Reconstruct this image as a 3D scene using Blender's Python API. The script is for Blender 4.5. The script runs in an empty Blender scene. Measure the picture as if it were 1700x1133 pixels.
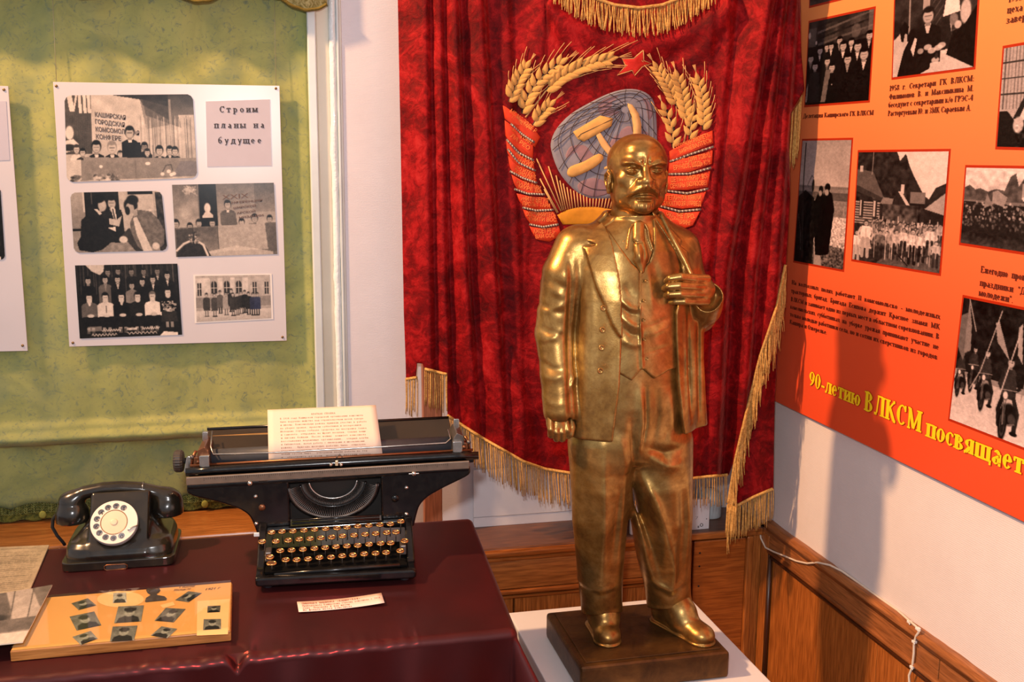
import bpy, bmesh, math, random
import numpy as np
from mathutils import Vector, Matrix, noise as mnoise

random.seed(7); np.random.seed(7)
C = bpy.context.scene.collection
scn = bpy.context.scene
PI = math.pi

# ------------------------------------------------------------------ camera
F_PX = 1742.0; EYE = 1.6
def cam_axes(yaw, p, r):
    yaw, p, r = (math.radians(a) for a in (yaw, p, r))
    fw = np.array([math.sin(yaw)*math.cos(p), math.cos(yaw)*math.cos(p), -math.sin(p)])
    ri = np.array([math.cos(yaw), -math.sin(yaw), 0.0]); dn = np.cross(fw, ri)
    c, s = math.cos(r), math.sin(r)
    return np.array([c*ri+s*dn, -s*ri+c*dn, fw])
CM = cam_axes(13.4, 10.06, -.449)
CP = np.array([0, 0, EYE])
def ray(x, y): return np.array([(x-850)/F_PX, (y-566.5)/F_PX, 1.0]) @ CM
def atz(x, y, z): d = ray(x, y); return CP + d*(z-EYE)/d[2]     # photo pixel -> point on a level plane
def aty(x, y, Y): d = ray(x, y); return CP + d*Y/d[1]           # ... on a plane parallel to the back wall
def atx(x, y, X): d = ray(x, y); return CP + d*X/d[0]           # ... on a plane parallel to the right wall
cd = bpy.data.cameras.new('camera'); cam = bpy.data.objects.new('camera', cd); C.objects.link(cam)
cd.sensor_width = 36; cd.lens = F_PX/1700*36; cd.clip_start = .02
mw = Matrix.Identity(4)
for i in range(3):
    mw[i][0] = CM[0][i]; mw[i][1] = -CM[1][i]; mw[i][2] = -CM[2][i]; mw[i][3] = CP[i]
cam.matrix_world = mw
scn.camera = cam

# ------------------------------------------------------------------ world, lights, exposure
w = bpy.data.worlds.new('world'); scn.world = w; w.use_nodes = True
w.node_tree.nodes['Background'].inputs[0].default_value = (.92, .94, 1.0, 1)
w.node_tree.nodes['Background'].inputs[1].default_value = .50
def lamp(name, kind, loc, power, color, size=.05, target=None):
    l = bpy.data.lights.new(name, kind); o = bpy.data.objects.new(name, l); C.objects.link(o)
    o.location = loc; l.energy = power; l.color = color
    if kind == 'AREA': l.size = size
    else: l.shadow_soft_size = size
    if target: o.rotation_euler = (Vector(target)-Vector(loc)).to_track_quat('-Z', 'Y').to_euler()
    return o
lamp('camera_flash', 'POINT', (-.06, .0, 1.80), 76, (1.0, .97, .97), .035)
sp = lamp('ceiling_spotlight', 'SPOT', (-2.0, 2.05, 3.6), 760, (1.0, .55, .26), .09, (1.38, 2.0, 1.45))
sp.data.spot_size = math.radians(84); sp.data.spot_blend = .85
vs = scn.view_settings
scn.display_settings.display_device = 'sRGB'
vs.view_transform = 'Standard'; vs.look = 'None'; vs.exposure = 0.17; vs.gamma = 1.0; vs.use_curve_mapping = False

# ------------------------------------------------------------------ object helpers
def link(name, me, parent=None, mat=None):
    o = bpy.data.objects.new(name, me); C.objects.link(o)
    if parent is not None: o.parent = parent
    if mat is not None and me is not None and not me.materials: me.materials.append(mat)
    return o
def tag(o, label=None, cat=None, group=None, kind=None):
    if label: o['label'] = label
    if cat: o['category'] = cat
    if group: o['group'] = group
    if kind: o['kind'] = kind
    return o
def thing(name, label, cat, loc=(0, 0, 0), rz=0, group=None):
    o = bpy.data.objects.new(name, None); C.objects.link(o); o.empty_display_size = .05
    o.location = loc; o.rotation_euler = (0, 0, rz)
    return tag(o, label, cat, group)
def dup(o, parent=None):
    c = o.copy(); C.objects.link(c)
    if parent is not None: c.parent = parent
    for ch in list(o.children): dup(ch, c)
    return c

class MB:
    """collects shapes and builds ONE mesh object"""
    def __init__(s): s.v = []; s.f = []; s.sm = []
    def add(s, vs, fs, smooth=False):
        n = len(s.v); s.v += [tuple(float(c) for c in q) for q in vs]
        s.f += [tuple(n+i for i in f) for f in fs]; s.sm += [smooth]*len(fs)
        return s
    def box(s, c, d, bev=0, rot=None):
        x, y, z = (a/2 for a in d)
        if bev <= 0:
            V = [Vector((sx*x, sy*y, sz*z)) for sx in (-1, 1) for sy in (-1, 1) for sz in (-1, 1)]
            Fc = [(0, 1, 3, 2), (4, 6, 7, 5), (0, 4, 5, 1), (2, 3, 7, 6), (0, 2, 6, 4), (1, 5, 7, 3)]
        else:
            b = min(bev, x*.98, y*.98, z*.98)
            bm = bmesh.new(); bmesh.ops.create_cube(bm, size=1)
            for q in bm.verts: q.co = Vector((q.co.x*2*x, q.co.y*2*y, q.co.z*2*z))
            bmesh.ops.bevel(bm, geom=list(bm.edges), offset=b, segments=2, affect='EDGES', profile=.5)
            bm.verts.index_update(); V = [q.co.copy() for q in bm.verts]; Fc = [tuple(q.index for q in f.verts) for f in bm.faces]; bm.free()
        R = rot if rot is not None else Matrix.Identity(3)
        c = Vector(c)
        return s.add([R @ q + c for q in V], Fc)
    def hexa(s, p):
        """8 corners: 0-3 one face, 4-7 the opposite face in the same order"""
        return s.add(p, [(0, 1, 2, 3), (7, 6, 5, 4), (0, 4, 5, 1), (1, 5, 6, 2), (2, 6, 7, 3), (3, 7, 4, 0)])
    def tube(s, pts, r, n=8, caps=True, flat=1.0, closed=False):
        pts = [Vector(p) for p in pts]; m = len(pts)
        if not hasattr(r, '__len__'): r = [r]*m
        V = []; Fc = []; up = None
        for i, p in enumerate(pts):
            if closed: t = pts[(i+1) % m]-pts[i-1]
            else: t = pts[min(i+1, m-1)]-pts[max(i-1, 0)]
            t.normalize()
            if up is None:
                up = Vector((0, 0, 1)) if abs(t.z) < .9 else Vector((0, 1, 0))
            a = t.cross(up)
            if a.length < 1e-6: a = t.orthogonal()
            a.normalize(); b = a.cross(t).normalized(); up = b
            for k in range(n):
                an = 2*PI*k/n
                V.append(p + a*math.cos(an)*r[i] + b*math.sin(an)*r[i]*flat)
        last = m if closed else m-1
        for i in range(last):
            j = (i+1) % m
            for k in range(n):
                Fc.append((i*n+k, i*n+(k+1) % n, j*n+(k+1) % n, j*n+k))
        s.add(V, Fc, True)
        if caps and not closed:
            o = len(s.v)-len(V)
            s.f += [tuple(o+k for k in reversed(range(n))), tuple(o+(m-1)*n+k for k in range(n))]; s.sm += [False]*2
        return s
    def lathe(s, prof, n=24, c=(0, 0, 0), R=None, smooth=True, sx=1, sy=1):
        """prof: list of (radius, height) about local z"""
        R = R if R is not None else Matrix.Identity(3); c = Vector(c); V = []; Fc = []
        for (r, z) in prof:
            for k in range(n):
                a = 2*PI*k/n; V.append(R @ Vector((r*math.cos(a)*sx, r*math.sin(a)*sy, z)) + c)
        for i in range(len(prof)-1):
            for k in range(n):
                Fc.append((i*n+k, i*n+(k+1) % n, (i+1)*n+(k+1) % n, (i+1)*n+k))
        if prof[0][0] > 1e-6: Fc.append(tuple(reversed(range(n))))
        if prof[-1][0] > 1e-6: Fc.append(tuple((len(prof)-1)*n+k for k in range(n)))
        return s.add(V, Fc, smooth)
    def prism(s, poly, fn, h0, h1, smooth=False):
        """poly 2D list; fn(u,v,h)->point ; extruded between h0 and h1"""
        n = len(poly); V = [fn(u, v, h0) for u, v in poly]+[fn(u, v, h1) for u, v in poly]
        Fc = [tuple(reversed(range(n))), tuple(range(n, 2*n))]+[(i, (i+1) % n, n+(i+1) % n, n+i) for i in range(n)]
        return s.add(V, Fc, smooth)
    def grid(s, P, smooth=True, flip=False):
        """P array [rows][cols][3]"""
        P = np.asarray(P); r, c = P.shape[:2]; Fc = []
        for i in range(r-1):
            for j in range(c-1):
                q = (i*c+j, i*c+j+1, (i+1)*c+j+1, (i+1)*c+j)
                Fc.append(q if not flip else q[::-1])
        return s.add(P.reshape(-1, 3), Fc, smooth)
    def mesh(s, name):
        me = bpy.data.meshes.new(name); me.from_pydata(s.v, [], s.f); me.update()
        me.polygons.foreach_set('use_smooth', s.sm); return me
    def build(s, name, mat=None, parent=None, bev=0, seg=2, auto=None, fix=True):
        me = s.mesh(name)
        if fix:
            bm = bmesh.new(); bm.from_mesh(me); bmesh.ops.recalc_face_normals(bm, faces=bm.faces); bm.to_mesh(me); bm.free()
        o = link(name, me, parent, mat)
        if bev:
            m = o.modifiers.new('bevel', 'BEVEL'); m.width = bev; m.segments = seg; m.limit_method = 'ANGLE'; m.angle_limit = math.radians(40)
        return o

# ------------------------------------------------------------------ materials
def srgb(r, g, b):
    f = lambda c: ((c/255+.055)/1.055)**2.4 if c > 10 else c/255/12.92
    return (f(r), f(g), f(b), 1)
class NT:
    def __init__(s, name):
        s.m = bpy.data.materials.new(name); s.m.use_nodes = True; s.t = s.m.node_tree
        s.b = s.t.nodes['Principled BSDF']; s.coord = None
    def n(s, typ, **kw):
        q = s.t.nodes.new(typ)
        for k, v in kw.items():
            if k.startswith('i_'):
                key = k[2:]; key = int(key) if key.isdigit() else key.replace('_', ' ')
                q.inputs[key].default_value = v
            else: setattr(q, k, v)
        return q
    def l(s, a, b): s.t.links.new(a, b)
    def obj(s, scale=None):
        if s.coord is None: s.coord = s.n('ShaderNodeTexCoord')
        out = s.coord.outputs['Object']
        if scale is not None:
            mp = s.n('ShaderNodeMapping'); mp.inputs['Scale'].default_value = scale; s.l(out, mp.inputs[0]); return mp.outputs[0]
        return out
    def noise(s, scale, detail=4, rough=.55, dist=0, vec=None):
        q = s.n('ShaderNodeTexNoise'); q.inputs['Scale'].default_value = scale; q.inputs['Detail'].default_value = detail
        q.inputs['Roughness'].default_value = rough; q.inputs['Distortion'].default_value = dist
        s.l(vec if vec is not None else s.obj(), q.inputs['Vector']); return q.outputs['Fac']
    def ramp(s, fac, stops, interp='LINEAR'):
        q = s.n('ShaderNodeValToRGB'); e = q.color_ramp.elements; q.color_ramp.interpolation = interp
        while len(e) < len(stops): e.new(.5)
        for i, (p, c) in enumerate(stops): e[i].position = p; e[i].color = c
        s.l(fac, q.inputs[0]); return q.outputs[0]
    def mix(s, fac, a, b, mode='MIX'):
        q = s.n('ShaderNodeMix', data_type='RGBA', blend_type=mode)
        for i, val in ((0, fac), (6, a), (7, b)):
            if hasattr(val, 'links'): s.l(val, q.inputs[i])
            else: q.inputs[i].default_value = val
        return q.outputs[2]
    def math(s, op, a, b=0.0):
        q = s.n('ShaderNodeMath', operation=op)
        for i, val in ((0, a), (1, b)):
            if hasattr(val, 'links'): s.l(val, q.inputs[i])
            else: q.inputs[i].default_value = val
        return q.outputs[0]
    def bump(s, h, strength=.3, dist=.002, normal=None):
        q = s.n('ShaderNodeBump'); q.inputs['Strength'].default_value = strength; q.inputs['Distance'].default_value = dist
        s.l(h, q.inputs['Height'])
        if normal is not None: s.l(normal, q.inputs['Normal'])
        s.l(q.outputs[0], s.b.inputs['Normal']); return q.outputs[0]
    def set(s, **kw):
        names = dict(color='Base Color', rough='Roughness', metal='Metallic', spec='Specular IOR Level', coat='Coat Weight', coat_rough='Coat Roughness',
                     sheen='Sheen Weight', sheen_rough='Sheen Roughness', sheen_tint='Sheen Tint', trans='Transmission Weight', ior='IOR', emit='Emission Color', emit_s='Emission Strength', alpha='Alpha', aniso='Anisotropic')
        for k, v in kw.items():
            i = s.b.inputs[names[k]]
            if hasattr(v, 'links'): s.l(v, i)
            else: i.default_value = v
        return s
def plain(name, col, rough=.5, metal=0, vary=.12, scale=30, bump=0, **kw):
    t = NT(name); n = t.noise(scale, 5)
    dark = tuple(c*(1-vary) for c in col[:3])+(1,); lite = tuple(min(1, c*(1+vary)) for c in col[:3])+(1,)
    t.set(color=t.ramp(n, [(.3, dark), (.7, lite)]), rough=rough, metal=metal, **kw)
    if bump: t.bump(n, bump, .001)
    return t.m
def attr_mat(name, rough=.4, spec=.5, coat=0):
    """flat print: the colour stored on the print's own mesh"""
    t = NT(name); a = t.n('ShaderNodeVertexColor', layer_name='print')
    t.set(color=a.outputs[0], rough=rough, spec=spec, coat=coat); return t.m

# ------------------------------------------------------------------ lettering
def text_mesh(body, bold=0.0):
    cu = bpy.data.curves.new('lettering', 'FONT'); cu.body = body; cu.size = 1; cu.resolution_u = 2; cu.offset = bold
    o = bpy.data.objects.new('tmp', cu); C.objects.link(o)
    dg = bpy.context.evaluated_depsgraph_get()
    me = bpy.data.meshes.new_from_object(o.evaluated_get(dg))
    bpy.data.objects.remove(o); bpy.data.curves.remove(cu)
    V = np.array([v.co[:] for v in me.vertices]).reshape(-1, 3); Fc = [tuple(p.vertices) for p in me.polygons]
    bpy.data.meshes.remove(me); return V, Fc
def put_text(mb, body, p0, p1, height, up=(0, 0, 1), off=None, bold=.012, slant=0):
    """text from baseline start p0 to baseline end p1, cap height given, drawn into mb"""
    V, Fc = text_mesh(body, bold)
    if not len(V): return
    p0 = np.asarray(p0, float); p1 = np.asarray(p1, float); up = np.asarray(up, float)
    x0, x1 = V[:, 0].min(), V[:, 0].max(); u = (V[:, 0]-x0)/(x1-x0); v = V[:, 1]/.73*height
    P = p0 + np.outer(u, p1-p0) + np.outer(v, up)
    if off is not None: P = P+np.asarray(off)
    mb.add(P, Fc)

# ------------------------------------------------------------------ 2-D painter for flat prints
class Paint:
    def __init__(s, w, h, bg=200):
        s.w, s.h = w, h; s.a = np.zeros((h, w, 3)); s.a[:] = np.array(bg if hasattr(bg, '__len__') else [bg]*3)
        s.Y, s.X = np.mgrid[0:h, 0:w]; s.X = (s.X+.5)/w*100; s.Y = (s.Y+.5)/h*100      # 0..100 both ways
    def col(s, c): return np.array(c if hasattr(c, '__len__') else [c]*3, float)
    def put(s, m, c, al=1):
        m = np.clip(m, 0, 1)[..., None]*al; s.a = s.a*(1-m)+s.col(c)*m; return s
    def ell(s, x, y, rx, ry, c, al=1, soft=.25):
        d = np.sqrt(((s.X-x)/rx)**2+((s.Y-y)/ry)**2); return s.put((1-d)/soft+.5, c, al)
    def rect(s, x0, y0, x1, y1, c, al=1): return s.put(((s.X > x0) & (s.X < x1) & (s.Y > y0) & (s.Y < y1)).astype(float), c, al)
    def poly(s, pts, c, al=1):
        m = np.zeros(s.X.shape, bool); n = len(pts)
        for i in range(n):
            (x0, y0), (x1, y1) = pts[i], pts[(i+1) % n]
            if y0 == y1: continue
            k = ((s.Y > min(y0, y1)) & (s.Y <= max(y0, y1))) & (s.X < x0+(s.Y-y0)*(x1-x0)/(y1-y0)); m ^= k
        return s.put(m.astype(float), c, al)
    def line(s, pts, wd, c, al=1):
        for (x0, y0), (x1, y1) in zip(pts[:-1], pts[1:]):
            dx, dy = x1-x0, y1-y0; L = dx*dx+dy*dy+1e-9
            t = np.clip(((s.X-x0)*dx+(s.Y-y0)*dy)/L, 0, 1)
            d = np.hypot((s.X-x0-t*dx)*s.w/100, (s.Y-y0-t*dy)*s.h/100)/(s.w/100); s.put((wd/2-d)/.5+.5, c, al)
        return s
    def grad(s, y0, c0, y1, c1, x0=0, x1=100):
        t = np.clip((s.Y-y0)/(y1-y0), 0, 1)[..., None]; m = ((s.X >= x0) & (s.X <= x1) & (s.Y >= y0) & (s.Y <= y1))[..., None]
        s.a = np.where(m, s.col(c0)*(1-t)+s.col(c1)*t, s.a); return s
    def grain(s, amp, cells=0, y0=0, y1=100, x0=0, x1=100, seed=1):
        r = np.random.RandomState(seed)
        if cells:
            g = r.rand(int(cells*s.h/s.w)+2, cells+2); yi = (s.Y/100*(g.shape[0]-1.01)); xi = (s.X/100*(g.shape[1]-1.01))
            y_ = yi.astype(int); x_ = xi.astype(int); fy = yi-y_; fx = xi-x_
            n = g[y_, x_]*(1-fy)*(1-fx)+g[y_+1, x_]*fy*(1-fx)+g[y_, x_+1]*(1-fy)*fx+g[y_+1, x_+1]*fy*fx
        else: n = r.rand(s.h, s.w)
        m = (s.X >= x0) & (s.X <= x1) & (s.Y >= y0) & (s.Y <= y1)
        s.a += ((n-.5)*2*amp*m)[..., None]; return s
    def person(s, x, y, hs, suit=30, face=190, hair=30, bw=2.2, body=4.5, shirt=None, asp=None):
        """head centre x,y; hs = head half height (in y units)"""
        k = s.h/s.w if asp is None else asp; rx = hs*k*.78
        s.poly([(x-rx*bw, y+hs*body), (x-rx*bw, y+hs*2.0), (x-rx*bw*.8, y+hs*1.5), (x-rx*.5, y+hs*1.1), (x+rx*.5, y+hs*1.1), (x+rx*bw*.8, y+hs*1.5), (x+rx*bw, y+hs*2.0), (x+rx*bw, y+hs*body)], suit)
        if shirt is not None: s.poly([(x-rx*.55, y+hs*1.0), (x+rx*.55, y+hs*1.0), (x, y+hs*2.8)], shirt)
        s.rect(x-rx*.45, y+hs*.5, x+rx*.45, y+hs*1.3, face*.8)
        s.ell(x, y-hs*.12, rx*1.06, hs*1.04, hair); s.ell(x, y+hs*.12, rx*.86, hs*.84, face)
        s.ell(x, y-hs*.72, rx*.8, hs*.36, hair); s.rect(x-rx*.6, y-.02*hs, x+rx*.6, y+hs*.12, face*.55, .7); s.rect(x-rx*.3, y+hs*.5, x+rx*.3, y+hs*.6, face*.6, .7)
        return s
def print_mesh(name, pt, fn, mat, parent, tint=(1, .97, .93), corner=0):
    """pt painted picture laid on fn(u,v) (u right, v down, 0..1): a grid of small coloured cells"""
    b_ = np.pad(pt.a, ((1, 1), (1, 1), (0, 0)), 'edge'); pt.a = pt.a*.5+.125*(b_[:-2, 1:-1]+b_[2:, 1:-1]+b_[1:-1, :-2]+b_[1:-1, 2:]); pt.grain(9, 34, seed=77).grain(5, 0, seed=78)
    pt.a = np.clip((np.clip(pt.a, 0, 255)/255)**1.18*1.06-.035, 0, 1)*255
    h, w = pt.h, pt.w; us = np.linspace(0, 1, w+1); vv = np.linspace(0, 1, h+1)
    P = np.array([[fn(u, v) for u in us] for v in vv]).reshape(-1, 3)
    i = np.arange(h)[:, None]*(w+1)+np.arange(w)[None]; q = np.stack([i, i+w+1, i+w+2, i+1], -1).reshape(-1, 4)
    col = np.clip(pt.a*np.array(tint), 0, 255).reshape(-1, 3)/255
    if corner:
        rad = corner*min(w, h); yy, xx = np.mgrid[0:h, 0:w]; dx = np.maximum(rad-np.minimum(xx+.5, w-xx-.5), 0); dy = np.maximum(rad-np.minimum(yy+.5, h-yy-.5), 0)
        keep = (np.hypot(dx, dy) < rad).reshape(-1); q = q[keep]; col = col[keep]
    me = bpy.data.meshes.new(name); me.vertices.add(len(P)); me.vertices.foreach_set('co', P.ravel())
    me.loops.add(len(q)*4); me.polygons.add(len(q)); me.loops.foreach_set('vertex_index', q.ravel().astype(np.int32))
    me.polygons.foreach_set('loop_start', np.arange(len(q), dtype=np.int32)*4); me.update(calc_edges=True)
    lin = np.where(col <= .04045, col/12.92, ((col+.055)/1.055)**2.4)
    a = me.color_attributes.new('print', 'FLOAT_COLOR', 'CORNER')
    a.data.foreach_set('color', np.repeat(np.c_[lin, np.ones(len(lin))], 4, axis=0).astype(np.float32).ravel())
    me.validate()
    return link(name, me, parent, mat)
def bil(q):
    a, b, c, d = [np.asarray(p, float) for p in q]      # TL TR BR BL
    return lambda u, v: (a*(1-u)+b*u)*(1-v)+(d*(1-u)+c*u)*v
# ================================================================== the room
YB, XR, LZ = 2.82, 1.39, .55          # back wall, right wall, ledge height
def wall_mat(name, c, ribs):
    t = NT(name); n = t.noise(14, 6, .6); n2 = t.noise(260, 3)
    t.set(color=t.ramp(n, [(.3, tuple(x*.95 for x in c[:3])+(1,)), (.7, c)]), rough=.62, spec=.25)
    wv = t.n('ShaderNodeTexWave', wave_type='BANDS', bands_direction='Z', i_Scale=ribs, i_Distortion=2.2, i_Detail=2.0, i_Detail_Scale=3.0)
    t.l(t.obj(), wv.inputs['Vector'])
    h = t.math('ADD', t.math('MULTIPLY', wv.outputs['Fac'], .55), n2); t.bump(h, .28, .0012); return t.m
M_wall = wall_mat('white_wallpaper', srgb(226, 219, 224), 95)
def wood_mat(name, a, b, axis='Z', rough=.34, dark=None, scale=1.0, coat=.15):
    t = NT(name); sc = {'X': (2.2, 34, 34), 'Y': (34, 2.2, 34), 'Z': (34, 34, 2.2)}[axis]
    v = t.obj(tuple(q*scale for q in sc)); g = t.noise(1.6, 7, .62, .6, v); f = t.noise(7, 4, .5, .2, v); big = t.noise(3.5, 2)
    base = t.ramp(g, [(.25, a), (.72, b)]); col = t.mix(t.ramp(f, [(.35, (0, 0, 0, 1)), (.62, (1, 1, 1, 1))]), dark or tuple(q*.68 for q in a[:3])+(1,), base)
    col = t.mix(t.math('MULTIPLY', big, .35), col, tuple(q*.8 for q in a[:3])+(1,))
    t.set(color=col, rough=rough, coat=coat, coat_rough=.25); t.bump(f, .12, .001); return t.m
WA, WB = srgb(162, 90, 36), srgb(210, 128, 60)
M_wood_v = wood_mat('varnished_oak_vertical', WA, WB, 'Z'); M_wood_x = wood_mat('varnished_oak_along', WA, WB, 'X'); M_wood_y = wood_mat('varnished_oak_rail', srgb(150, 90, 48), srgb(186, 118, 68), 'Y')
M_wood_top = wood_mat('worn_ledge_top', srgb(92, 56, 34), srgb(128, 80, 50), 'X', .42)
M_floor = wood_mat('floor_boards', srgb(95, 55, 30), srgb(135, 85, 50), 'Y')
M_dark = plain('dark_gap', (.012, .008, .006, 1), .8)

o = MB().box((0, .5, -.02), (5.2, 5.2, .04)).build('floor', M_floor); tag(o, kind='structure')
o = MB().box((0, .5, 4.22), (5.2, 5.2, .04)).build('ceiling', plain('ceiling_paint', srgb(235, 232, 228), .8)); tag(o, kind='structure')
XW = .215                                    # right jamb of the window
o = MB().box(((XW+1.6)/2, YB+.06, 2.1), (1.6-XW, .12, 4.2)).box((-1.3, YB+.16, 2.1), (2*(XW+1.3), .06, 4.2)).build('wall_back', M_wall); tag(o, kind='structure')
o = MB().box((XR+.05, .55, 2.1), (.10, 4.55, 4.2)).build('wall_right', wall_mat('peach_wallpaper', srgb(226, 216, 216), 70)); tag(o, kind='structure')

# ---- white painted window casing beside the green curtain
M_white = plain('old_white_paint', srgb(206, 214, 214), .3, 0, .07, 9)
t = NT('thick_gloss_paint'); nn = t.noise(55, 5, .7); t.set(color=srgb(226, 234, 236), rough=.12, coat=.6); t.bump(nn, .55, .006); M_gloss = t.m
win = tag(bpy.data.objects.new('window_1', None), kind='structure'); C.objects.link(win)
def strip(name, x0, x1, y0, y1, mat, z0=.55, z1=3.0, bev=.003, seg=1):
    return MB().box(((x0+x1)/2, (y0+y1)/2, (z0+z1)/2), (x1-x0, y1-y0, z1-z0)).build(name, mat, win, bev)
strip('casing_board', .128, .150, YB-.004, YB+.1, M_white)
strip('casing_board', .150, .185, YB+.006, YB+.1, plain('cream_paint', srgb(214, 206, 186), .4, 0, .06, 9))
# lumpy glossy bead with an uneven edge
bead = []
zz = np.linspace(.55, 3.0, 160)
for z in zz:
    e = .004*mnoise.noise((0, 0, z*9))+.003*mnoise.noise((3, 0, z*31))
    row = []
    for k in range(9):
        a = PI*k/8; row.append((.192+e*.5-(.0095+abs(e)*.5)*math.cos(a), YB+.005-.011*math.sin(a), z))
    bead.append(row)
MB().grid(bead).build('painted_bead', M_gloss, win)
strip('casing_edge', .201, .208, YB-.006, YB+.1, M_white, bev=.002)
strip('casing_edge', .208, XW, YB-.001, YB+.1, plain('warm_white_paint', srgb(212, 206, 196), .4, 0, .06, 9), bev=.002)
strip('sash_rail', -1.6, .128, YB+.05, YB+.10, M_white, .85, .93)
MB().box((-.7, YB+.115, 1.9), (1.66, .006, 2.2)).build('pane', plain('old_window_glass', srgb(150, 160, 160), .1, 0, .05), win)

seg0 = MB().box(((-1.6+XW)/2, 2.80, .611), (1.6+XW, .22, .034)).build('window_sill', wood_mat('bright_sill', srgb(160, 96, 42), srgb(196, 128, 64), 'X', .3), win, .006)
# ---- oak ledge and wainscot along the back wall
tr = tag(bpy.data.objects.new('trim_1', None), kind='structure'); C.objects.link(tr)
def seg(name, x0, x1, y0, y1, z0, z1, mat, bev=.003, par=None): return MB().box(((x0+x1)/2, (y0+y1)/2, (z0+z1)/2), (x1-x0, y1-y0, z1-z0)).build(name, mat, par or tr, bev)
YF = 2.632
seg('ledge_board', -1.6, XR, YF, YB+.02, LZ-.022, LZ, M_wood_top, .004)
MB().tube([(-1.6, YF-.002, LZ-.014), (1.15, YF-.002, LZ-.014)], .011, 10).build('nosing', M_wood_x, tr)
MB().tube([(-1.6, YF+.008, LZ-.034), (1.15, YF+.008, LZ-.034)], .007, 8).build('cove_bead', M_wood_x, tr)
XS = 1.135
for a, b in ((-1.6, -.32), (-.316, .36), (.364, 1.02), (1.024, XS)):
    seg('fascia_board', a, b, YF+.012, YF+.04, .425, LZ-.03, M_wood_x, .002)
MB().tube([(-1.6, YF+.008, .418), (XS, YF+.008, .418)], .008, 8).build('lower_bead', M_wood_x, tr)
MB().tube([(-1.6, YF+.012, .402), (XS, YF+.012, .402)], .005, 8).build('lower_bead', M_wood_x, tr)
for a, b in ((-1.6, -1.0), (-.996, -.4), (-.396, .2), (.204, .64), (.644, .93), (.934, XS)):
    seg('wainscot_board', a, b, YF+.016, YF+.04, .02, .398, M_wood_v, .002)
seg('wainscot_back', -1.6, XR, YF+.042, YB, .0, LZ-.025, M_dark, 0)
# cabinet door at the right end of the ledge
seg('edge_strip', XS+.003, XS+.021, YF-.004, YF+.03, .02, LZ-.024, M_wood_v, .003)
seg('dark_slot', XS+.021, XS+.030, YF+.02, YF+.04, .02, LZ-.024, M_dark, 0)
dr = seg('cabinet_door', XS+.030, XR-.065, YF+.004, YF+.03, .02, LZ-.028, wood_mat('oak_door', srgb(164, 84, 30), srgb(198, 112, 46), 'X', .3), .003)
nb = MB()
for dz in (.035, .075, .135): nb.lathe([(0, 0), (.0028, 0), (.0028, .001), (0, .001)], 10, (XS+.048, YF+.004, LZ-.028-dz), Matrix.Rotation(PI/2, 3, 'X'))
nb.build('screw_hole', M_dark, dr)
seg('edge_strip', XR-.065, XR-.045, YF-.006, YF+.03, .02, LZ-.022, M_wood_v, .004)
seg('edge_strip', XR-.045, XR-.017, YF+.002, YF+.03, .02, LZ-.0, M_wood_v, .003)
seg('ledge_lip', XS, XR-.02, YF-.008, YF+.004, LZ-.02, LZ, M_wood_x, .003)

# ---- wainscot on the right wall
tw = tag(bpy.data.objects.new('trim_2', None), kind='structure'); C.objects.link(tw)
def rs(name, y0, y1, x0, z0, z1, mat, bev=.003): return MB().box(((x0+XR)/2, (y0+y1)/2, (z0+z1)/2), (XR-x0, y1-y0, z1-z0)).build(name, mat, tw, bev)
CZ = .578
# wavy top edge: the wallpaper hangs unevenly over the cap rail
cap = MB(); ys = np.linspace(YF-.02, -1.4, 220); P = []
for y in ys:
    e = .0035*mnoise.noise((y*7, 1, 0))+.0016*mnoise.noise((y*23, 2, 0))
    P.append([(XR, y, CZ+e), (XR-.012, y, CZ-.001+e*.6), (XR-.022, y, CZ-.007), (XR-.025, y, CZ-.014), (XR-.021, y, CZ-.020), (XR-.017, y, CZ-.022), (XR-.017, y, CZ-.03), (XR, y, CZ-.03)])
cap.grid(P).build('cap_rail', M_wood_y, tw)
PZ = .495                                     # top of the recessed panels
for a, b in ((1.815, YF+.03), (1.25, 1.812), (.4, 1.247), (-1.4, .397)): rs('top_rail', a, b, XR-.017, PZ, CZ-.028, M_wood_y, .002)
rs('stile', YF-.042, YF+.0, XR-.020, .0, PZ+.045, M_wood_v, .002)
rs('stile', .94, 1.0, XR-.017, .0, PZ, M_wood_v, .002); rs('stile', .2, .26, XR-.017, .0, PZ, M_wood_v, .002)
MB().tube([(XR-.016, YF-.042, PZ), (XR-.016, 1.0, PZ)], .0075, 8).build('panel_moulding', M_wood_y, tw)
MB().tube([(XR-.014, YF-.042, PZ-.014), (XR-.014, 1.0, PZ-.014)], .0055, 8).build('panel_moulding', wood_mat('dark_moulding', srgb(70, 34, 12), srgb(105, 55, 22), 'Y'), tw)
MB().tube([(XR-.014, YF-.048, PZ), (XR-.014, YF-.048, 0)], .007, 8).build('panel_moulding', wood_mat('dark_moulding_upright', srgb(58, 28, 12), srgb(85, 42, 18), 'Z'), tw)
for k in range(6): rs('panel', YF-.05-.265*(k+1)+.0015, YF-.05-.265*k, XR-.007, 0, PZ-.004, M_wood_v, .001)
rs('panel', -1.4, YF-.05-.265*6, XR-.006, 0, PZ-.004, M_wood_v, .001)

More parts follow.
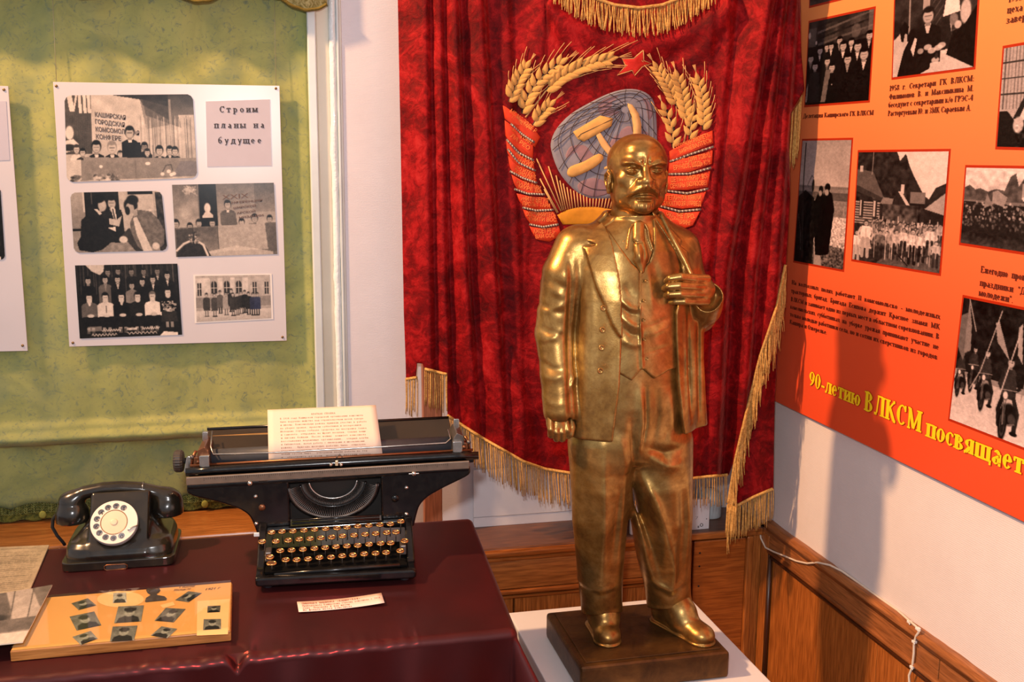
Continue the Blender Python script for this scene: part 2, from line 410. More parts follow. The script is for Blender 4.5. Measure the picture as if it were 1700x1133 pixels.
# ---- green patterned curtain in the window
t = NT('green_crackle_cloth'); v = t.obj(); n1 = t.noise(5.5, 6, .6, 1.2); n2 = t.noise(40, 8, .74, 2.2); n3 = t.noise(11, 3, .5)
c = t.ramp(n1, [(.30, srgb(134, 142, 90)), (.55, srgb(162, 164, 100)), (.75, srgb(176, 174, 106))])
c = t.mix(t.ramp(n2, [(.34, (.8, .8, .8, 1)), (.47, (0, 0, 0, 1))]), c, srgb(98, 116, 104))
c = t.mix(t.math('MULTIPLY', t.ramp(n3, [(.5, (0, 0, 0, 1)), (.68, (1, 1, 1, 1))]), .35), c, srgb(112, 132, 108))
t.set(color=c, rough=.75, spec=.2, sheen=.1); t.bump(n2, .15, .001); M_green = t.m
def cloth_y(x, z):
    """front of the curtain: it lies over the sash rail and hangs back below it"""
    y = YB+.034
    y -= .030*math.exp(-((z-.868)/.016)**2) + .010*math.exp(-((z-.895)/.010)**2)
    if z < .85: y += .034*min(1, (.85-z)/.012)
    return y-.0022*math.sin(x*23+z*3)-.0016*math.sin(x*61)
def hem(x): return .664+.016*abs(math.sin((x+.395)*PI/.138))**.75
cur = MB(); xs = np.linspace(-1.55, .131, 150); fr = np.r_[np.linspace(0, .07, 10)[:-1], np.linspace(.07, .12, 26)[:-1], np.linspace(.12, 1, 36)]
P = []
for f in fr:
    P.append([(x, cloth_y(x, hem(x)+f*(3.0-hem(x))), hem(x)+f*(3.0-hem(x))) for x in xs])
g = cur.grid(P).build('window_curtain', M_green)
so = g.modifiers.new('thickness', 'SOLIDIFY'); so.thickness = .002; so.offset = -1
tag(g, 'flat olive green crackle-patterned curtain hanging behind the white photo boards', 'curtain')
# crocheted edging under the scalloped hem
t = NT('green_lace'); n = t.noise(210, 3, .6); t.set(color=t.ramp(n, [(.35, srgb(60, 74, 22)), (.6, srgb(132, 140, 80))]), rough=.8); t.bump(n, .8, .004); M_lace = t.m
t = NT('dark_green_fringe'); n = t.noise(120, 3, .6); t.set(color=t.ramp(n, [(.35, srgb(52, 60, 12)), (.65, srgb(120, 118, 42))]), rough=.85); t.bump(n, .9, .005); M_fring = t.m
lc = MB(); P = []
for f in np.linspace(0, 1, 8):
    P.append([(x, YB+.064-.004*math.sin(x*160)*math.sin(f*9), hem(x)-f*(hem(x)-.634)+.003*math.sin(x*95)*f) for x in xs])
lace_rows = np.array(P)
def loops(mb, rows):
    for f0 in rows:
        pts = []
        for i in range(620):
            x = -1.0+1.13*i/619; z = hem(x)-f0*(hem(x)-.655)
            pts.append((x+.0032*math.cos(i*1.9), YB+.060-.004*f0, z+.0042*math.sin(i*1.9)))
        mb.tube(pts, .0011, 4, False)
    return mb
MB().grid(lace_rows).build('lace_band', M_fring, g)
lp = loops(MB(), (0.02, .28, .55, .82)).build('lace_loops', M_lace, g); tag(lp, kind='stuff')
M_ros = plain('pale_green_lace', srgb(140, 142, 62), .8, 0, .2, 200, .4)
for i in range(12): MB().lathe([(0, -.001), (.008, 0), (.0095, .003), (.006, .005), (0, .0055)], 10, (-1.02+.138*i+.0145, YB+.056, .650), Matrix.Rotation(PI/2, 3, 'X') @ Matrix.Scale(1.2, 3, (0, 1, 0))).build('lace_rosette', M_ros, g)

# valance whose scalloped tips reach into the top of the picture
def val_edge(x): return 1.985-.028*max(0, math.cos((x-.128)*2*PI/.262))**.8+.010*(x < 0)
P = []; xv = np.linspace(-1.2, .178, 140)
for f in np.linspace(0, 1, 14): P.append([(x, YB-.032-.004*math.sin(x*30)+.006*f, val_edge(x)+f*(3.0-val_edge(x))) for x in xv])
t = NT('green_brocade'); n = t.noise(95, 4, .65, .8); t.set(color=t.ramp(n, [(.38, srgb(128, 120, 60)), (.62, srgb(190, 184, 128))]), rough=.8); t.bump(n, .5, .003)
vl = MB().grid(P).build('curtain_valance', t.m); so = vl.modifiers.new('thickness', 'SOLIDIFY'); so.thickness = .003
tag(vl, 'scalloped green brocade valance with dark trim at the top of the window', 'valance')
vt = MB(); pts = [(x, YB-.036-.004*math.sin(x*30), val_edge(x)-.002+.0008*math.sin(x*190)) for x in np.linspace(-1.2, .178, 420)]
vt.tube(pts, .0042, 6).build('trim_cord', plain('olive_braid', srgb(104, 88, 18), .8, 0, .3, 220, .6), vl)
# ================================================================== roman lettering (thick uprights, thin arms, serifs)
LET = {}
def _defs():
    x = .70
    d = {
     '9': (.5, [('O', .25, .68, .2, .32, 0, 360), ('O', .02, .62, .43, .62, -72, 5)]), '0': (.5, [('O', .25, .5, .2, .5, 0, 360)]), '1': (.36, [('V', .2, 0, 1, 'b'), ('T', .2, 1, .06, .86)]),
     '-': (.34, [('H', .04, .3, .32, .3)]), '.': (.2, [('H', .05, .05, .14, .05)]), ',': (.2, [('H', .05, .05, .14, .05), ('T', .13, .05, .07, -.14)]),
     'л': (.55, [('V', .43, 0, x, 'tb'), ('T', .16, x-.025, .43, x-.025), ('T', .21, x, .15, .1), ('H', .02, .05, .16, .05)]),
     'е': (.46, [('O', .23, .35, .18, .35, 40, 325), ('T', .07, .38, .4, .38), ('O', .23, .38, .18, .32, 0, 60)]),
     'т': (.48, [('V', .24, 0, x, 'b'), ('T', .03, x-.025, .45, x-.025), ('S', .045, x, x-.2), ('S', .435, x, x-.2)]),
     'и': (.56, [('V', .12, 0, x, 'tb'), ('V', .44, 0, x, 'tb'), ('T', .14, .08, .42, x-.08)]),
     'ю': (.74, [('V', .1, 0, x, 'tb'), ('T', .1, .36, .32, .36), ('O', .5, .35, .18, .35, 0, 360)]),
     'п': (.56, [('V', .12, 0, x, 'tb'), ('V', .44, 0, x, 'tb'), ('T', .1, x-.025, .46, x-.025)]),
     'о': (.48, [('O', .24, .35, .19, .35, 0, 360)]), 'с': (.44, [('O', .24, .35, .19, .35, 42, 318), ('H', .34, .56, .42, .56)]),
     'в': (.5, [('V', .12, 0, x, 'tb'), ('T', .1, x-.025, .26, x-.025), ('T', .1, .37, .28, .37), ('T', .1, .025, .28, .025), ('O', .25, .53, .14, .165, -90, 90), ('O', .27, .19, .17, .185, -90, 90)]),
     'я': (.5, [('V', .38, 0, x, 'tb'), ('T', .24, x-.025, .38, x-.025), ('T', .22, .3, .38, .3), ('O', .23, .5, .16, .19, 90, 270), ('D', .28, .3, .1, .03), ('H', .01, .03, .1, .03)]),
     'щ': (.82, [('V', .12, 0, x, 'tb'), ('V', .4, 0, x, 'tb'), ('V', .68, 0, x, 'tb'), ('T', .1, .025, .78, .025), ('S', .78, .05, -.16)]),
     'а': (.47, [('V', .34, .0, .52, ''), ('O', .23, .52, .11, .18, 0, 165), ('O', .2, .185, .13, .185, 40, 320), ('T', .2, .37, .34, .41), ('H', .34, .03, .45, .03)]),
     'В': (.62, [('V', .16, 0, 1, 'tb'), ('T', .14, .975, .3, .975), ('T', .14, .53, .34, .53), ('T', .14, .025, .34, .025), ('O', .3, .76, .17, .235, -90, 90), ('O', .33, .27, .2, .265, -90, 90)]),
     'Л': (.68, [('V', .54, 0, 1, 'tb'), ('T', .2, .975, .54, .975), ('T', .27, 1, .19, .12), ('H', .03, .06, .2, .06)]),
     'К': (.66, [('V', .15, 0, 1, 'tb'), ('T', .17, .48, .5, .93), ('H', .46, .95, .58, .95), ('D', .28, .6, .56, .03), ('H', .52, .02, .66, .02)]),
     'С': (.6, [('O', .33, .5, .26, .5, 42, 318), ('S', .53, 1, .7)]),
     'М': (.86, [('V', .7, 0, 1, 'tb'), ('T', .13, 0, .13, 1), ('D', .15, .97, .4, .06), ('T', .4, .04, .68, .97), ('T', .04, .025, .22, .025), ('T', .04, .975, .18, .975)]),
     'р': (.5, [('V', .12, -.28, x, 'tb'), ('O', .27, .35, .17, .35, -130, 130)]), 'м': (.66, [('V', .54, 0, x, 'tb'), ('V', .1, 0, x, 'tb'), ('D', .12, x-.04, .32, .06), ('T', .32, .06, .53, x-.04)]),
     'н': (.56, [('V', .12, 0, x, 'tb'), ('V', .44, 0, x, 'tb'), ('T', .1, .36, .46, .36)]), 'ы': (.66, [('V', .1, 0, x, 'tb'), ('V', .57, 0, x, 'tb'), ('T', .1, .36, .26, .36), ('T', .1, .025, .26, .025), ('O', .24, .19, .15, .18, -90, 90)]),
     'б': (.5, [('O', .25, .32, .18, .32, 0, 360), ('O', .32, .5, .27, .5, 100, 190), ('T', .28, .98, .44, 1.04)]), 'у': (.52, [('D', .1, x-.03, .26, .05), ('T', .42, x-.03, .18, -.24), ('H', .06, -.24, .2, -.24), ('H', .02, x-.03, .18, x-.03), ('H', .34, x-.03, .5, x-.03)]),
     'д': (.58, [('V', .42, 0, x, 't'), ('T', .16, x-.025, .42, x-.025), ('T', .21, x, .13, .04), ('T', .02, .025, .54, .025), ('S', .04, .04, -.16), ('S', .53, .04, -.16)]),
     'г': (.4, [('V', .12, 0, x, 'tb'), ('T', .1, x-.025, .37, x-.025), ('S', .36, x, x-.2)]), 'ж': (.76, [('V', .38, 0, x, 'tb'), ('D', .1, x-.03, .3, .36), ('D', .08, .03, .3, .36), ('D', .66, x-.03, .46, .36), ('D', .68, .03, .46, .36)]),
     'з': (.48, [('O', .17, .53, .22, .165, -90, 140), ('O', .17, .18, .25, .18, -140, 90), ('T', .12, .36, .26, .36)]), 'й': (.56, [('V', .12, 0, x, 'tb'), ('V', .44, 0, x, 'tb'), ('T', .14, .08, .42, x-.08), ('O', .28, .9, .09, .1, 180, 360)]),
     'к': (.54, [('V', .12, 0, x, 'tb'), ('T', .16, .34, .42, x-.04), ('D', .24, .4, .46, .03)]), 'х': (.54, [('D', .1, x-.03, .42, .03), ('T', .42, x-.03, .1, .03), ('H', .02, x-.03, .2, x-.03), ('H', .36, .03, .53, .03)]),
     'ц': (.58, [('V', .12, 0, x, 'tb'), ('V', .42, 0, x, 'tb'), ('T', .1, .025, .54, .025), ('S', .54, .05, -.16)]), 'ч': (.52, [('V', .4, 0, x, 'tb'), ('V', .12, .36, x, 't'), ('T', .12, .33, .4, .36)]),
     'ш': (.78, [('V', .12, 0, x, 'tb'), ('V', .39, 0, x, 'tb'), ('V', .66, 0, x, 'tb'), ('T', .1, .025, .68, .025)]), 'ь': (.46, [('V', .12, 0, x, 'tb'), ('T', .1, .36, .26, .36), ('T', .1, .025, .26, .025), ('O', .24, .19, .15, .18, -90, 90)]),
     'э': (.44, [('O', .2, .35, .18, .35, -138, 138), ('T', .12, .36, .36, .36)]), 'ф': (.7, [('V', .35, -.24, 1, 'tb'), ('O', .2, .35, .13, .33, 0, 360), ('O', .5, .35, .13, .33, 0, 360)]),
     'Д': (.72, [('V', .56, 0, 1, 't'), ('T', .2, .975, .56, .975), ('T', .26, 1, .16, .05), ('T', .03, .03, .7, .03), ('S', .05, .05, -.2), ('S', .68, .05, -.2)]), 'Е': (.58, [('V', .15, 0, 1, 'tb'), ('T', .12, .975, .5, .975), ('T', .15, .51, .4, .51), ('T', .12, .025, .52, .025), ('S', .5, 1, .76), ('S', .52, 0, .24)]),
     'Г': (.54, [('V', .15, 0, 1, 'tb'), ('T', .12, .975, .5, .975), ('S', .49, 1, .74)]), 'Ф': (.76, [('V', .38, 0, 1, 'tb'), ('O', .24, .52, .16, .3, 90, 270), ('O', .52, .52, .16, .3, -90, 90), ('T', .24, .8, .52, .8), ('T', .24, .24, .52, .24)]),
     'Р': (.56, [('V', .15, 0, 1, 'tb'), ('T', .14, .975, .3, .975), ('T', .14, .47, .3, .47), ('O', .3, .72, .18, .27, -90, 90)]), 'Э': (.6, [('O', .26, .5, .26, .5, -138, 138), ('T', .18, .5, .5, .5), ('S', .06, 1, .72)]),
     'З': (.5, [('O', .22, .75, .18, .25, -90, 140), ('O', .23, .26, .2, .26, -140, 90)]), 'Ю': (.92, [('V', .13, 0, 1, 'tb'), ('T', .13, .5, .38, .5), ('O', .6, .5, .24, .5, 0, 360)]), 'О': (.66, [('O', .33, .5, .27, .5, 0, 360)]),
     'Б': (.58, [('V', .15, 0, 1, 'tb'), ('T', .12, .975, .5, .975), ('T', .14, .55, .34, .55), ('T', .14, .025, .34, .025), ('O', .32, .28, .2, .27, -90, 90), ('S', .49, 1, .78)]), 'Н': (.72, [('V', .15, 0, 1, 'tb'), ('V', .57, 0, 1, 'tb'), ('T', .15, .5, .57, .5)]),
     'П': (.72, [('V', .15, 0, 1, 'tb'), ('V', .57, 0, 1, 'tb'), ('T', .12, .975, .6, .975)]), 'А': (.7, [('D', .36, 1, .56, .03), ('T', .36, 1, .14, .03), ('T', .22, .34, .48, .34), ('H', .04, .02, .24, .02), ('H', .46, .02, .68, .02)]),
     'И': (.74, [('V', .15, 0, 1, 'tb'), ('V', .59, 0, 1, 'tb'), ('T', .17, .1, .57, .9)]), 'У': (.66, [('D', .12, .97, .36, .4), ('T', .56, .97, .24, .03), ('H', .1, .03, .26, .03), ('H', .02, .97, .22, .97), ('H', .46, .97, .64, .97)]), 'Ш': (.98, [('V', .15, 0, 1, 'tb'), ('V', .49, 0, 1, 'tb'), ('V', .83, 0, 1, 'tb'), ('T', .12, .025, .86, .025)]), 'Щ': (1.02, [('V', .15, 0, 1, 'tb'), ('V', .49, 0, 1, 'tb'), ('V', .83, 0, 1, 'tb'), ('T', .12, .025, .98, .025), ('S', .98, .05, -.2)]), 'Я': (.62, [('V', .47, 0, 1, 'tb'), ('T', .3, .975, .47, .975), ('T', .28, .46, .47, .46), ('O', .29, .72, .18, .26, 90, 270), ('D', .32, .46, .12, .03)]), 'Т': (.62, [('V', .31, 0, 1, 'b'), ('T', .04, .975, .58, .975), ('S', .05, 1, .76), ('S', .57, 1, .76)]),
     '2': (.5, [('O', .23, .74, .18, .26, -20, 170), ('T', .4, .64, .08, .06), ('H', .06, .04, .44, .04)]), '3': (.48, [('O', .22, .75, .17, .25, -90, 140), ('O', .22, .26, .19, .26, -140, 90)]), '4': (.52, [('V', .36, 0, 1, ''), ('T', .04, .3, .5, .3), ('T', .06, .32, .34, 1)]), '5': (.5, [('T', .12, .97, .42, .97), ('S', .12, 1, .55), ('O', .23, .3, .19, .31, -130, 110)]), '6': (.5, [('O', .25, .32, .2, .32, 0, 360), ('O', .48, .38, .43, .62, 108, 185)]), '8': (.5, [('O', .25, .75, .16, .25, 0, 360), ('O', .25, .26, .2, .26, 0, 360)]),
     ':': (.22, [('H', .05, .05, .15, .05), ('H', .05, .5, .15, .5)]), '"': (.34, [('S', .1, 1, .72), ('S', .24, 1, .72)]), '/': (.34, [('T', .04, -.05, .3, 1)]), '«': (.4, [('T', .2, .5, .06, .33), ('T', .06, .33, .2, .16), ('T', .36, .5, .22, .33), ('T', .22, .33, .36, .16)]), '»': (.4, [('T', .06, .5, .2, .33), ('T', .2, .33, .06, .16), ('T', .22, .5, .36, .33), ('T', .36, .33, .22, .16)]),
    }
    LET.update(d)
_defs()
def serif_polys(ch, thick, thin, ser, grow=0):
    out = []
    def bar(x0, y0, x1, y1, w0):
        dx, dy = x1-x0, y1-y0; L = math.hypot(dx, dy) or 1; nx, ny = -dy/L*w0/2, dx/L*w0/2; ex, ey = dx/L*grow, dy/L*grow
        out.append([(x0+nx-ex, y0+ny-ey), (x0-nx-ex, y0-ny-ey), (x1-nx+ex, y1-ny+ey), (x1+nx+ex, y1+ny+ey)])
    g2 = grow*2
    for p in LET[ch][1]:
        k = p[0]
        if k == 'V':
            bar(p[1], p[2], p[1], p[3], thick+g2)
            if 'b' in p[4]: bar(p[1]-thick/2-ser, p[2]+thin/2, p[1]+thick/2+ser, p[2]+thin/2, thin+g2)
            if 't' in p[4]: bar(p[1]-thick/2-ser, p[3]-thin/2, p[1]+thick/2+ser, p[3]-thin/2, thin+g2)
        elif k == 'T': bar(*p[1:], thin*1.15+g2)
        elif k == 'D': bar(*p[1:], thick*.9+g2)
        elif k == 'H': bar(*p[1:], thick*.75+g2)
        elif k == 'S': bar(p[1], p[2], p[1], p[3], thin*1.2+g2)
        elif k == 'O':
            _, cx, cy, rx, ry, a0, a1 = p; n = max(6, int(abs(a1-a0)/15)); prev = None
            for i in range(n+1):
                a = math.radians(a0+(a1-a0)*i/n); wd = thin+(thick-thin)*math.cos(a)**2+g2
                ca, sa = math.cos(a), math.sin(a)
                o = (cx+(rx+wd/2-thick*.25)*ca, cy+(ry+min(0, wd/2-thin*.5)+grow)*sa); q = (cx+(rx-wd/2-thick*.25)*ca, cy+(ry-thin*1.1-grow*1)*sa)
                if prev: out.append([prev[0], o, q, prev[1]])
                prev = (o, q)
    return out
def serif_layout(runs, thick=.13, thin=.05, ser=.05, grow=0, gap=.03, mono=None, space=.3):
    """-> polygons and total width; runs: [(text, cap height)]"""
    pos = 0; out = []
    for txt, h in runs:
        for ch in txt:
            wd = mono or (space if ch == ' ' else LET[ch][0]+gap)
            if ch != ' ':
                x0 = pos+(h*(wd-LET[ch][0])/2 if mono else 0)
                for k, poly in enumerate(serif_polys(ch, thick, thin, ser, grow)): out.append((k, [(x0+u*h, v*h) for u, v in poly]))
            pos += wd*h
    return out, pos
def put_serif(mb, runs, p0, p1, up=(0, 0, 1), off=(0, 0, 0), **kw):
    p0 = np.asarray(p0, float); p1 = np.asarray(p1, float); up = np.asarray(up, float); off = np.asarray(off, float)
    polys, tot = serif_layout(runs, **kw); d = (p1-p0)/tot
    for k, poly in polys: mb.add([p0+d*u+up*v+off+off*.02*k for u, v in poly], [tuple(range(len(poly)))])
M_print = attr_mat('photo_print', .36, .25); M_gloss_print = attr_mat('glossy_photo_print', .2, .35, .15); M_ink = plain('printing_ink', srgb(42, 34, 34), .6, 0, .02)
M_paperw = plain('photo_paper', srgb(232, 224, 216), .35, 0, .03)

# ================================================================== pictures (flat prints)
def fig(p, x, y, h, top=210, leg=50, hair=50, face=170, ski=0, skirt=False, r=None):
    """small full figure, h = height, y = top of head (picture units)"""
    k = p.h/p.w; w_ = h*k*.13
    p.poly([(x-w_*.9, y+h*.16), (x+w_*.9, y+h*.16), (x+w_*1.25, y+h*.24), (x+w_*1.1, y+h*.52), (x-w_*1.1, y+h*.52), (x-w_*1.25, y+h*.24)], top)
    p.line([(x-w_*1.15, y+h*.22), (x-w_*1.7, y+h*.38), (x-w_*1.2, y+h*.50)], w_*.55, top*.86); p.line([(x+w_*1.15, y+h*.22), (x+w_*1.7, y+h*.38), (x+w_*1.3, y+h*.50)], w_*.55, top*.86)
    if skirt: p.poly([(x-w_, y+h*.5), (x+w_, y+h*.5), (x+w_*1.5, y+h*.76), (x-w_*1.5, y+h*.76)], leg)
    for s_ in (-1, 1): p.line([(x+s_*w_*.5, y+h*.5), (x+s_*w_*.6, y+h*.98)], w_*.75, leg if not skirt else face)
    p.line([(x, y+h*.24), (x+w_*.1, y+h*.50)], w_*.3, top*.75, .6)
    p.ell(x, y+h*.07, w_*.62, h*.078, hair); p.ell(x, y+h*.092, w_*.48, h*.060, face); p.rect(x-w_*.3, y+h*.085, x+w_*.3, y+h*.098, face*.5, .6)
    if ski: p.line([(x+w_*1.6, y-h*.15), (x+w_*1.3+ski, y+h*1.02)], .9, 200); p.line([(x-w_*1.7, y+h*.1), (x-w_*1.4-ski*.4, y+h*1.0)], .8, 176)
    return p
def pic_hall():
    p = Paint(216, 140, 200); p.grad(0, 196, 100, 190)
    p.rect(0, 0, 20, 68, 96); 
    for i in range(14): p.rect(1.4*i, 0, 1.4*i+.5, 68, 78, .6)
    p.rect(20, 0, 62, 74, 200); p.poly([(36, 0), (100, 0), (100, 22), (84, 16), (60, 6)], 52)
    p.poly([(58, 6), (80, 14), (80, 36), (62, 40)], 150); p.poly([(60, 5), (86, 16), (90, 40), (62, 24)], 92, .7)
    r = np.random.RandomState(4)
    for i in range(30):
        x = 56+i*1.5; p.poly([(x, 30-(i % 3)*6), (x+.7, 26), (x+.9, 78), (x-.1, 78)], int(105+r.rand()*110), .7)
    p.grad(0, 70, 24, 120, 80, 100); p.rect(80, 6, 82, 80, 190, .6); p.grain(9, 18); p.poly([(58, 5), (80, 8), (80, 30), (60, 12)], 66, .6)
    p.poly([(1.5, 0), (5.5, 0), (6.8, 12), (8, 0), (9.8, 0), (7.2, 18.5), (3.6, 18.5)], 214)
    for x in (10, 13.6, 16.8): p.poly([(x, 0), (x+2.5, 0), (x+3, 21), (x+.6, 21)], 214)
    p.ell(3, 43, 3.2, 8, 222); p.poly([(0, 52), (6, 50), (9.5, 56), (9.5, 62), (0, 66)], 215); p.ell(2.5, 60, 5, 4, 60)
    p.person(8, 62, 5, 216, 190, 70, 1.8, 4.6); p.person(12.5, 66, 4.6, 60, 190, 35)
    p.person(23, 60, 7, 36, 190, 25, 1.9, 3.4, 215); p.person(35, 61, 7, 34, 200, 150, 1.9, 3.2, 220); p.person(41, 69, 4, 40, 200, 60)
    p.person(49, 44, 7, 26, 186, 18, 1.85, 5.2, 226); p.poly([(42.5, 55), (57, 56), (58, 74), (43, 72)], 26)
    p.person(60, 61, 5, 30, 150, 20); p.person(62, 68, 4.5, 40, 200, 40)
    p.person(71.5, 66, 5.6, 28, 190, 14, 1.9, 3, 215); p.person(79.5, 66, 5, 30, 195, 20, 1.8, 3, 200); p.person(83.6, 67, 5, 26, 190, 18, 1.8, 3)
    p.poly([(13, 71.5), (100, 76), (100, 82), (13, 76)], 150); p.poly([(10, 75), (100, 79.5), (100, 98), (10, 99)], 146)
    p.grain(8, 60, 76, 99, 12, 100); p.rect(52.5, 77, 52.8, 98, 120)
    p.poly([(88, 79), (100, 80), (100, 97), (80, 97)], (126, 128, 138), .7); p.ell(26, 83, 1.3, 1.8, 232); p.ell(62, 81, 2, 2, 232)
    p.poly([(0, 76), (11, 74), (11, 98), (0, 98)], 205)
    for i in range(46): p.ell(20+r.rand()*20, 93+r.rand()*7, .8+r.rand(), 1+r.rand()*1.3, int(60+r.rand()*160), .8)
    for i in range(14): p.ell(3+r.rand()*8, 92+r.rand()*8, 1+r.rand(), 1.6, int(60+r.rand()*90), .7)
    p.line([(73, 92), (76, 84), (80, 83), (81, 90)], .5, 70)
    for x, y in ((73, 94), (78, 91), (80, 95), (82, 94)): p.ell(x, y, 1.6, 2.2, 222)
    p.grain(7); return p
def pic_handshake():
    p = Paint(156, 100, 150); p.rect(0, 0, 14, 100, 150); p.grad(0, 176, 60, 140, 0, 13); p.rect(13, 0, 15, 33, 200); p.rect(14.5, 0, 52, 40, 32); p.rect(22, 0, 23, 20, 90); p.rect(52, 0, 100, 60, 190)
    p.rect(62, 0, 90, 5, 25); p.rect(90, 5, 94, 45, 176); p.rect(92, 2, 100, 100, 60); p.grain(30, 40, 0, 100, 93, 100); p.rect(0, 60, 12, 64, 30)
    p.poly([(20, 95), (40, 86), (66, 84), (72, 100), (18, 100)], 150); p.grain(26, 30, 86, 100, 24, 70)
    p.person(44, 18, 10, 34, 180, 24, 2.2, 5.5, 215); p.poly([(34, 34), (54, 30), (56, 80), (30, 80)], 36); p.poly([(42, 26), (47, 26), (48.5, 48), (45, 46)], 208); p.line([(44.6, 29), (46.2, 46)], 1.2, 40)
    p.poly([(40, 44), (48, 46), (54, 40), (50, 58), (40, 54)], 190); p.poly([(36, 60), (46, 58), (46, 67), (40, 66)], 222)
    p.poly([(22, 30), (28, 28), (34, 40), (38, 60), (56, 74), (56, 86), (40, 84), (30, 96), (20, 100), (6, 96), (4, 84), (8, 74), (10, 46)], 30)
    p.ell(29.5, 18, 6, 12, 20); p.ell(33.5, 22, 4.6, 10, 186); p.ell(30, 11, 6.5, 7, 18); p.poly([(24, 28), (28, 28), (33, 36), (30, 38)], 205); p.poly([(30, 24), (34, 32), (30, 34)], 176)
    p.poly([(70, 30), (86, 34), (94, 48), (99, 66), (97, 90), (90, 96), (80, 92), (78, 100), (68, 100), (60, 76), (62, 52)], 118); p.grain(18, 44, 30, 96, 62, 98)
    p.poly([(66, 44), (70, 42), (84, 100), (74, 100), (68, 70)], 205); p.poly([(56, 40), (63, 40), (61, 78), (57, 78)], 190); p.poly([(61, 60), (68, 92), (74, 100), (66, 100), (58, 84), (50, 84), (50, 76)], 70)
    p.ell(64.5, 23, 7.4, 12, 24); p.ell(63.5, 28, 4.6, 9.5, 176); p.ell(60.5, 32, 2.6, 7, 24); p.ell(67, 14, 6.4, 8, 22); p.poly([(66, 32), (71, 28), (71, 40), (67, 42)], 170)
    p.ell(53.5, 80, 4.6, 6, 208); p.ell(88, 92, 4, 6, 205); p.grain(8); return p
def pic_podium():
    p = Paint(170, 118, 130); p.grad(0, 120, 60, 178, 0, 24); p.grain(24, 9, 0, 55, 0, 24); p.grad(0, 120, 58, 186, 43, 100); p.grad(0, 96, 40, 150, 80, 100)
    r = np.random.RandomState(2)
    for i in range(26): p.line([(8+r.rand()*15, 2+r.rand()*12)]*2+[(10+r.rand()*14, 4+r.rand()*12)], .8, 206, .6)
    p.ell(11, 38, 5, 8, 214, .5, 1.0); p.rect(25.5, 0, 42.5, 60, 34); p.ell(33, 33, 3.2, 7, 216); p.poly([(31, 38), (35, 38), (38.5, 43), (38.5, 46.5), (27.5, 46.5), (28, 43)], 214)
    p.person(53, 29, 6, 104, 180, 40, 2.3, 4.5, 215); p.poly([(46, 40), (60, 40), (62, 58), (46, 58)], 112)
    for x, y, s_ in ((1.5, 54, 6), (15, 58, 5), (24, 54, 5.5), (37, 54, 5.8), (66, 54, 5.2), (79, 49, 6), (94, 50, 5)): p.person(x, y, s_, 60 if x < 40 else 32, 178, 40, 1.9, 3)
    p.poly([(0, 60), (100, 55), (100, 100), (0, 100)], 120); p.poly([(42, 58), (89, 56), (91, 92), (42, 94)], 180); p.grad(60, 104, 96, 150, 20, 42); p.poly([(89, 56), (100, 55), (100, 96), (92, 96)], 112)
    p.grain(9, 50, 60, 100); p.rect(42, 58, 42.5, 92, 90); p.poly([(1, 62), (18, 60), (20, 92), (1, 96)], 70, .7)
    p.poly([(30, 94), (60, 86), (96, 96), (96, 100), (30, 100)], 214, .7); p.poly([(1, 95), (14, 78), (22, 76), (30, 88), (34, 100), (1, 100)], 56)
    p.line([(1, 91), (8, 82), (15, 78), (20, 77), (27, 84), (31, 99)], 2.2, 214)
    for i in range(40): p.ell(14+r.rand()*9, 70+r.rand()*12, .9, 1.3, int(50+r.rand()*170), .8)
    p.line([(17, 78), (19, 66), (21, 66)], .7, 50); p.grain(8); return p
def pic_group():
    p = Paint(170, 120, 36); r = np.random.RandomState(9)
    for i in range(60): x = r.rand()*100; p.rect(x, 0, x+.5+r.rand()*.6, 40, int(30+r.rand()*110), .55)
    p.poly([(10, 0), (28, 0), (27, 9), (23, 14), (15, 8)], 214, .9)
    for x, y in ((31, 10), (41, 9), (54, 10), (66, 10), (79.5, 10)): p.person(x, y, 5, 34, 138, 40, 2.2, 6, 176 if x > 60 else None)
    for x, y, sh in ((11.5, 21, None), (28, 20, 150), (40, 20, 190), (64, 24, None), (74.5, 21, 214), (89, 16, 205)): p.person(x, y, 5.4, 30 if x != 28 else 110, 178, 22, 2.3, 6, sh)
    p.person(53.5, 29, 5.2, 138, 170, 30, 2.3, 4.6, 150); p.rect(51, 36, 56, 50, 128)
    for x, suit, sh in ((11.5, 108, 214), (27, 214, None), (42.5, 22, 205), (58.5, 40, None), (73, 222, None), (88.5, 26, None)):
        y = 44 if x < 85 else 39
        p.person(x, y, 6, suit, 200, 30 if x != 73 else 120, 2.5, 4.6, sh); p.poly([(x-7.6, y+12), (x+7.6, y+12), (x+8, y+28), (x-8, y+28)], suit)
        p.ell(x, y+5, 2.6, 3.6, 204)
        p.poly([(x-7, y+27), (x+7, y+27), (x+8.5, y+42), (x-8.5, y+42)], 30 if x < 80 else 60); p.ell(x+.5, y+25.5, 3.4, 2.4, 200)
        p.rect(x-4, y+42, x-1, y+50, 190, .8); p.rect(x+1, y+42, x+4, y+50, 176, .8)
    for i in range(90): p.ell(82+r.rand()*14, 52+r.rand()*14, .5+r.rand()*.6, .9, int(120+r.rand()*110), .8)
    p.rect(27, 56, 27.7, 66, 50); p.rect(0, 88, 100, 100, 40, .5); p.rect(8, 84, 22, 91, 190, .6)
    for k, (x0, x1, y) in enumerate(((22, 40, 90), (46, 56, 89), (61, 78, 89), (12, 36, 96), (46, 75, 95))):
        xs_ = np.linspace(x0, x1, 26); p.line([(a, y+1.6*math.sin(i*1.9+k)) for i, a in enumerate(xs_)], .7, 226)
    p.poly([(78, 100), (82, 94), (96, 96), (96, 100)], 226); p.grain(9); return p
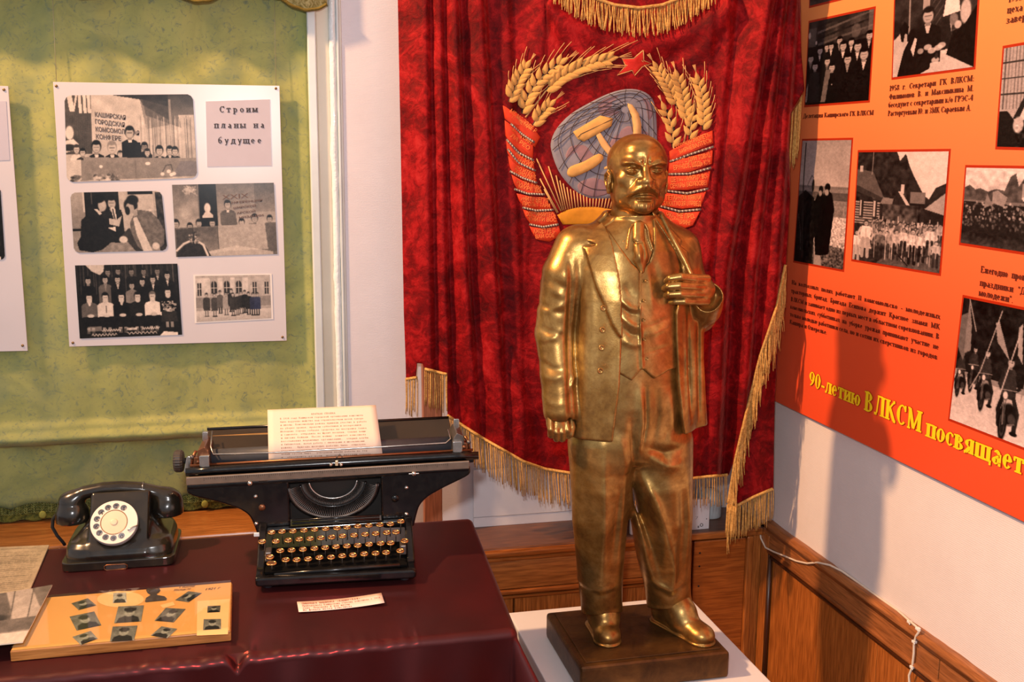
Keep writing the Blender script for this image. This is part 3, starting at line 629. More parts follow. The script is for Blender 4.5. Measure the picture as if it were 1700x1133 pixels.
def pic_building():
    p = Paint(130, 76, 196); p.grad(0, 214, 60, 190); r = np.random.RandomState(3)
    p.rect(0, 0, 100, 5, 186); p.rect(70, 4, 100, 60, 186); p.grain(10, 20)
    for x in (20, 37, 53): p.rect(x-1, 4, x+9.5, 46, 168, .7); p.ell(x+4.5, 20, 3.8, 8, 60); p.rect(x+.7, 20, x+8.2, 40, 66); p.rect(x+4.1, 12, x+4.8, 40, 220); p.rect(x+.7, 26, x+8.2, 27.4, 220)
    for x in (2, 76, 92): p.rect(x, 16, x+5.8, 44, 70); p.rect(x+2.6, 16, x+3.3, 44, 222); p.rect(x, 27, x+6, 28.6, 222)
    p.rect(0, 48, 100, 70, 150); p.rect(0, 70, 100, 76, 180); p.rect(0, 76, 100, 100, 204); p.grad(76, 210, 100, 186)
    for x, y, c, sk in ((14, 42, 76, 1), (24.5, 43, 88, 1), (32, 37, 112, 0), (40, 41, 170, 1), (47, 34, 60, 0), (49, 43, 70, 1), (55, 42, 66, 1), (60, 40, 60, 1), (65, 38, 44, 0), (70, 42, 48, 0), (76, 44, (60, 66, 92), 0), (82, 44, (66, 74, 104), 0)):
        p.person(x, y, 4.4, c, 186, 70, 2.2, 6.8); p.poly([(x-3.6, y+22), (x+3.6, y+22), (x+4.2, y+34), (x-4.2, y+34)], c)
        for s_ in (-1.5, 1.5): p.rect(x+s_-.8, y+33, x+s_+.8, y+46, 130 if sk else 50)
        p.rect(x-3, y+45.5, x+3, y+47.5, 60)
    p.grain(8); return p
def pic_delegation():
    p = Paint(112, 152, 26); p.rect(0, 0, 100, 34, 62); p.grain(26, 10, 0, 36)
    for i in range(5): p.poly([(14+i, 6+7*i), (100, -8+8*i), (100, -6+8*i), (14+i, 9+7*i)], 96 if i % 2 else 40)
    p.rect(1, 8, 13, 30, 120, .6); p.ell(2, 16, 2, 4, 214, .8); p.ell(14, 26, 1.6, 2.4, 220, .8); p.ell(76, 20, 7, 8, 110, .7); p.rect(94, 0, 100, 30, 130, .6); p.rect(0, 30, 100, 100, 22)
    for x, y, h_, sh in ((21, 36, 4.6, 190), (32, 33, 4, 180), (39, 33, 4.2, 200), (52, 28, 4.6, 150), (70, 32, 4.4, 205), (96, 28, 5, 180), (58, 35, 5.4, 206), (80, 38, 5.8, 200), (6, 44, 5, 120), (34, 50, 4.8, 105), (14, 54, 5, 70), (42, 58, 5.2, None), (66, 51, 5.8, 150), (90, 48, 6.6, 205)):
        p.person(x, y, h_, 24, 176, 16, 2.3, 7, sh)
    p.poly([(6, 62), (22, 62), (24, 98), (4, 98)], 52); p.poly([(32, 60), (40, 60), (36, 98), (26, 98)], 112); p.poly([(38, 72), (48, 70), (52, 98), (34, 98)], 20); p.poly([(1, 80), (4, 72), (3, 97), (0, 97)], 150); p.ell(43, 78, .8, .8, 190)
    p.grain(7); return p
def pic_meeting():
    p = Paint(140, 172, 70); p.grad(0, 70, 60, 46); p.grain(14, 14); p.rect(19, 0, 21.5, 58, 150); p.rect(37, 0, 46, 40, 170); p.rect(46, 0, 62, 46, 58)
    for i in range(4): p.line([(50, 30+9*i), (62, 16+9*i)], 1.4, 84)
    p.poly([(0, 68), (60, 58), (100, 86), (100, 100), (30, 100)], 196); p.grain(16, 26, 60, 90, 34, 70)
    p.poly([(66, 22), (79, 24), (82, 43), (62, 46)], 224); p.rect(71, 46, 73, 74, 176); p.ell(75, 50, 5, 6, 130); p.poly([(50, 66), (56, 56), (70, 50), (76, 78), (52, 80)], 40)
    p.person(44, 42, 8, 26, 176, 34, 2.2, 6, 196); p.poly([(36, 60), (54, 60), (52, 82), (40, 82)], 26)
    p.ell(92, 34, 8, 13, 70); p.ell(88, 44, 6, 12, 190); p.poly([(100, 40), (88, 56), (74, 62), (68, 84), (100, 100)], 20); p.ell(80, 56, 4, 4, 186)
    p.poly([(6, 58), (14, 50), (18, 60), (16, 100), (0, 100), (0, 62)], 190); p.poly([(8, 52), (14, 44), (20, 50), (16, 66), (10, 64)], 24); p.poly([(15, 56), (18, 58), (16, 72), (12, 70)], 176)
    p.poly([(14, 74), (22, 62), (30, 60), (34, 78), (50, 84), (48, 96), (36, 100), (6, 100)], 24); p.ell(26, 62, 7, 9, 22); p.poly([(28, 62), (31, 64), (27, 82), (23, 74)], 200)
    for x, y in ((45, 74), (50, 78), (58, 76), (62, 74), (55, 88)): p.ell(x, y, 5, 3, 214, .8)
    p.ell(56, 84, 2.2, 3, 50); p.ell(36, 77, 4, 3, 180, .8); p.grain(8); return p
def pic_field():
    p = Paint(96, 210, 140); p.grad(0, 166, 36, 178); p.grain(10, 5, 0, 36); p.rect(0, 36, 100, 41, 128); p.rect(0, 38, 100, 42, 150, .5); p.rect(0, 41, 100, 47, 100); p.rect(0, 47, 100, 60, 140); p.grad(60, 206, 86, 190); p.grain(24, 50, 48, 60); p.grain(60, 60, 60, 100); p.poly([(0, 80), (100, 84), (100, 100), (0, 100)], 60, .6); p.grain(60, 44, 80, 100, 0, 100, 5)
    p.poly([(0, 46), (14, 40), (34, 46), (40, 60), (38, 100), (0, 100)], 26); p.grain(26, 26, 46, 100, 0, 34, 8)
    p.poly([(38, 62), (50, 76), (58, 100), (42, 100)], 160); p.ell(30, 36, 2.6, 5, 40); p.line([(18, 36), (26, 28), (30, 30)], 1, 50)
    p.poly([(34, 50), (42, 42), (52, 42), (56, 92), (44, 92), (38, 70)], 18); p.poly([(50, 46), (58, 38), (70, 42), (76, 54), (74, 66), (70, 90), (54, 92)], 16)
    p.ell(47, 39, 4.4, 3, 30); p.ell(46, 42, 3.4, 2.4, 150); p.ell(60, 37, 5.4, 3.2, 22); p.ell(59, 41, 4.2, 2.6, 160); p.line([(8, 2), (9, 40), (17, 96)], 2, 60); p.line([(2, 60), (10, 76), (12, 90)], 1, 110); p.grain(8); return p
def pic_village():
    p = Paint(156, 196, 214); r = np.random.RandomState(12)
    p.poly([(0, 0), (46, 0), (50, 6), (56, 0), (60, 10), (66, 20), (72, 28), (78, 36), (84, 40), (90, 30), (100, 26), (100, 60), (0, 60)], 52); p.grain(22, 30, 0, 44, 0, 62); p.poly([(47, 0), (84, 0), (100, 0), (100, 25), (90, 29), (84, 38), (76, 30), (70, 22), (64, 12), (56, 2), (50, 8)], 216)
    p.poly([(0, 16), (8, 16), (20, 18), (34, 40), (22, 42), (0, 30)], 104); p.poly([(0, 30), (34, 41), (34, 44), (0, 36)], 70); p.rect(3, 12, 7, 18, 190); p.line([(19, 0), (18.5, 20)], .7, 170)
    for i in range(11): p.rect(0, 45+2.4*i, 30, 46.3+2.4*i, 168); p.rect(0, 46.3+2.4*i, 30, 47.4+2.4*i, 58)
    for x in (5, 22): p.rect(x, 42, x+5, 60, 60); p.rect(x+.6, 44, x+3, 58, 190)
    p.poly([(30, 46), (34, 40), (46, 41), (44, 47)], 140); p.poly([(46, 44), (50, 34), (54, 34), (72, 54), (66, 54)], 52); p.poly([(50, 34), (54, 34), (74, 57), (70, 57)], 200); p.rect(53, 28, 57, 36, 200); p.rect(64, 34, 80, 44, 126); p.rect(64, 44, 80, 47, 40); p.poly([(80, 48), (100, 34), (100, 52)], 168); p.poly([(80, 50), (100, 52), (100, 66), (80, 66)], 44)
    p.rect(34, 46, 74, 66, 84); p.grain(50, 30, 46, 66, 34, 76); p.rect(84, 64, 100, 72, 150); p.rect(84, 66, 100, 67, 50); p.rect(84, 69, 100, 70, 50)
    p.poly([(0, 66), (100, 66), (100, 100), (0, 100)], 58); p.grain(30, 40, 64, 90); p.poly([(30, 100), (44, 88), (60, 92), (100, 86), (100, 100)], 98); p.grain(18, 60, 88, 100)
    for i in range(150): p.ell(22+r.rand()*76, 60+r.rand()*14, .7+r.rand()*.8, .8+r.rand()*1.6, int(30+r.rand()*190), .75)
    for i in range(34):
        x = 24+(i*2.2)+r.rand()*1.5; y = 58+r.rand()*7+(1-abs(x-60)/40)*2; fig(p, x, y, 17+r.rand()*5, int(90+r.rand()*130), int(30+r.rand()*70), 46, 165, (r.rand()-.4)*3 if r.rand() > .5 else 0, r.rand() > .7)
    for x, y, h_, tp, lg in ((4, 72, 30, 222, 200), (15, 62, 34, 226, 190), (70, 66, 30, 226, 34), (80, 68, 25, 220, 40), (88, 62, 26, 214, 60), (52, 68, 26, 200, 60), (60, 66, 24, 210, 50), (41, 70, 24, 170, 70), (33, 70, 25, 120, 50), (95, 74, 22, 196, 60)): fig(p, x, y, h_, tp, lg, 60, 176, 1.6 if x > 20 else 0, x < 20)
    p.grain(26, 50, 60, 90, 20, 100, 4)
    p.line([(52, 88), (66, 98)], 1.2, 30); p.grain(9); return p
def pic_crowd():
    p = Paint(128, 132, 150); p.grad(0, 218, 30, 200); r = np.random.RandomState(5)
    p.poly([(0, 26), (6, 22), (14, 28), (20, 26), (30, 30), (40, 26), (50, 28), (56, 10), (62, 6), (66, 22), (74, 8), (82, 4), (90, 14), (100, 10), (100, 44), (0, 44)], 92); p.grain(24, 24, 4, 44); p.rect(0, 42, 100, 52, 126); p.poly([(0, 44), (100, 46), (100, 90), (0, 88)], 44)
    for i in range(230):
        x = r.rand()*100; y = 44+r.rand()*32; p.ell(x, y, .8+r.rand()*.8, 1+r.rand()*1.4, int(70+r.rand()*140 if y < 66 else 40+r.rand()*90), .8)
    p.poly([(26, 52), (29, 32), (36, 46)], 140); p.poly([(36, 30), (42, 28), (54, 36), (50, 48), (36, 44)], 156); p.poly([(70, 18), (90, 24), (90, 34), (82, 42), (70, 37)], 166); p.poly([(70, 36), (90, 24), (90, 30), (82, 42), (72, 39)], 214); p.line([(80, 42), (80, 60)], .8, 50); p.poly([(94, 56), (100, 54), (100, 86), (92, 76)], 140)
    p.grad(84, 40, 100, 74); p.grain(16, 30, 84, 100); p.grain(8); return p
def pic_shed():
    p = Paint(80, 172, 180); p.rect(0, 0, 60, 66, 176); 
    for i in range(9): p.rect(4+6*i, 0, 6+6*i, 62, 120 if i % 3 else 70, .7)
    for y in (14, 30, 46): p.rect(0, y, 50, y+1.6, 70)
    p.poly([(86, 0), (100, 0), (100, 60), (40, 80), (26, 70)], 206); p.poly([(80, 0), (87, 0), (34, 72), (24, 72)], 44); p.poly([(0, 64), (14, 64), (30, 76), (100, 60), (100, 100), (0, 100)], 30); p.ell(34, 78, 9, 8, 190); p.grain(50, 24, 78, 100, 30, 100); p.grain(10); return p
def pic_riders():
    p = Paint(126, 206, 150); p.rect(0, 0, 100, 58, 34); p.grain(18, 20, 0, 50); p.rect(0, 64, 100, 100, 206); p.grad(62, 190, 100, 216); p.grain(9, 50, 64, 100)
    def rider(x, y, s_):
        p.poly([(x-4*s_, y+5*s_), (x+4*s_, y+5*s_), (x+8*s_, y+10*s_), (x+8*s_, y+27*s_), (x-8*s_, y+27*s_), (x-8*s_, y+10*s_)], 64); p.line([(x-7*s_, y+10*s_), (x-10*s_, y+18*s_), (x-7*s_, y+22*s_)], 3.4*s_, 54); p.line([(x+7*s_, y+10*s_), (x+11*s_, y+18*s_), (x+6*s_, y+21*s_)], 3.4*s_, 34)
        p.line([(x-5*s_, y+26*s_), (x-9*s_, y+36*s_), (x-7*s_, y+48*s_)], 4.4*s_, 34); p.line([(x+6*s_, y+26*s_), (x+11*s_, y+36*s_), (x+9*s_, y+50*s_)], 4.6*s_, 46); p.ell(x+9*s_, y+51*s_, 4*s_, 1.6*s_, 20)
        p.ell(x+3*s_, y+38*s_, 7.5*s_, 8*s_, 28); p.ell(x+6*s_, y+41*s_, 4*s_, 4*s_, 74); p.line([(x+1*s_, y+46*s_), (x+9*s_, y+44*s_)], 1.3*s_, 130)
        p.ell(x-3*s_, y+45*s_, 4.6*s_, 13.5*s_, 14); p.ell(x-3*s_, y+45*s_, 2.9*s_, 10.5*s_, 96); p.ell(x-3*s_, y+45*s_, 2.3*s_, 9*s_, 44); p.ell(x-3*s_, y+45*s_, .8*s_, 2*s_, 150)
        p.poly([(x-6.5*s_, y+36*s_), (x+1*s_, y+34*s_), (x+2*s_, y+38*s_), (x-6*s_, y+40*s_)], 24); p.line([(x-4*s_, y+24*s_), (x-3.4*s_, y+45*s_)], 1.2*s_, 120); p.line([(x-1.4*s_, y+24*s_), (x-2.4*s_, y+45*s_)], 1.0*s_, 100)
        p.ell(x-2.6*s_, y+25*s_, 3.1*s_, 3.4*s_, 70); p.ell(x-2.6*s_, y+25*s_, 2.5*s_, 2.8*s_, 214); p.line([(x-11*s_, y+22*s_), (x-3*s_, y+21*s_), (x+9*s_, y+20*s_)], 1.0, 160)
        p.rect(x-1.6*s_, y+3*s_, x+1.6*s_, y+6*s_, 140); p.ell(x, y, 4.2*s_, 4.4*s_, 60); p.ell(x, y+1.0*s_, 3.2*s_, 3.3*s_, 180); p.ell(x, y-2.6*s_, 3.4*s_, 2.2*s_, 30); p.rect(x-1.8*s_, y+.2*s_, x+1.8*s_, y+1.0*s_, 80, .8)
    rider(7, 44, .62); rider(22, 38, .6); rider(37, 38, .8); rider(94, 40, .95); rider(64, 40, 1.05)
    p.poly([(0, 14), (10, 10), (12, 34), (8, 50), (0, 40)], 116); p.poly([(8, 0), (14, 20), (16, 40), (8, 44)], 140); p.line([(8, 0), (20, 24)], 1.4, 170)
    p.poly([(42, 14), (46, 12), (54, 26), (62, 40), (46, 28)], 156); p.line([(48, 4), (30, 54), (20, 70)], 1.3, 176); p.poly([(68, 14), (72, 10), (76, 40), (70, 34)], 168); p.poly([(76, 10), (84, 14), (100, 40), (100, 50), (82, 30)], 150)
    p.line([(72, 12), (50, 84)], 1.5, 186); p.line([(84, 36), (78, 66)], 1.2, 150); p.grain(8); return p

# ================================================================== white photo boards hanging on the curtain
BY = YB+.012
M_board = plain('white_board', srgb(210, 204, 207), .28, 0, .02, 8)
def quad(pts, Y): return [aty(x, y, Y) for x, y in pts]
def slab(name, q, th, mat, parent=None, nrm=(0, 1, 0), bev=0):
    n = np.asarray(nrm, float)*th
    return MB().hexa([q[0], q[1], q[2], q[3]]+[p+n for p in q]).build(name, mat, parent, bev)
def pin(q, parent, name='pin'):
    m = MB().lathe([(.0035, 0), (.0035, .001), (.0022, .0022), (0, .0026)], 12, q, Matrix.Rotation(PI/2, 3, 'X')); return m.build(name, M_nail, parent)
M_nail = plain('brass_nail', srgb(140, 112, 74), .35, .8)
bq = quad([(88, 136), (464, 142.5), (476, 566), (115, 576)], BY)
b1 = slab('photo_board', bq, .004, M_board, None, bev=.0006)
tag(b1, 'white photo board with five black-and-white pictures and a typed heading on the green curtain', 'board')
for x, y in ((93.5, 143), (458, 147), (469, 560), (121, 569.5)): pin(aty(x, y, BY), b1)
def photo(pts, Y, pic, parent, name='photograph', border=0, corner=0, mat=None, tint=(1, .935, .875)):
    q = quad(pts, Y); c = sum(q)/4
    fr = slab('mount', [c+(p-c)*(1+border)+np.array([0, .0004, 0]) for p in q], .0005, M_paperw, parent) if border else None
    o = print_mesh(name, pic, bil(q), mat or M_print, parent, tint, corner); return q
T1 = (1, .93, .865)
q = photo([(107, 158.5), (320, 156.5), (327.5, 295.5), (111, 302.5)], BY-.0016, pic_hall(), b1, corner=.08, tint=T1); f = bil(q)
ink = MB()
def on(f, ink, txt, u0, v0, u1, v1, h, bold=.03): 
    a, b = f(u0/100, v0/100), f(u1/100, v1/100); put_text(ink, txt, a, b, h, up=(0, 0, 1), off=(0, -.0006, 0), bold=bold)
on(f, ink, 'КАШИРСКАЯ', 22.8, 24.6, 46.4, 29.0, .0112); on(f, ink, 'ГОРОДСКАЯ', 22.8, 32.8, 45.4, 37.4, .0112); on(f, ink, 'КОМСОМОЛ', 22.9, 41.6, 45.2, 45.4, .0112); on(f, ink, 'АЯ', 51.6, 46.6, 56.4, 47.4, .0112); on(f, ink, 'КОНФЕРЕ', 23.0, 50.2, 42.2, 53.4, .0112)
ink.build('lettering', plain('grey_lettering', srgb(92, 76, 66), .5), b1)
photo([(116.5, 320), (268, 317), (278, 416), (123, 420)], BY-.0016, pic_handshake(), b1, corner=.1, tint=T1)
q = photo([(285.5, 307), (454.5, 303.5), (460.5, 422), (292.5, 427)], BY-.0016, pic_podium(), b1, mat=M_gloss_print, tint=T1); f = bil(q); ink = MB()
on(f, ink, 'XXIX', 48, 22, 74, 20, .0125, 0); on(f, ink, 'НФЕРЕНЦИЯ', 57, 28, 87.5, 25.4, .0055); on(f, ink, 'ШИРСКОЙ', 58.5, 35.5, 81, 32.8, .0055); on(f, ink, 'АРСКОЙ', 61.5, 42.6, 80, 40.4, .0055); on(f, ink, 'НИЗАЦИИ', 63.5, 49, 88, 46.2, .0055)
ink.build('lettering', plain('brown_lettering', srgb(96, 70, 58), .5), b1)
photo([(124.5, 441), (294.5, 438), (302.5, 556), (132.5, 562.5)], BY-.0016, pic_group(), b1, tint=T1)
photo([(324, 458.5), (448, 456.5), (450.5, 528.5), (326.5, 535)], BY-.0016, pic_building(), b1, border=.05, tint=(1, .94, .89))
hq = quad([(341.5, 168.5), (448, 165), (451, 275.5), (344, 277)], BY-.001); slab('heading_paper', hq, .0008, plain('grey_paper', srgb(192, 187, 198), .6, 0, .02), b1)
M_typed = plain('typed_ink', srgb(52, 44, 46), .6, 0, .02)
for txt, x0, x1, y in (('Строим', 363, 429, 187), ('планы на', 354, 441, 213), ('будущее', 360, 436, 238.5)):
    ink = MB(); a, b = aty(x0, y, BY-.0016), aty(x1, y-.5, BY-.0016); put_serif(ink, [(txt, .0158)], a, b, off=(0, -.00012, 0), thick=.15, thin=.10, ser=.075, mono=.8); ink.build('heading', M_typed, b1)
M_thread = plain('nylon_thread', srgb(170, 164, 130), .3)
for (x0, y0), (x1, y1) in (((86, -30), (94, 142)), ((455, -30), (458, 145))):
    o = MB().tube([aty(x0, y0, BY+.006), aty(x1, y1, BY+.004)], .0007, 5).build('thread', M_thread, b1)
# the next board, cut by the left edge of the picture
bq2 = quad([(-330, 134), (13.5, 143), (46, 583), (-300, 590)], BY); b2 = slab('photo_board.001', bq2, .004, M_board, None, bev=.0006)
tag(b2, 'white photo board cut off by the left edge, mostly blank with one photo edge', 'board')
for x, y in ((6.5, 149), (37.5, 574)): pin(aty(x, y, BY), b2)
photo([(-170, 312), (0.5, 311), (8.5, 431), (-160, 436)], BY-.0016, pic_group(), b2, corner=.06, tint=T1)
hq = quad([(-90, 172), (10, 168), (16, 266), (-84, 270)], BY-.001); slab('heading_paper', hq, .0008, bpy.data.materials['grey_paper'], b2)

# ================================================================== red display stand on the right wall
SX = XR-.020
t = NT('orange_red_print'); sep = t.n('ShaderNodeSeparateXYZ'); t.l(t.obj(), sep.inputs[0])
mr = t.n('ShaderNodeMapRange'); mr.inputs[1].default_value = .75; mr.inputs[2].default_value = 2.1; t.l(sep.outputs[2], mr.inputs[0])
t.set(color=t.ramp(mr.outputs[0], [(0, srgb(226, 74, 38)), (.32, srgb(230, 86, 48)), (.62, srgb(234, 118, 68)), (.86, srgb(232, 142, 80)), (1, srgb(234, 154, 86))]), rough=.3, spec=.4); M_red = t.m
z_b = atx(1286, 666, SX)[2]; y_b = atx(1286, 666, SX)[1]; z_b2 = atx(1697, 867.6, SX)[2]
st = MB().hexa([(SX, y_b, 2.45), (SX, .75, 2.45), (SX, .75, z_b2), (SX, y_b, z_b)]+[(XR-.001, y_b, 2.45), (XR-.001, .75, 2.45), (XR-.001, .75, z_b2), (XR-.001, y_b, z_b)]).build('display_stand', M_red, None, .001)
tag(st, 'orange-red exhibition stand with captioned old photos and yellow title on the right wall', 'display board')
M_frame = plain('dark_red_border', srgb(168, 40, 10), .35, 0, .03)
TR = (1, .88, .86)
def rphoto(pts, pic, name='photograph'):
    q = [atx(x, y, SX-.0012) for x, y in pts]; c = sum(q)/4
    yw = abs(q[0][1]-q[1][1]); zw = abs(q[0][2]-q[3][2]); b = .0052
    sy = 1+2*b/yw; sz = 1+2*b/zw
    fr = [c+(p-c)*np.array([1, sy, sz])+np.array([.0006, 0, 0]) for p in q]
    slab('print_border', fr, .0006, M_frame, st, (1, 0, 0))
    print_mesh(name, pic, bil(q), M_print, st, TR)
def rq(x0, y0, x1, y1):
    """upright rectangle on the stand from its top-left and bottom-right pixels"""
    a, b = atx(x0, y0, SX), atx(x1, y1, SX)
    return a, b
rphoto([(1343.6, 38), (1451, 14.6), (1441.5, 166.5), (1336.5, 174.6)], pic_delegation())
rphoto([(1487, -32), (1626, -62), (1616, 111), (1482, 128.5)], pic_meeting())
rphoto([(1332.5, 234), (1413.6, 232.5), (1399, 448), (1318, 433)], pic_field())
rphoto([(1425.5, 253), (1575, 251.5), (1559, 454), (1415, 430.5)], pic_village())
rphoto([(1604.5, 278.5), (1745, 281), (1735, 424), (1594.5, 403)], pic_crowd())
rphoto([(1667, 80.5), (1768, 63), (1757, 246), (1655, 243.5)], pic_shed())
rphoto([(1600, 494.5), (1745, 524.5), (1722, 752), (1576.5, 695.5)], pic_riders())
rphoto([(1346, -110), (1456, -150), (1449, -16.5), (1344.5, 9.6)], pic_crowd())
M_cap = plain('caption_ink', srgb(84, 22, 6), .5, 0, .02)
def rline(txt, x0, y0, x1, y1, h): put_serif(cap, [(txt, h)], atx(x0, y0, SX), atx(x1, y1, SX), off=(-.0012, 0, 0), thick=.19, thin=.09, ser=.05)
def rpara(lines, h):
    """lines [(text, x0,y0,x1,y1)]"""
    global cap
    cap = MB()
    for l in lines: rline(*l, h)
    tag(cap.build('caption', M_cap, st), kind='stuff')
rpara([('Делегация Каширского ГК ВЛКСМ', 1334, 196.5, 1451, 191)], .0112)
rpara([('1958  г.  Секретари  ГК  ВЛКСМ:', 1477, 151.5, 1618, 134.5), ('Филимонов  В.  и  Максимкина  М.', 1476.5, 165.5, 1617, 151), ('беседуют с секретарями к/о ГРЭС-4', 1475.5, 179, 1616, 167), ('Расторгуевым Ю. и ЗМК Сараевым А.', 1474.5, 192.8, 1613, 183.5)], .0118)
rpara([('На  колхозных  полях  работают  11  комсомольско  -  молодежных', 1315, 472, 1562, 530.5), ('тракторных  бригад.  Бригада  Есипова  держит  Красное  знамя  МК', 1314, 486, 1561, 547.5), ('ВЛКСМ и занимает одно из первых мест в областном соревновании. В', 1313.5, 500, 1560, 563.5), ('комсомольских  субботниках  на  уборке  урожая  принимают  участие  не', 1312.5, 512.5, 1559, 581), ('только молодые работники села, но и сотни их сверстников из городов', 1312, 525, 1557, 597.5), ('Кашира и Ожерелье.', 1311.5, 537.5, 1373.5, 556)], .0114)
rpara([('Ежегодно  проводятся', 1628.5, 452.5, 1738, 473), ('праздники  "День', 1627, 474.5, 1722, 493.5), ('молодежи".', 1625.5, 491, 1682.5, 503.5)], .0130)
rpara([('1958 г. Рабочие', 1674.5, 4.5, 1760, -12), ('цеха Кашир', 1672.5, 22.5, 1742, 9), ('завершили', 1671, 39.5, 1740, 26)], .0128)
m1, m2 = MB(), MB()
for txt, x0, y0, x1, y1, hp in (('90-летию', 1344, 640, 1430, 676.5, 26), ('ВЛКСМ', 1435, 680.5, 1531.5, 719.5, 34), ('посвящает', 1538, 724.5, 1701, 790, 35)):
    a, b = atx(x0, y0, SX), atx(x1, y1, SX); h0 = atx((x0+x1)/2, (y0+y1)/2-hp, SX)[2]-atx((x0+x1)/2, (y0+y1)/2, SX)[2]
    put_serif(m1, [(txt, h0)], a, b, off=(-.0012, 0, 0), thick=.19, thin=.08, ser=.06, grow=.022)
    put_serif(m2, [(txt, h0)], a, b, off=(-.0018, 0, 0), thick=.19, thin=.08, ser=.06)
m1.build('title_outline', plain('title_red', srgb(176, 26, 8), .35, 0, .02), st); m2.build('title_lettering', plain('title_yellow', srgb(250, 212, 30), .35, 0, .02), st)
# ================================================================== velvet banner in the corner
def interp(x, pts): return float(np.interp(x, [p[0] for p in pts], [p[1] for p in pts]))
# folds: (x at top y=0, x at y=450, x at y=850, half width, depth)
FOLDS = [(705, 711, 719, 40, .030), (729, 737, 752, 24, .026), (755, 772, 800, 28, .034), (797, 820, 842, 44, .034), (840, 858, 870, 40, .010),
         (1214, 1172, 1150, 50, .020), (1277, 1202, 1184, 60, .048), (1300, 1250, 1222, 30, .036), (1318, 1288, 1260, 30, .034), (1180, 1160, 1130, 60, .010),
         (905, 870, 880, 24, .005), (760, 900, 970, 40, .012), (690, 820, 905, 36, .012)]
def ban_fold(x, y):
    f = 0
    for a, b, c, wd, d in FOLDS:
        xc = a+(b-a)*y/450 if y < 450 else b+(c-b)*(y-450)/400
        q = (x-xc)/wd
        f += d*(math.exp(-q*q*1.6) if q < 0 else math.exp(-((x-xc)/(4.5+.06*wd))**2))*(min(1, max(.0, (y-420)/200)) if d == .012 else 1)*(.45+.55*min(1, max(0, (900-y)/500)) if xc < 900 else 1)
    # swag under the top hem and soft slack towards the bottom
    dx = (x-1060)/150
    if abs(dx) < 1: f += .020*math.exp(-((y-(75-70*dx*dx))/24)**2)+.010*math.exp(-((y-(140-120*dx*dx))/22)**2)
    f += .006*mnoise.noise((x*.012, y*.008, 0))+.003*mnoise.noise((x*.035, y*.02, 5))
    if y > 560: f += .010*(y-560)/200*math.sin((x-700)*.045+y*.01)
    return f
def bplane(x): return 2.735-(x-660)/675*.275
def bs(x, y, off=0.0): return aty(x, y, bplane(x)-ban_fold(x, y)-off)
B_LEFT = [(-400, 652), (-10, 661), (100, 663), (350, 668), (520, 671), (600, 674), (900, 680)]
B_RIGHT = [(-400, 1315), (0, 1327), (90, 1330), (150, 1335), (188, 1311), (240, 1308), (330, 1311), (440, 1304), (510, 1289), (590, 1262), (680, 1240), (760, 1221), (800, 1206), (900, 1198)]
B_BOT = [(600, 631), (673, 630), (691.5, 626), (692, 603), (704, 604), (705, 613), (741, 622), (742.5, 690), (770, 708), (800, 727), (835, 747), (870, 767), (905, 779), (945, 786), (1050, 794), (1140, 796), (1170, 792), (1209, 789), (1400, 780)]
t = NT('red_crushed_velvet'); v = t.obj()
n1 = t.noise(7.5, 8, .68, 1.2); n2 = t.noise(38, 6, .7, 1.0)
m = t.math('ADD', t.math('MULTIPLY', n1, .62), t.math('MULTIPLY', n2, .38))
t.set(color=t.ramp(m, [(.38, srgb(70, 0, 4)), (.49, srgb(112, 3, 8)), (.57, srgb(152, 16, 20)), (.72, srgb(182, 46, 46))]), rough=.62, spec=.12, sheen=.5, sheen_rough=.3, sheen_tint=(1, .25, .2, 1))  # sheen of the crushed pile is put into the colour as mottled reds
t.bump(m, .5, .012); M_velvet = t.m
def cloth_rows(lf, rt, bot, y0, ncol, nrow, off=0.0, ybias=None):
    P = np.zeros((nrow, ncol, 3)); 
    for j in range(ncol):
        s = j/(ncol-1); yb = 700.0
        for _ in range(12): yb = interp(lf(yb)*(1-s)+rt(yb)*s, bot) if ybias is None else ybias(s)
        for i in range(nrow):
            y = y0+(yb-y0)*i/(nrow-1); x = lf(y)*(1-s)+rt(y)*s; P[i, j] = bs(x, y, off)
    return P
P = cloth_rows(lambda y: interp(y, B_LEFT), lambda y: interp(y, B_RIGHT), B_BOT, -330, 250, 210)
ban = MB().grid(P).build('velvet_banner', M_velvet); so = ban.modifiers.new('thickness', 'SOLIDIFY'); so.thickness = .003; so.offset = -1
tag(ban, 'crimson crushed-velvet banner with gold fringe and embroidered coat of arms in the corner', 'banner')
# the folded-back layer at the lower right
fl = [(1306, 420), (1286, 640), (1284.5, 812)]
def flap_rt(y): return interp(y, [(400, 1305), (470, 1297), (560, 1290), (668, 1285.5), (815, 1284)])
def flap_lf(y): return interp(y, [(400, 1300), (510, 1284), (590, 1256), (680, 1234), (760, 1218), (845, 1212)])
P = np.zeros((60, 24, 3))
for i in range(60):
    for j in range(24):
        s = j/23; yb = 845-33*s; y = 410+(yb-410)*i/59; x = flap_lf(y)*(1-s)+flap_rt(y)*s
        P[i, j] = aty(x, y, bplane(x)+.022-.010*math.sin(s*7+y*.006))
fo = MB().grid(P).build('folded_layer', M_velvet, ban); so = fo.modifiers.new('thickness', 'SOLIDIFY'); so.thickness = .003

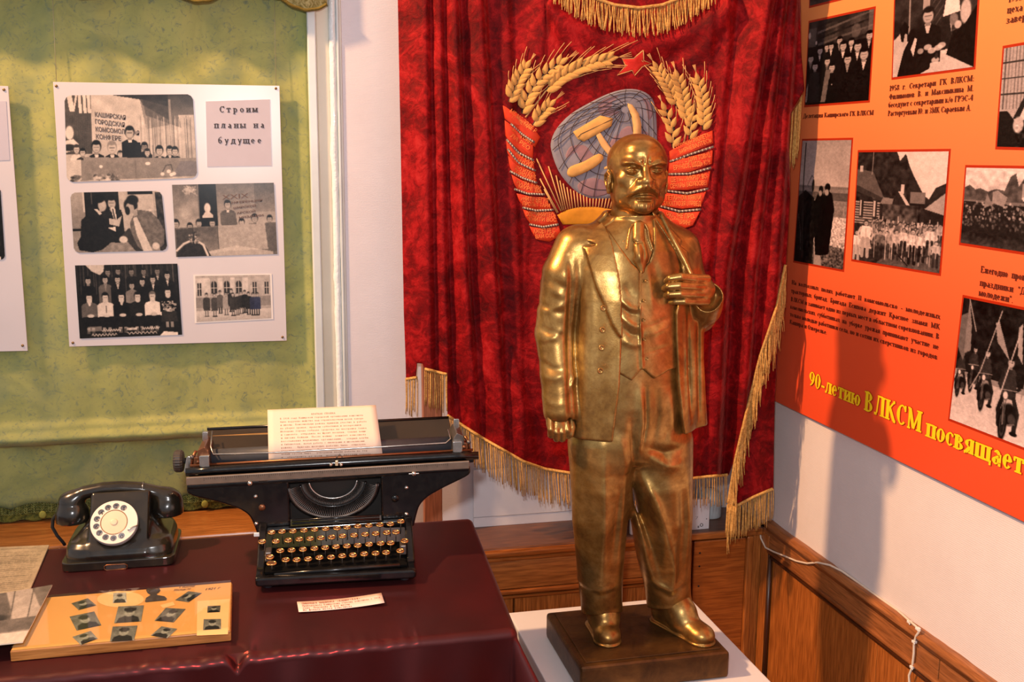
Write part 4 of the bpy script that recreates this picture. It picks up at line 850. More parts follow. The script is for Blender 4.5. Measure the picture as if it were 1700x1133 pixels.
# ---- gold fringe
t = NT('gold_fringe_thread'); n = t.noise(160, 4, .6); wv = t.n('ShaderNodeTexWave', bands_direction='Z', i_Scale=140.0, i_Distortion=3.0); t.l(t.obj(), wv.inputs['Vector'])
t.set(color=t.ramp(n, [(.3, srgb(172, 118, 50)), (.65, srgb(222, 174, 98))]), rough=.5, spec=.4); t.bump(wv.outputs['Fac'], .6, .001); M_fr = t.m
def along(pts, n):
    p = np.array(pts, float); d = np.r_[0, np.cumsum(np.hypot(*np.diff(p, axis=0).T))]; u = np.linspace(0, d[-1], n)
    return np.c_[np.interp(u, d, p[:, 0]), np.interp(u, d, p[:, 1])]
def fringe(name, pts, length, n, dirv=(0, 1), off=.006, rad=.0014, sway=4, fn=bs, parent=None, band=True, lo=.85, seed=0):
    r = np.random.RandomState(seed); mb = MB(); L = math.hypot(*dirv)
    for x, y in along(pts, n):
        ln = length*(lo+(1.06-lo)*r.rand()); k = r.rand()*6; sw = sway*(r.rand()-.5); x += r.rand()*2-1; o = off+.003*r.rand(); q = []
        for i in range(6):
            f = i/5; q.append(fn(x+dirv[0]/L*ln*f+sw*math.sin(f*2+k)*f, y+dirv[1]/L*ln*f, o+.002*math.sin(k+f*3)))
        mb.tube(q, [rad, rad, rad*.95, rad, rad*1.05, rad*.75], 5)
    o = mb.build(name, M_fr, parent or ban, fix=False); tag(o, kind='stuff')
    if band:
        mb = MB(); q = [fn(x, y, off+.004) for x, y in along(pts, max(8, n))]; mb.tube(q, .0042, 6, flat=1); mb.build('fringe_band', M_fr, parent or ban, fix=False)
fringe('fringe', [(674, 630), (692, 627)], 62, 9, off=.004, seed=1)
fringe('fringe', [(705.5, 613), (742, 622)], 64, 15, off=.005, seed=2)
fringe('fringe', B_BOT[7:13]+[(955, 787)], 58, 84, (.06, 1), seed=3)
fringe('fringe', [(955, 787)]+B_BOT[14:17]+[(1207, 789)], 52, 62, seed=4)
fringe('fringe', [(1304, 440), (1289, 512), (1262, 592), (1240, 682), (1221, 762), (1209, 835)], 86, 140, (-.02, 1), off=.012, sway=14, seed=5, lo=.6)
ff = lambda x, y, o: aty(x, y, bplane(x)+.010-o)
fringe('fringe', [(1216, 844), (1250, 826), (1283, 812)], 58, 34, (-.03, 1), fn=ff, parent=fo, seed=6)
fringe('fringe', [(1207, 838), (1222, 842)], 54, 12, (-.06, 1), off=.016, seed=7, band=False)
fringe('fringe', [(918, -42), (950, -22), (985, -4), (1020, 8), (1062, 13), (1100, 8), (1140, -8), (1185, -40)], 48, 150, (0, 1), off=.014, sway=12, seed=8)
fb = lambda x, y, o: aty(x, y, bplane(x)+.020-o)
fringe('fringe', [(1332, 158), (1326, 172), (1316, 186)], 100, 12, (-.06, 1), off=0, fn=fb, seed=9, band=False)

# ---- embroidered coat of arms
def e(cx, cy): return 820+cx/3.147, 60+cy/3.147
def thread_mat(name, c, rough=.55, metal=0, sc=260):
    t = NT(name); wv = t.n('ShaderNodeTexWave', bands_direction='DIAGONAL', i_Scale=float(sc), i_Distortion=2.0); t.l(t.obj(), wv.inputs['Vector']); n = t.noise(40, 4)
    t.set(color=t.ramp(n, [(.3, tuple(q*.78 for q in c[:3])+(1,)), (.7, c)]), rough=rough, metal=metal, spec=.3); t.bump(wv.outputs['Fac'], .4, .001); return t.m
M_gold = thread_mat('gold_thread', srgb(222, 168, 92)); M_gold2 = thread_mat('pale_gold_thread', srgb(226, 176, 112)); M_dkth = thread_mat('dark_thread', srgb(66, 48, 44)); M_rib = thread_mat('ribbon_red_silk', srgb(216, 60, 22), .5); M_ribt = thread_mat('ribbon_letters', srgb(240, 128, 62))
M_globe = thread_mat('grey_blue_silk', srgb(140, 136, 146), .6); M_land = thread_mat('mauve_silk', srgb(150, 118, 124), .6); M_star = thread_mat('star_red_silk', srgb(202, 34, 20)); M_sun = thread_mat('sun_gold_silk', srgb(214, 142, 28)); M_cord = thread_mat('grey_cord', srgb(128, 112, 104)); M_pale = thread_mat('pale_stitches', srgb(222, 206, 186))
def smooth_closed(pts, n=6):
    p = np.array(pts, float); m = len(p); out = []
    for i in range(m):
        a, b, c, d = p[i-1], p[i], p[(i+1) % m], p[(i+2) % m]
        for k in range(n):
            t_ = k/n; out.append(.5*((2*b)+(-a+c)*t_+(2*a-5*b+4*c-d)*t_**2+(-a+3*b-3*c+d)*t_**3))
    return [tuple(q) for q in out]
def pad(name, pts, mat, parent, off=.003, h=.004, rim=.82, base=True):
    """a padded embroidered patch: outline, rim raised, slightly domed"""
    c = np.mean(pts, 0); n = len(pts); V = []; Fc = []
    rings = [(1.0, 0.0), (1.0, h*.55), (rim, h), (rim*.5, h*1.08)]
    for k, hh in rings:
        for q in pts: p = c+(np.array(q)-c)*k; V.append(bs(*e(*p), off+hh))
    V.append(bs(*e(*c), off+h*1.1))
    for r in range(3):
        for i in range(n): Fc.append((r*n+i, r*n+(i+1) % n, (r+1)*n+(i+1) % n, (r+1)*n+i))
    for i in range(n): Fc.append((3*n+i, 3*n+(i+1) % n, 4*n))
    return MB().add(V, Fc, True).build(name, mat, parent)
def stitch(mb, pts, r=.0012, off=.006, n=4): mb.tube([bs(*e(*p), off) for p in pts], r, n); return mb
GO = [(300, 600), (300, 545), (330, 480), (400, 408), (500, 348), (600, 300), (690, 277), (770, 285), (826, 325), (846, 400), (852, 520), (850, 640), (820, 750), (740, 825), (620, 848), (520, 850), (450, 826), (390, 775), (335, 700)]
go = smooth_closed(GO, 3); globe = pad('globe', go, M_globe, ban, .002, .003, .93)
for pts in ([(375, 620), (410, 570), (480, 575), (520, 620), (560, 640), (520, 690), (440, 690), (380, 680)], [(620, 520), (700, 470), (800, 500), (830, 600), (780, 700), (680, 720), (600, 640)], [(560, 340), (640, 310), (690, 330), (660, 400), (600, 420), (540, 400)], [(440, 770), (500, 740), (580, 760), (600, 820), (520, 840), (450, 815)], [(740, 330), (800, 330), (830, 400), (800, 450), (750, 400)]):
    pad('land_patch', smooth_closed(pts, 3), M_land, globe, .0045, .0016, .9)
gl = MB(); pole = np.array((690, 372))
for tgt in go[::3]:
    tg = np.array(tgt); mid = pole+(tg-pole)*.5; nrm = np.array((-(tg-pole)[1], (tg-pole)[0])); mid = mid+nrm*.12*(1 if tg[0] < 690 else -1)
    stitch(gl, [tuple((1-t_)**2*pole+2*t_*(1-t_)*mid+t_*t_*(pole+(tg-pole)*.985)) for t_ in np.linspace(.06, 1, 9)], .0008, .0075)
for k in (.16, .34, .54, .74, .9): stitch(gl, [tuple(pole+(np.array(q)-pole)*(k if k < .6 else k)) for q in go+[go[0]]], .0008, .0075)
tag(gl.build('grid_lines', M_dkth, globe, fix=False), kind='stuff')
hm = pad('hammer', [(413, 500), (555, 415), (622, 430), (614, 470), (470, 552), (438, 538)], M_gold, ban, .007, .006, .86); stitch(MB(), [(438, 530), (455, 512), (620, 434)], .0009, .0135).build('edge_stitch', M_dkth, hm)
pad('handle', [(530, 512), (552, 500), (580, 540), (680, 680), (650, 690), (560, 575)], M_gold2, hm, .007, .006, .8)
sk = MB().tube([bs(*e(*q), .003) for q in smooth_closed([(688, 340), (712, 368), (736, 412), (747, 465), (746, 525), (728, 590), (686, 645), (625, 682), (575, 690)], 1)], [.003, .0085, .0115, .0125, .0120, .0105, .0085, .006, .004], 8).build('sickle', M_gold2, ban)
pad('handle', smooth_closed([(382, 712), (400, 682), (470, 655), (545, 615), (572, 640), (520, 690), (425, 734), (392, 732)], 3), M_gold, sk, .008, .007, .8)
STAR = [(780, 75), (782, 128), (824, 143), (775, 160), (735, 206), (722, 178), (645, 203), (690, 155), (668, 118), (730, 117)]
st_ = pad('star', STAR, M_star, ban, .003, .006, .75); sb = MB(); stitch(sb, STAR+[STAR[0]], .0018, .006); sb.build('star_border', M_gold2, st_, fix=False)
su = pad('sun', [(330, 935), (380, 908), (450, 893), (530, 892), (600, 902), (700, 925), (700, 985), (360, 985)], M_sun, ban, .003, .004, .9)
ry = MB()
for (x0, y0), (x1, y1) in (((350, 915), (222, 640)), ((358, 912), (285, 680)), ((366, 910), (325, 728)), ((335, 922), (240, 745)), ((330, 925), (262, 800)), ((376, 906), (345, 755)), ((388, 904), (362, 770)), ((400, 902), (382, 790))): stitch(ry, [(x0, y0), (x1, y1)], .0017, .006)
for i in range(17): stitch(ry, [(412+i*15, 900-(6 if 2 < i < 11 else 0)), (400+i*17, 800+min(i, 6)*8)], .0016, .006)
tag(ry.build('sun_rays', M_gold2, su, fix=False), kind='stuff')
# ---- wheat ears
def grain_mesh():
    """one embroidered grain, pointing along +x, 1 unit long"""
    out = [(0, 0), (.14, .16), (.38, .235), (.65, .17), (.86, .07), (1, .0)]; V = []; Fc = []
    top = out+[(x, -y*.82) for x, y in out[-2:0:-1]]; n = len(top)
    V = [(x, y, 0) for x, y in top]+[(x*.94+.03, y*.72, .10) for x, y in top]+[(.42, .01, .16)]
    for i in range(n): Fc += [(i, (i+1) % n, n+(i+1) % n, n+i), (n+i, n+(i+1) % n, 2*n)]
    me = bpy.data.meshes.new('grain'); me.from_pydata(V, [], Fc); me.update()
    me.polygons.foreach_set('use_smooth', [True]*len(Fc)); me.materials.append(M_gold); return me
GR = grain_mesh()
def place_grain(parent, a, b, width=1.0):
    """grain from emblem pixel a to b"""
    A = Vector(bs(*e(*a), .006)); Bv = Vector(bs(*e(*b), .010)); x = Bv-A; L = x.length; x.normalize(); nrm = Vector((-.3, -.95, .1)); z = (nrm-x*nrm.dot(x)).normalized(); y = z.cross(x)
    M = Matrix.Identity(4)
    for i in range(3): M[i][0] = x[i]*L; M[i][1] = y[i]*L*width; M[i][2] = z[i]*L*.75; M[i][3] = A[i]
    o = bpy.data.objects.new('grain', GR); C.objects.link(o); o.parent = parent; o.matrix_world = M; return o
def ear(axis, n, glen, spread=.62, awn=70, awn_n=None, seed=0, stem=None, back=None):
    """axis: spine points from base to tip (emblem pixels)"""
    r = np.random.RandomState(seed); p = np.array(axis, float); d = np.r_[0, np.cumsum(np.hypot(*np.diff(p, axis=0).T))]
    sp = lambda u: np.array((np.interp(u*d[-1], d, p[:, 0]), np.interp(u*d[-1], d, p[:, 1])))
    root = MB(); full = ([stem] if stem else [])+[tuple(sp(u)) for u in np.linspace(0, .97, 9)]
    stitch(root, full, .0022, .005, 5); ro = root.build('wheat_ear', M_gold2, ban, fix=False)
    aw = MB(); sh = MB()
    n = int(n*1.2)
    for i in range(n):
        u = i/n; q = sp(u); q2 = sp(min(1, u+.08)); t_ = (q2-q)/np.linalg.norm(q2-q); nn = np.array((-t_[1], t_[0])); L = glen*(1.42-.28*u)
        stitch(sh, [tuple(q), tuple(q+t_*L*.8)], .0062, .0010, 5)
        for s in (-1, 1):
            dv = t_*math.cos(spread)+nn*s*math.sin(spread); dv2 = t_*math.cos(spread*.45)+nn*s*math.sin(spread*.45)
            a = q+nn*s*2+t_*(0 if s > 0 else L*.32); b = a+dv*L
            place_grain(ro, a, b, 1.12)
            if awn and u > .1: c_ = b+dv2*awn*1.5*(.6+.5*u)*(.8+.4*r.rand()); stitch(aw, [tuple(b-dv*3), tuple((b+c_)/2+nn*s*1.5), tuple(c_)], .0009, .008)
    a = sp(.96); q = sp(1); t_ = (q-sp(.9))/np.linalg.norm(q-sp(.9)); place_grain(ro, a, a+t_*glen*1.2, 1.1)
    if awn:
        for k in (-.14, 0, .14): nn = np.array((-t_[1], t_[0])); stitch(aw, [tuple(a+t_*glen), tuple(a+t_*(glen+awn)+nn*k*awn)], .0009, .008)
        tag(aw.build('awns', M_gold2, ro, fix=False), kind='stuff')
    sh.build('shading_stitches', M_dkth, ro, fix=False)
ear([(82, 345), (100, 290), (130, 225), (168, 165)], 5, 52, awn=42, seed=1)
ear([(150, 405), (172, 330), (225, 240), (290, 180), (350, 140)], 7, 56, awn=60, seed=2)
ear([(272, 285), (340, 222), (430, 172), (520, 140), (600, 122)], 8, 60, spread=.5, awn=78, seed=3, stem=(165, 425))
ear([(208, 468), (240, 415), (290, 365)], 4, 50, awn=58, seed=4)
ear([(962, 372), (930, 300), (890, 225), (852, 165)], 6, 46, awn=48, seed=5)
ear([(1012, 455), (1000, 370), (985, 290), (960, 215)], 6, 50, awn=46, seed=6, stem=(992, 560))
ear([(1098, 490), (1100, 400), (1090, 310), (1068, 232)], 6, 50, awn=46, seed=7)
ear([(938, 580), (936, 500), (915, 430), (895, 385)], 4, 50, awn=40, seed=8, stem=(945, 600))
ear([(1028, 540), (1030, 470), (1040, 400)], 3, 46, awn=0, seed=9)
# ---- ribbons wound round the sheaves, each with its motto and braided edge
def text_e(mb, body, p0, p1, hp, off=.0105):
    V, Fc = text_mesh(body, .02)
    if not len(V): return
    p0 = np.array(p0, float); p1 = np.array(p1, float); x0, x1 = V[:, 0].min(), V[:, 0].max(); d = p1-p0; up = np.array((d[1], -d[0]))/np.hypot(*d)
    mb.add([bs(*e(*(p0+d*(a-x0)/(x1-x0)+up*b/.73*hp)), off) for a, b in V[:, :2]], Fc)
def ribbon(poly, cord, texts):
    ro = pad('ribbon', poly, M_rib, ban, .004, .005, .94)
    if cord:
        c = MB(); pts = [tuple(q) for q in along(cord, 14)]; stitch(c, pts, .0030, .0088, 6); co = c.build('braided_edge', M_cord, ro, fix=False)
        c = MB()
        for q in along(cord, 13)[1:-1]: stitch(c, [tuple(q+np.array((-1.5, -5))), tuple(q+np.array((1.5, 5)))], .0016, .0118)
        tag(c.build('pale_stitches', M_pale, ro, fix=False), kind='stuff')
    m_ = MB()
    for tx in texts: text_e(m_, *tx)
    if m_.v: m_.build('lettering', M_ribt, ro)
ribbon([(46, 362), (120, 402), (195, 460), (242, 528), (214, 582), (150, 520), (90, 458), (56, 430)], [(88, 458), (150, 515), (212, 556)], [('ПРОЛЕТАРИ', (92, 428), (190, 492), 20), ('МЕ МОЛОДЕ Р', (80, 396), (214, 506), 22)])
ribbon([(56, 440), (95, 468), (150, 528), (206, 572), (204, 642), (140, 610), (84, 556), (60, 520)], [(66, 540), (130, 610), (208, 650)], [('ВИЕД ОИН', (96, 492), (188, 566), 20), ('ЛА РЕО', (84, 524), (180, 596), 20)])
ribbon([(64, 545), (130, 616), (206, 660), (218, 722), (150, 696), (94, 652), (70, 610)], [(72, 590), (128, 662), (218, 704)], [('ЬКТ СОЕ', (110, 618), (204, 676), 20), ('БИДЛА', (104, 646), (196, 694), 18)])
ribbon([(74, 625), (130, 680), (212, 716), (228, 778), (160, 756), (104, 726), (82, 684)], [(84, 706), (150, 742), (226, 768)], [('ДО ИТЕСЬ', (110, 694), (216, 738), 20), ('ПРОЛЕТ', (112, 716), (214, 760), 18)])
ribbon([(92, 724), (160, 760), (230, 782), (262, 834), (190, 832), (128, 812), (104, 770)], [(108, 800), (176, 824), (266, 828)], [('РОГРА ТАРИ', (118, 770), (240, 806), 22), ('МУРЕ ВА', (126, 792), (250, 822), 18)])
ribbon([(118, 822), (190, 838), (268, 842), (306, 908), (230, 912), (158, 896), (132, 862)], [(150, 896), (220, 912), (312, 908)], [('УНИТИ БЕГУЛ', (138, 858), (282, 872), 24), ('ПРОЛЕТ ТАРИ', (150, 884), (292, 896), 20)])
ribbon([(152, 906), (230, 920), (312, 916), (336, 978), (262, 996), (188, 980), (164, 944)], [(186, 984), (256, 998), (338, 984)], [('СОЕДИНЯЙТЕСЬ', (166, 940), (322, 948), 24), ('УНИТИ ВОС', (180, 966), (326, 970), 20)])
ribbon([(186, 994), (256, 1006), (340, 992), (352, 1040), (290, 1076), (222, 1064), (198, 1024)], None, [('АЖОЕТ РЕ С', (206, 1032), (320, 1026), 24), ('ВАЙ СОЕ', (218, 1058), (316, 1050), 20)])
ribbon([(916, 602), (1000, 556), (1080, 520), (1142, 492), (1146, 560), (1040, 606), (918, 654)], [(918, 656), (1020, 620), (1148, 578)], [('СОРОКАН РИОЛЕТА-', (956, 592), (1132, 524), 24), ('БИРНЕВАЛТЕСЬ', (972, 614), (1138, 552), 22)])
ribbon([(916, 664), (1020, 632), (1144, 594), (1140, 668), (1020, 712), (910, 718)], [(912, 722), (1020, 720), (1136, 688)], [('ГИРЬ ДИН ТОВАЇ', (960, 668), (1132, 632), 24), ('ЕРУНІСЕ, ШІДЬ КЭ!', (940, 700), (1130, 668), 24)])
ribbon([(908, 732), (1020, 730), (1132, 704), (1118, 788), (1010, 806), (898, 804)], [(896, 808), (1010, 822), (1120, 798)], [('ШЕ ПИННИКРЦЭ ВО-', (924, 764), (1118, 742), 24), ('СЕЧАРЫ БЮХЮОВЕ!', (922, 796), (1112, 776), 24)])
ribbon([(892, 818), (1008, 832), (1110, 812), (1080, 894), (980, 904), (862, 884)], [(858, 886), (970, 916), (1080, 906)], [('ПЕТАРНОЙ ХЯМАИ', (900, 858), (1082, 854), 26), ('ЗАКАТХОЗЯ ЦІРВЕД', (886, 886), (1082, 886), 24)])
ribbon([(856, 896), (968, 926), (1078, 916), (1040, 990), (1000, 1004), (880, 960)], None, [('ЧКАРНЕ ПРО-', (900, 946), (1050, 956), 26), ('НОТШИИН!', (920, 974), (1024, 988), 24)])

# ---- wooden flag staff of the banner, standing on the ledge
def pole_pt(x, y): return aty(x, y, 2.775)
zl = LZ
a, b, c_, d_ = aty(695, 560, 2.772), aty(733, 560, 2.772), aty(733, 868, 2.772), aty(704, 868, 2.772)
m = MB().hexa([(a[0], 2.757, 2.3), (b[0], 2.757, 2.3), (c_[0], 2.757, zl), (d_[0], 2.757, zl), (a[0], 2.787, 2.3), (b[0], 2.787, 2.3), (c_[0], 2.787, zl), (d_[0], 2.787, zl)])
pl = m.build('wooden_staff', wood_mat('plain_red_pine', srgb(150, 88, 58), srgb(178, 112, 80), 'Z', .5), None, .002)
tag(pl, 'plain reddish wooden upright standing on the ledge behind the banner', 'post')
# white boards standing behind the statue on the ledge
M_wb = plain('white_card', srgb(222, 220, 226), .5, 0, .02)
wb = MB().box((.93, 2.808, LZ+.085), (.74, .006, .17)).build('white_card', M_wb, None, .001)
ln = MB().box((.93, 2.8045, LZ+.030), (.74, .0012, .0014)).box((.895, 2.8045, LZ+.048), (.0012, .0012, .034)).box((1.0, 2.8045, LZ+.064), (.21, .0012, .0012)); ln.build('pencil_line', plain('grey_line', srgb(150, 146, 150), .6), wb)
tag(wb, 'long white ruled card standing against the wall on the ledge under the banner', 'card')
q0 = atz(1142, 881, LZ); q1 = atz(1177, 878.5, LZ)
wp = MB().box(((q1[0]+.98)/2, q1[1]+.006, LZ+.045), (q1[0]-.98, .012, .09)).build('white_plank', M_wb, None, .0015)
tag(wp, 'small white plank end with a screw hole on the ledge right of the statue', 'plank')
hx = aty(1164.5, 872, q1[1]); MB().tube([(hx[0]+.0042*math.cos(k*.524), q1[1]-.0004, hx[2]+.0042*math.sin(k*.524)) for k in range(12)], .0009, 5, closed=True).build('screw_hole', M_dark, wp)
mk = MB()
for x, y in ((1173, 862),): mk.lathe([(.0018, 0), (0, .001)], 8, aty(x, y, q1[1]), Matrix.Rotation(PI/2, 3, 'X'))
put_text(mk, '7', aty(1154, 863, q1[1]), aty(1159, 863, q1[1]), .010, off=(0, -.0004, 0), bold=-.02); put_text(mk, '1', aty(1158, 877, q1[1]), aty(1160.5, 877, q1[1]), .007, off=(0, -.0004, 0), bold=-.02)
mk.build('pencil_mark', plain('pencil_grey', srgb(120, 112, 112), .6), wp)
bt = MB().lathe([(.0, 0), (.030, 0), (.034, .004), (.034, .05), (.030, .075), (.018, .085), (0, .086)], 28, (1.262, 2.755, LZ)); bt = bt.build('white_jar', plain('white_enamel', srgb(196, 206, 212), .3, 0, .03), None)
tag(bt, 'small white jar half hidden behind the banner fringe on the ledge', 'jar')
# ================================================================== sculpting kit: signed distances on a grid, skinned with surface nets
class Vol:
    def __init__(s, xs, ys, zs):
        s.ax = [np.asarray(a, np.float32) for a in (xs, ys, zs)]; s.d = np.full([len(a) for a in s.ax], .05, np.float32)
    def sl(s, lo, hi):
        o = []
        for a, l, h in zip(s.ax, lo, hi):
            i, j = np.searchsorted(a, l), np.searchsorted(a, h); o.append(slice(max(0, i-1), min(len(a), j+1)))
        return tuple(o)
    def xyz(s, sl): return s.ax[0][sl[0]][:, None, None], s.ax[1][sl[1]][None, :, None], s.ax[2][sl[2]][None, None, :]
    def op(s, fn, lo, hi, k=0.0, mode='u', pad=.012):
        lo = np.array(lo)-k-pad; hi = np.array(hi)+k+pad; sl = s.sl(lo, hi)
        if any(q.stop <= q.start for q in sl): return s
        a = s.d[sl]; b = np.broadcast_to(fn(*s.xyz(sl)), a.shape)
        if mode == 'u':
            r = np.minimum(a, b)
            if k: h = np.maximum(k-np.abs(a-b), 0)/k; r = r-h*h*k*.25
        elif mode == 's':
            b = -b; r = np.maximum(a, b)
            if k: h = np.maximum(k-np.abs(a-b), 0)/k; r = r+h*h*k*.25
        else:
            r = np.maximum(a, b)
            if k: h = np.maximum(k-np.abs(a-b), 0)/k; r = r+h*h*k*.25
        s.d[sl] = r; return s
    def ell(s, c, r, k=.01, mode='u', R=None):
        c = np.asarray(c, float); r = np.asarray(r, float); m = r.max()
        def fn(x, y, z):
            X, Y, Z = x-c[0], y-c[1], z-c[2]
            if R is not None: X, Y, Z = (R[0][0]*X+R[1][0]*Y+R[2][0]*Z, R[0][1]*X+R[1][1]*Y+R[2][1]*Z, R[0][2]*X+R[1][2]*Y+R[2][2]*Z)
            k0 = np.sqrt((X/r[0])**2+(Y/r[1])**2+(Z/r[2])**2); k1 = np.sqrt((X/r[0]**2)**2+(Y/r[1]**2)**2+(Z/r[2]**2)**2)+1e-6
            return k0*(k0-1)/k1
        e_ = np.array([m]*3) if R is not None else r
        return s.op(fn, c-e_, c+e_, k, mode)
    def cone(s, a, b, ra, rb, k=.01, mode='u', sc=(1, 1, 1)):
        a = np.asarray(a, float); b = np.asarray(b, float); sc = np.asarray(sc, float); ba = (b-a)/sc; L = (ba*ba).sum()+1e-12
        def fn(x, y, z):
            X, Y, Z = (x-a[0])/sc[0], (y-a[1])/sc[1], (z-a[2])/sc[2]; t_ = np.clip((X*ba[0]+Y*ba[1]+Z*ba[2])/L, 0, 1)
            return (np.sqrt((X-t_*ba[0])**2+(Y-t_*ba[1])**2+(Z-t_*ba[2])**2)-(ra+(rb-ra)*t_))*sc.min()
        m = max(ra, rb)*sc.max(); return s.op(fn, np.minimum(a, b)-m, np.maximum(a, b)+m, k, mode)
    def chain(s, pts, rs, k=.006, mode='u', sc=(1, 1, 1)):
        if not hasattr(rs, '__len__'): rs = [rs]*len(pts)
        P_ = np.asarray([tuple(q) for q in pts], float); sc = np.asarray(sc, float)
        def fn(x, y, z):
            best = None
            for i in range(len(P_)-1):
                a, ba = P_[i], (P_[i+1]-P_[i])/sc; X, Y, Z = (x-a[0])/sc[0], (y-a[1])/sc[1], (z-a[2])/sc[2]
                t_ = np.clip((X*ba[0]+Y*ba[1]+Z*ba[2])/((ba*ba).sum()+1e-12), 0, 1); q = (np.sqrt((X-t_*ba[0])**2+(Y-t_*ba[1])**2+(Z-t_*ba[2])**2)-(rs[i]+(rs[i+1]-rs[i])*t_))*sc.min()
                best = q if best is None else np.minimum(best, q)
            return best
        m = max(rs)*sc.max(); return s.op(fn, P_.min(0)-m, P_.max(0)+m, k, mode)
    def loft(s, prof, grow=0.0, n=2.3, k=.0, mode='u', z0=None, z1=None, ez=.004, depth=None):
        """prof rows (z, cx, cy, half width, half depth)"""
        p = np.array(prof, float); z0 = p[0, 0] if z0 is None else z0; z1 = p[-1, 0] if z1 is None else z1
        def fn(x, y, z):
            q = [np.interp(z, p[:, 0], p[:, i]) for i in range(1, 5)]; a, b = q[2]+grow, q[3]+grow
            r = (np.abs((x-q[0])/a)**n+np.abs((y-q[1])/b)**n)**(1/n); d = (r-1)*np.minimum(a, b)
            dz = np.maximum(z0-z, z-z1); kk = ez; h = np.maximum(kk-np.abs(d-dz), 0)/kk; return np.maximum(d, dz)+h*h*kk*.25
        m = p[:, 3].max()+abs(p[:, 1]).max()+grow+.01; my = p[:, 4].max()+abs(p[:, 2]).max()+grow+.01
        return s.op(fn, (-m, -my, z0), (m, my, z1), k, mode)
    def mesh(s, name, mat, parent, smooth=1):
        d = s.d; n = [q-1 for q in d.shape]; ins = d < 0
        c = np.zeros(n, np.uint8)
        for i in (0, 1):
            for j in (0, 1):
                for k in (0, 1): c += ins[i:n[0]+i, j:n[1]+j, k:n[2]+k]
        act = np.argwhere((c > 0) & (c < 8)); I = tuple(act.T); idx = np.full(n, -1, np.int32); idx[I] = np.arange(len(act))
        cor = {(i, j, k): d[I[0]+i, I[1]+j, I[2]+k] for i in (0, 1) for j in (0, 1) for k in (0, 1)}
        acc = np.zeros((len(act), 3)); cnt = np.zeros(len(act))
        for ax in range(3):
            for u in (0, 1):
                for v in (0, 1):
                    a = [0, 0, 0]; o = [q for q in range(3) if q != ax]; a[o[0]] = u; a[o[1]] = v; b = list(a); b[ax] = 1
                    da, db = cor[tuple(a)], cor[tuple(b)]; m = (da < 0) != (db < 0); t_ = np.where(m, da/(da-db+1e-12), 0)
                    p = np.zeros((len(act), 3)); p[:, ax] = t_; p[:, o[0]] = u; p[:, o[1]] = v; acc += p*m[:, None]; cnt += m
        acc /= cnt[:, None]; V = np.zeros_like(acc)
        for q in range(3):
            a = s.ax[q]; V[:, q] = a[I[q]]+acc[:, q]*(a[I[q]+1]-a[I[q]])
        Q = []
        for ax in range(3):
            o = [q for q in range(3) if q != ax]; sl0 = [slice(1, n[q]) for q in range(3)]; sl0[ax] = slice(0, n[ax]); sl1 = list(sl0); sl1[ax] = slice(1, n[ax]+1)
            a, b = ins[tuple(sl0)], ins[tuple(sl1)]
            for flip in (False, True):
                e_ = np.argwhere((a & ~b) if not flip else (~a & b))
                if not len(e_): continue
                g = e_.copy(); 
                for q in o: g[:, q] += 1
                def at(du, dv): h = g.copy(); h[:, o[0]] -= du; h[:, o[1]] -= dv; return idx[tuple(h.T)]
                f = np.stack([at(1, 1), at(0, 1), at(0, 0), at(1, 0)], -1)
                if flip != (ax == 1): f = f[:, ::-1]
                Q.append(f)
        Q = np.concatenate(Q); Q = Q[(Q >= 0).all(1)]
        for _ in range(smooth):
            S_ = np.zeros_like(V); n_ = np.zeros(len(V))
            for i in range(4):
                np.add.at(S_, Q[:, i], V[Q[:, (i+1) % 4]]+V[Q[:, i-1]]); np.add.at(n_, Q[:, i], 2)
            V = V*.5+.5*S_/np.maximum(n_, 1)[:, None]
        me = bpy.data.meshes.new(name); me.vertices.add(len(V)); me.vertices.foreach_set('co', V.astype(np.float32).ravel())
        me.loops.add(len(Q)*4); me.polygons.add(len(Q)); me.loops.foreach_set('vertex_index', Q.astype(np.int32).ravel()); me.polygons.foreach_set('loop_start', np.arange(len(Q), dtype=np.int32)*4)
        me.polygons.foreach_set('use_smooth', np.ones(len(Q), bool)); me.update(calc_edges=True); me.validate()
        return link(name, me, parent, mat)
def poly_sd(px, pz, poly):
    """signed distance to a polygon in the x-z plane"""
    p = np.array(poly, float); d = np.full(np.broadcast(px, pz).shape, 1e9); sg = np.ones(d.shape)
    for i in range(len(p)):
        a, b = p[i], p[i-1]; e0, e1 = b-a; wx, wz = px-a[0], pz-a[1]; t_ = np.clip((wx*e0+wz*e1)/(e0*e0+e1*e1+1e-12), 0, 1)
        d = np.minimum(d, (wx-e0*t_)**2+(wz-e1*t_)**2); c1 = pz >= a[1]; c2 = pz < b[1]; c3 = e0*wz > e1*wx
        sg = np.where((c1 & c2 & c3) | (~c1 & ~c2 & ~c3), -sg, sg)
    return np.sqrt(d)*sg
def prism(v, poly, y0, y1, k=.003, mode='s', wall=None):
    p = np.array(poly); lo = (p[:, 0].min(), y0, p[:, 1].min()); hi = (p[:, 0].max(), y1, p[:, 1].max())
    def fn(x, y, z):
        d = poly_sd(x[:, :, 0], z[0, :, :], poly)[:, None, :]; dy = np.maximum(y0-y, y-y1); return np.maximum(d, dy)
    return v.op(fn, lo, hi, k, mode)
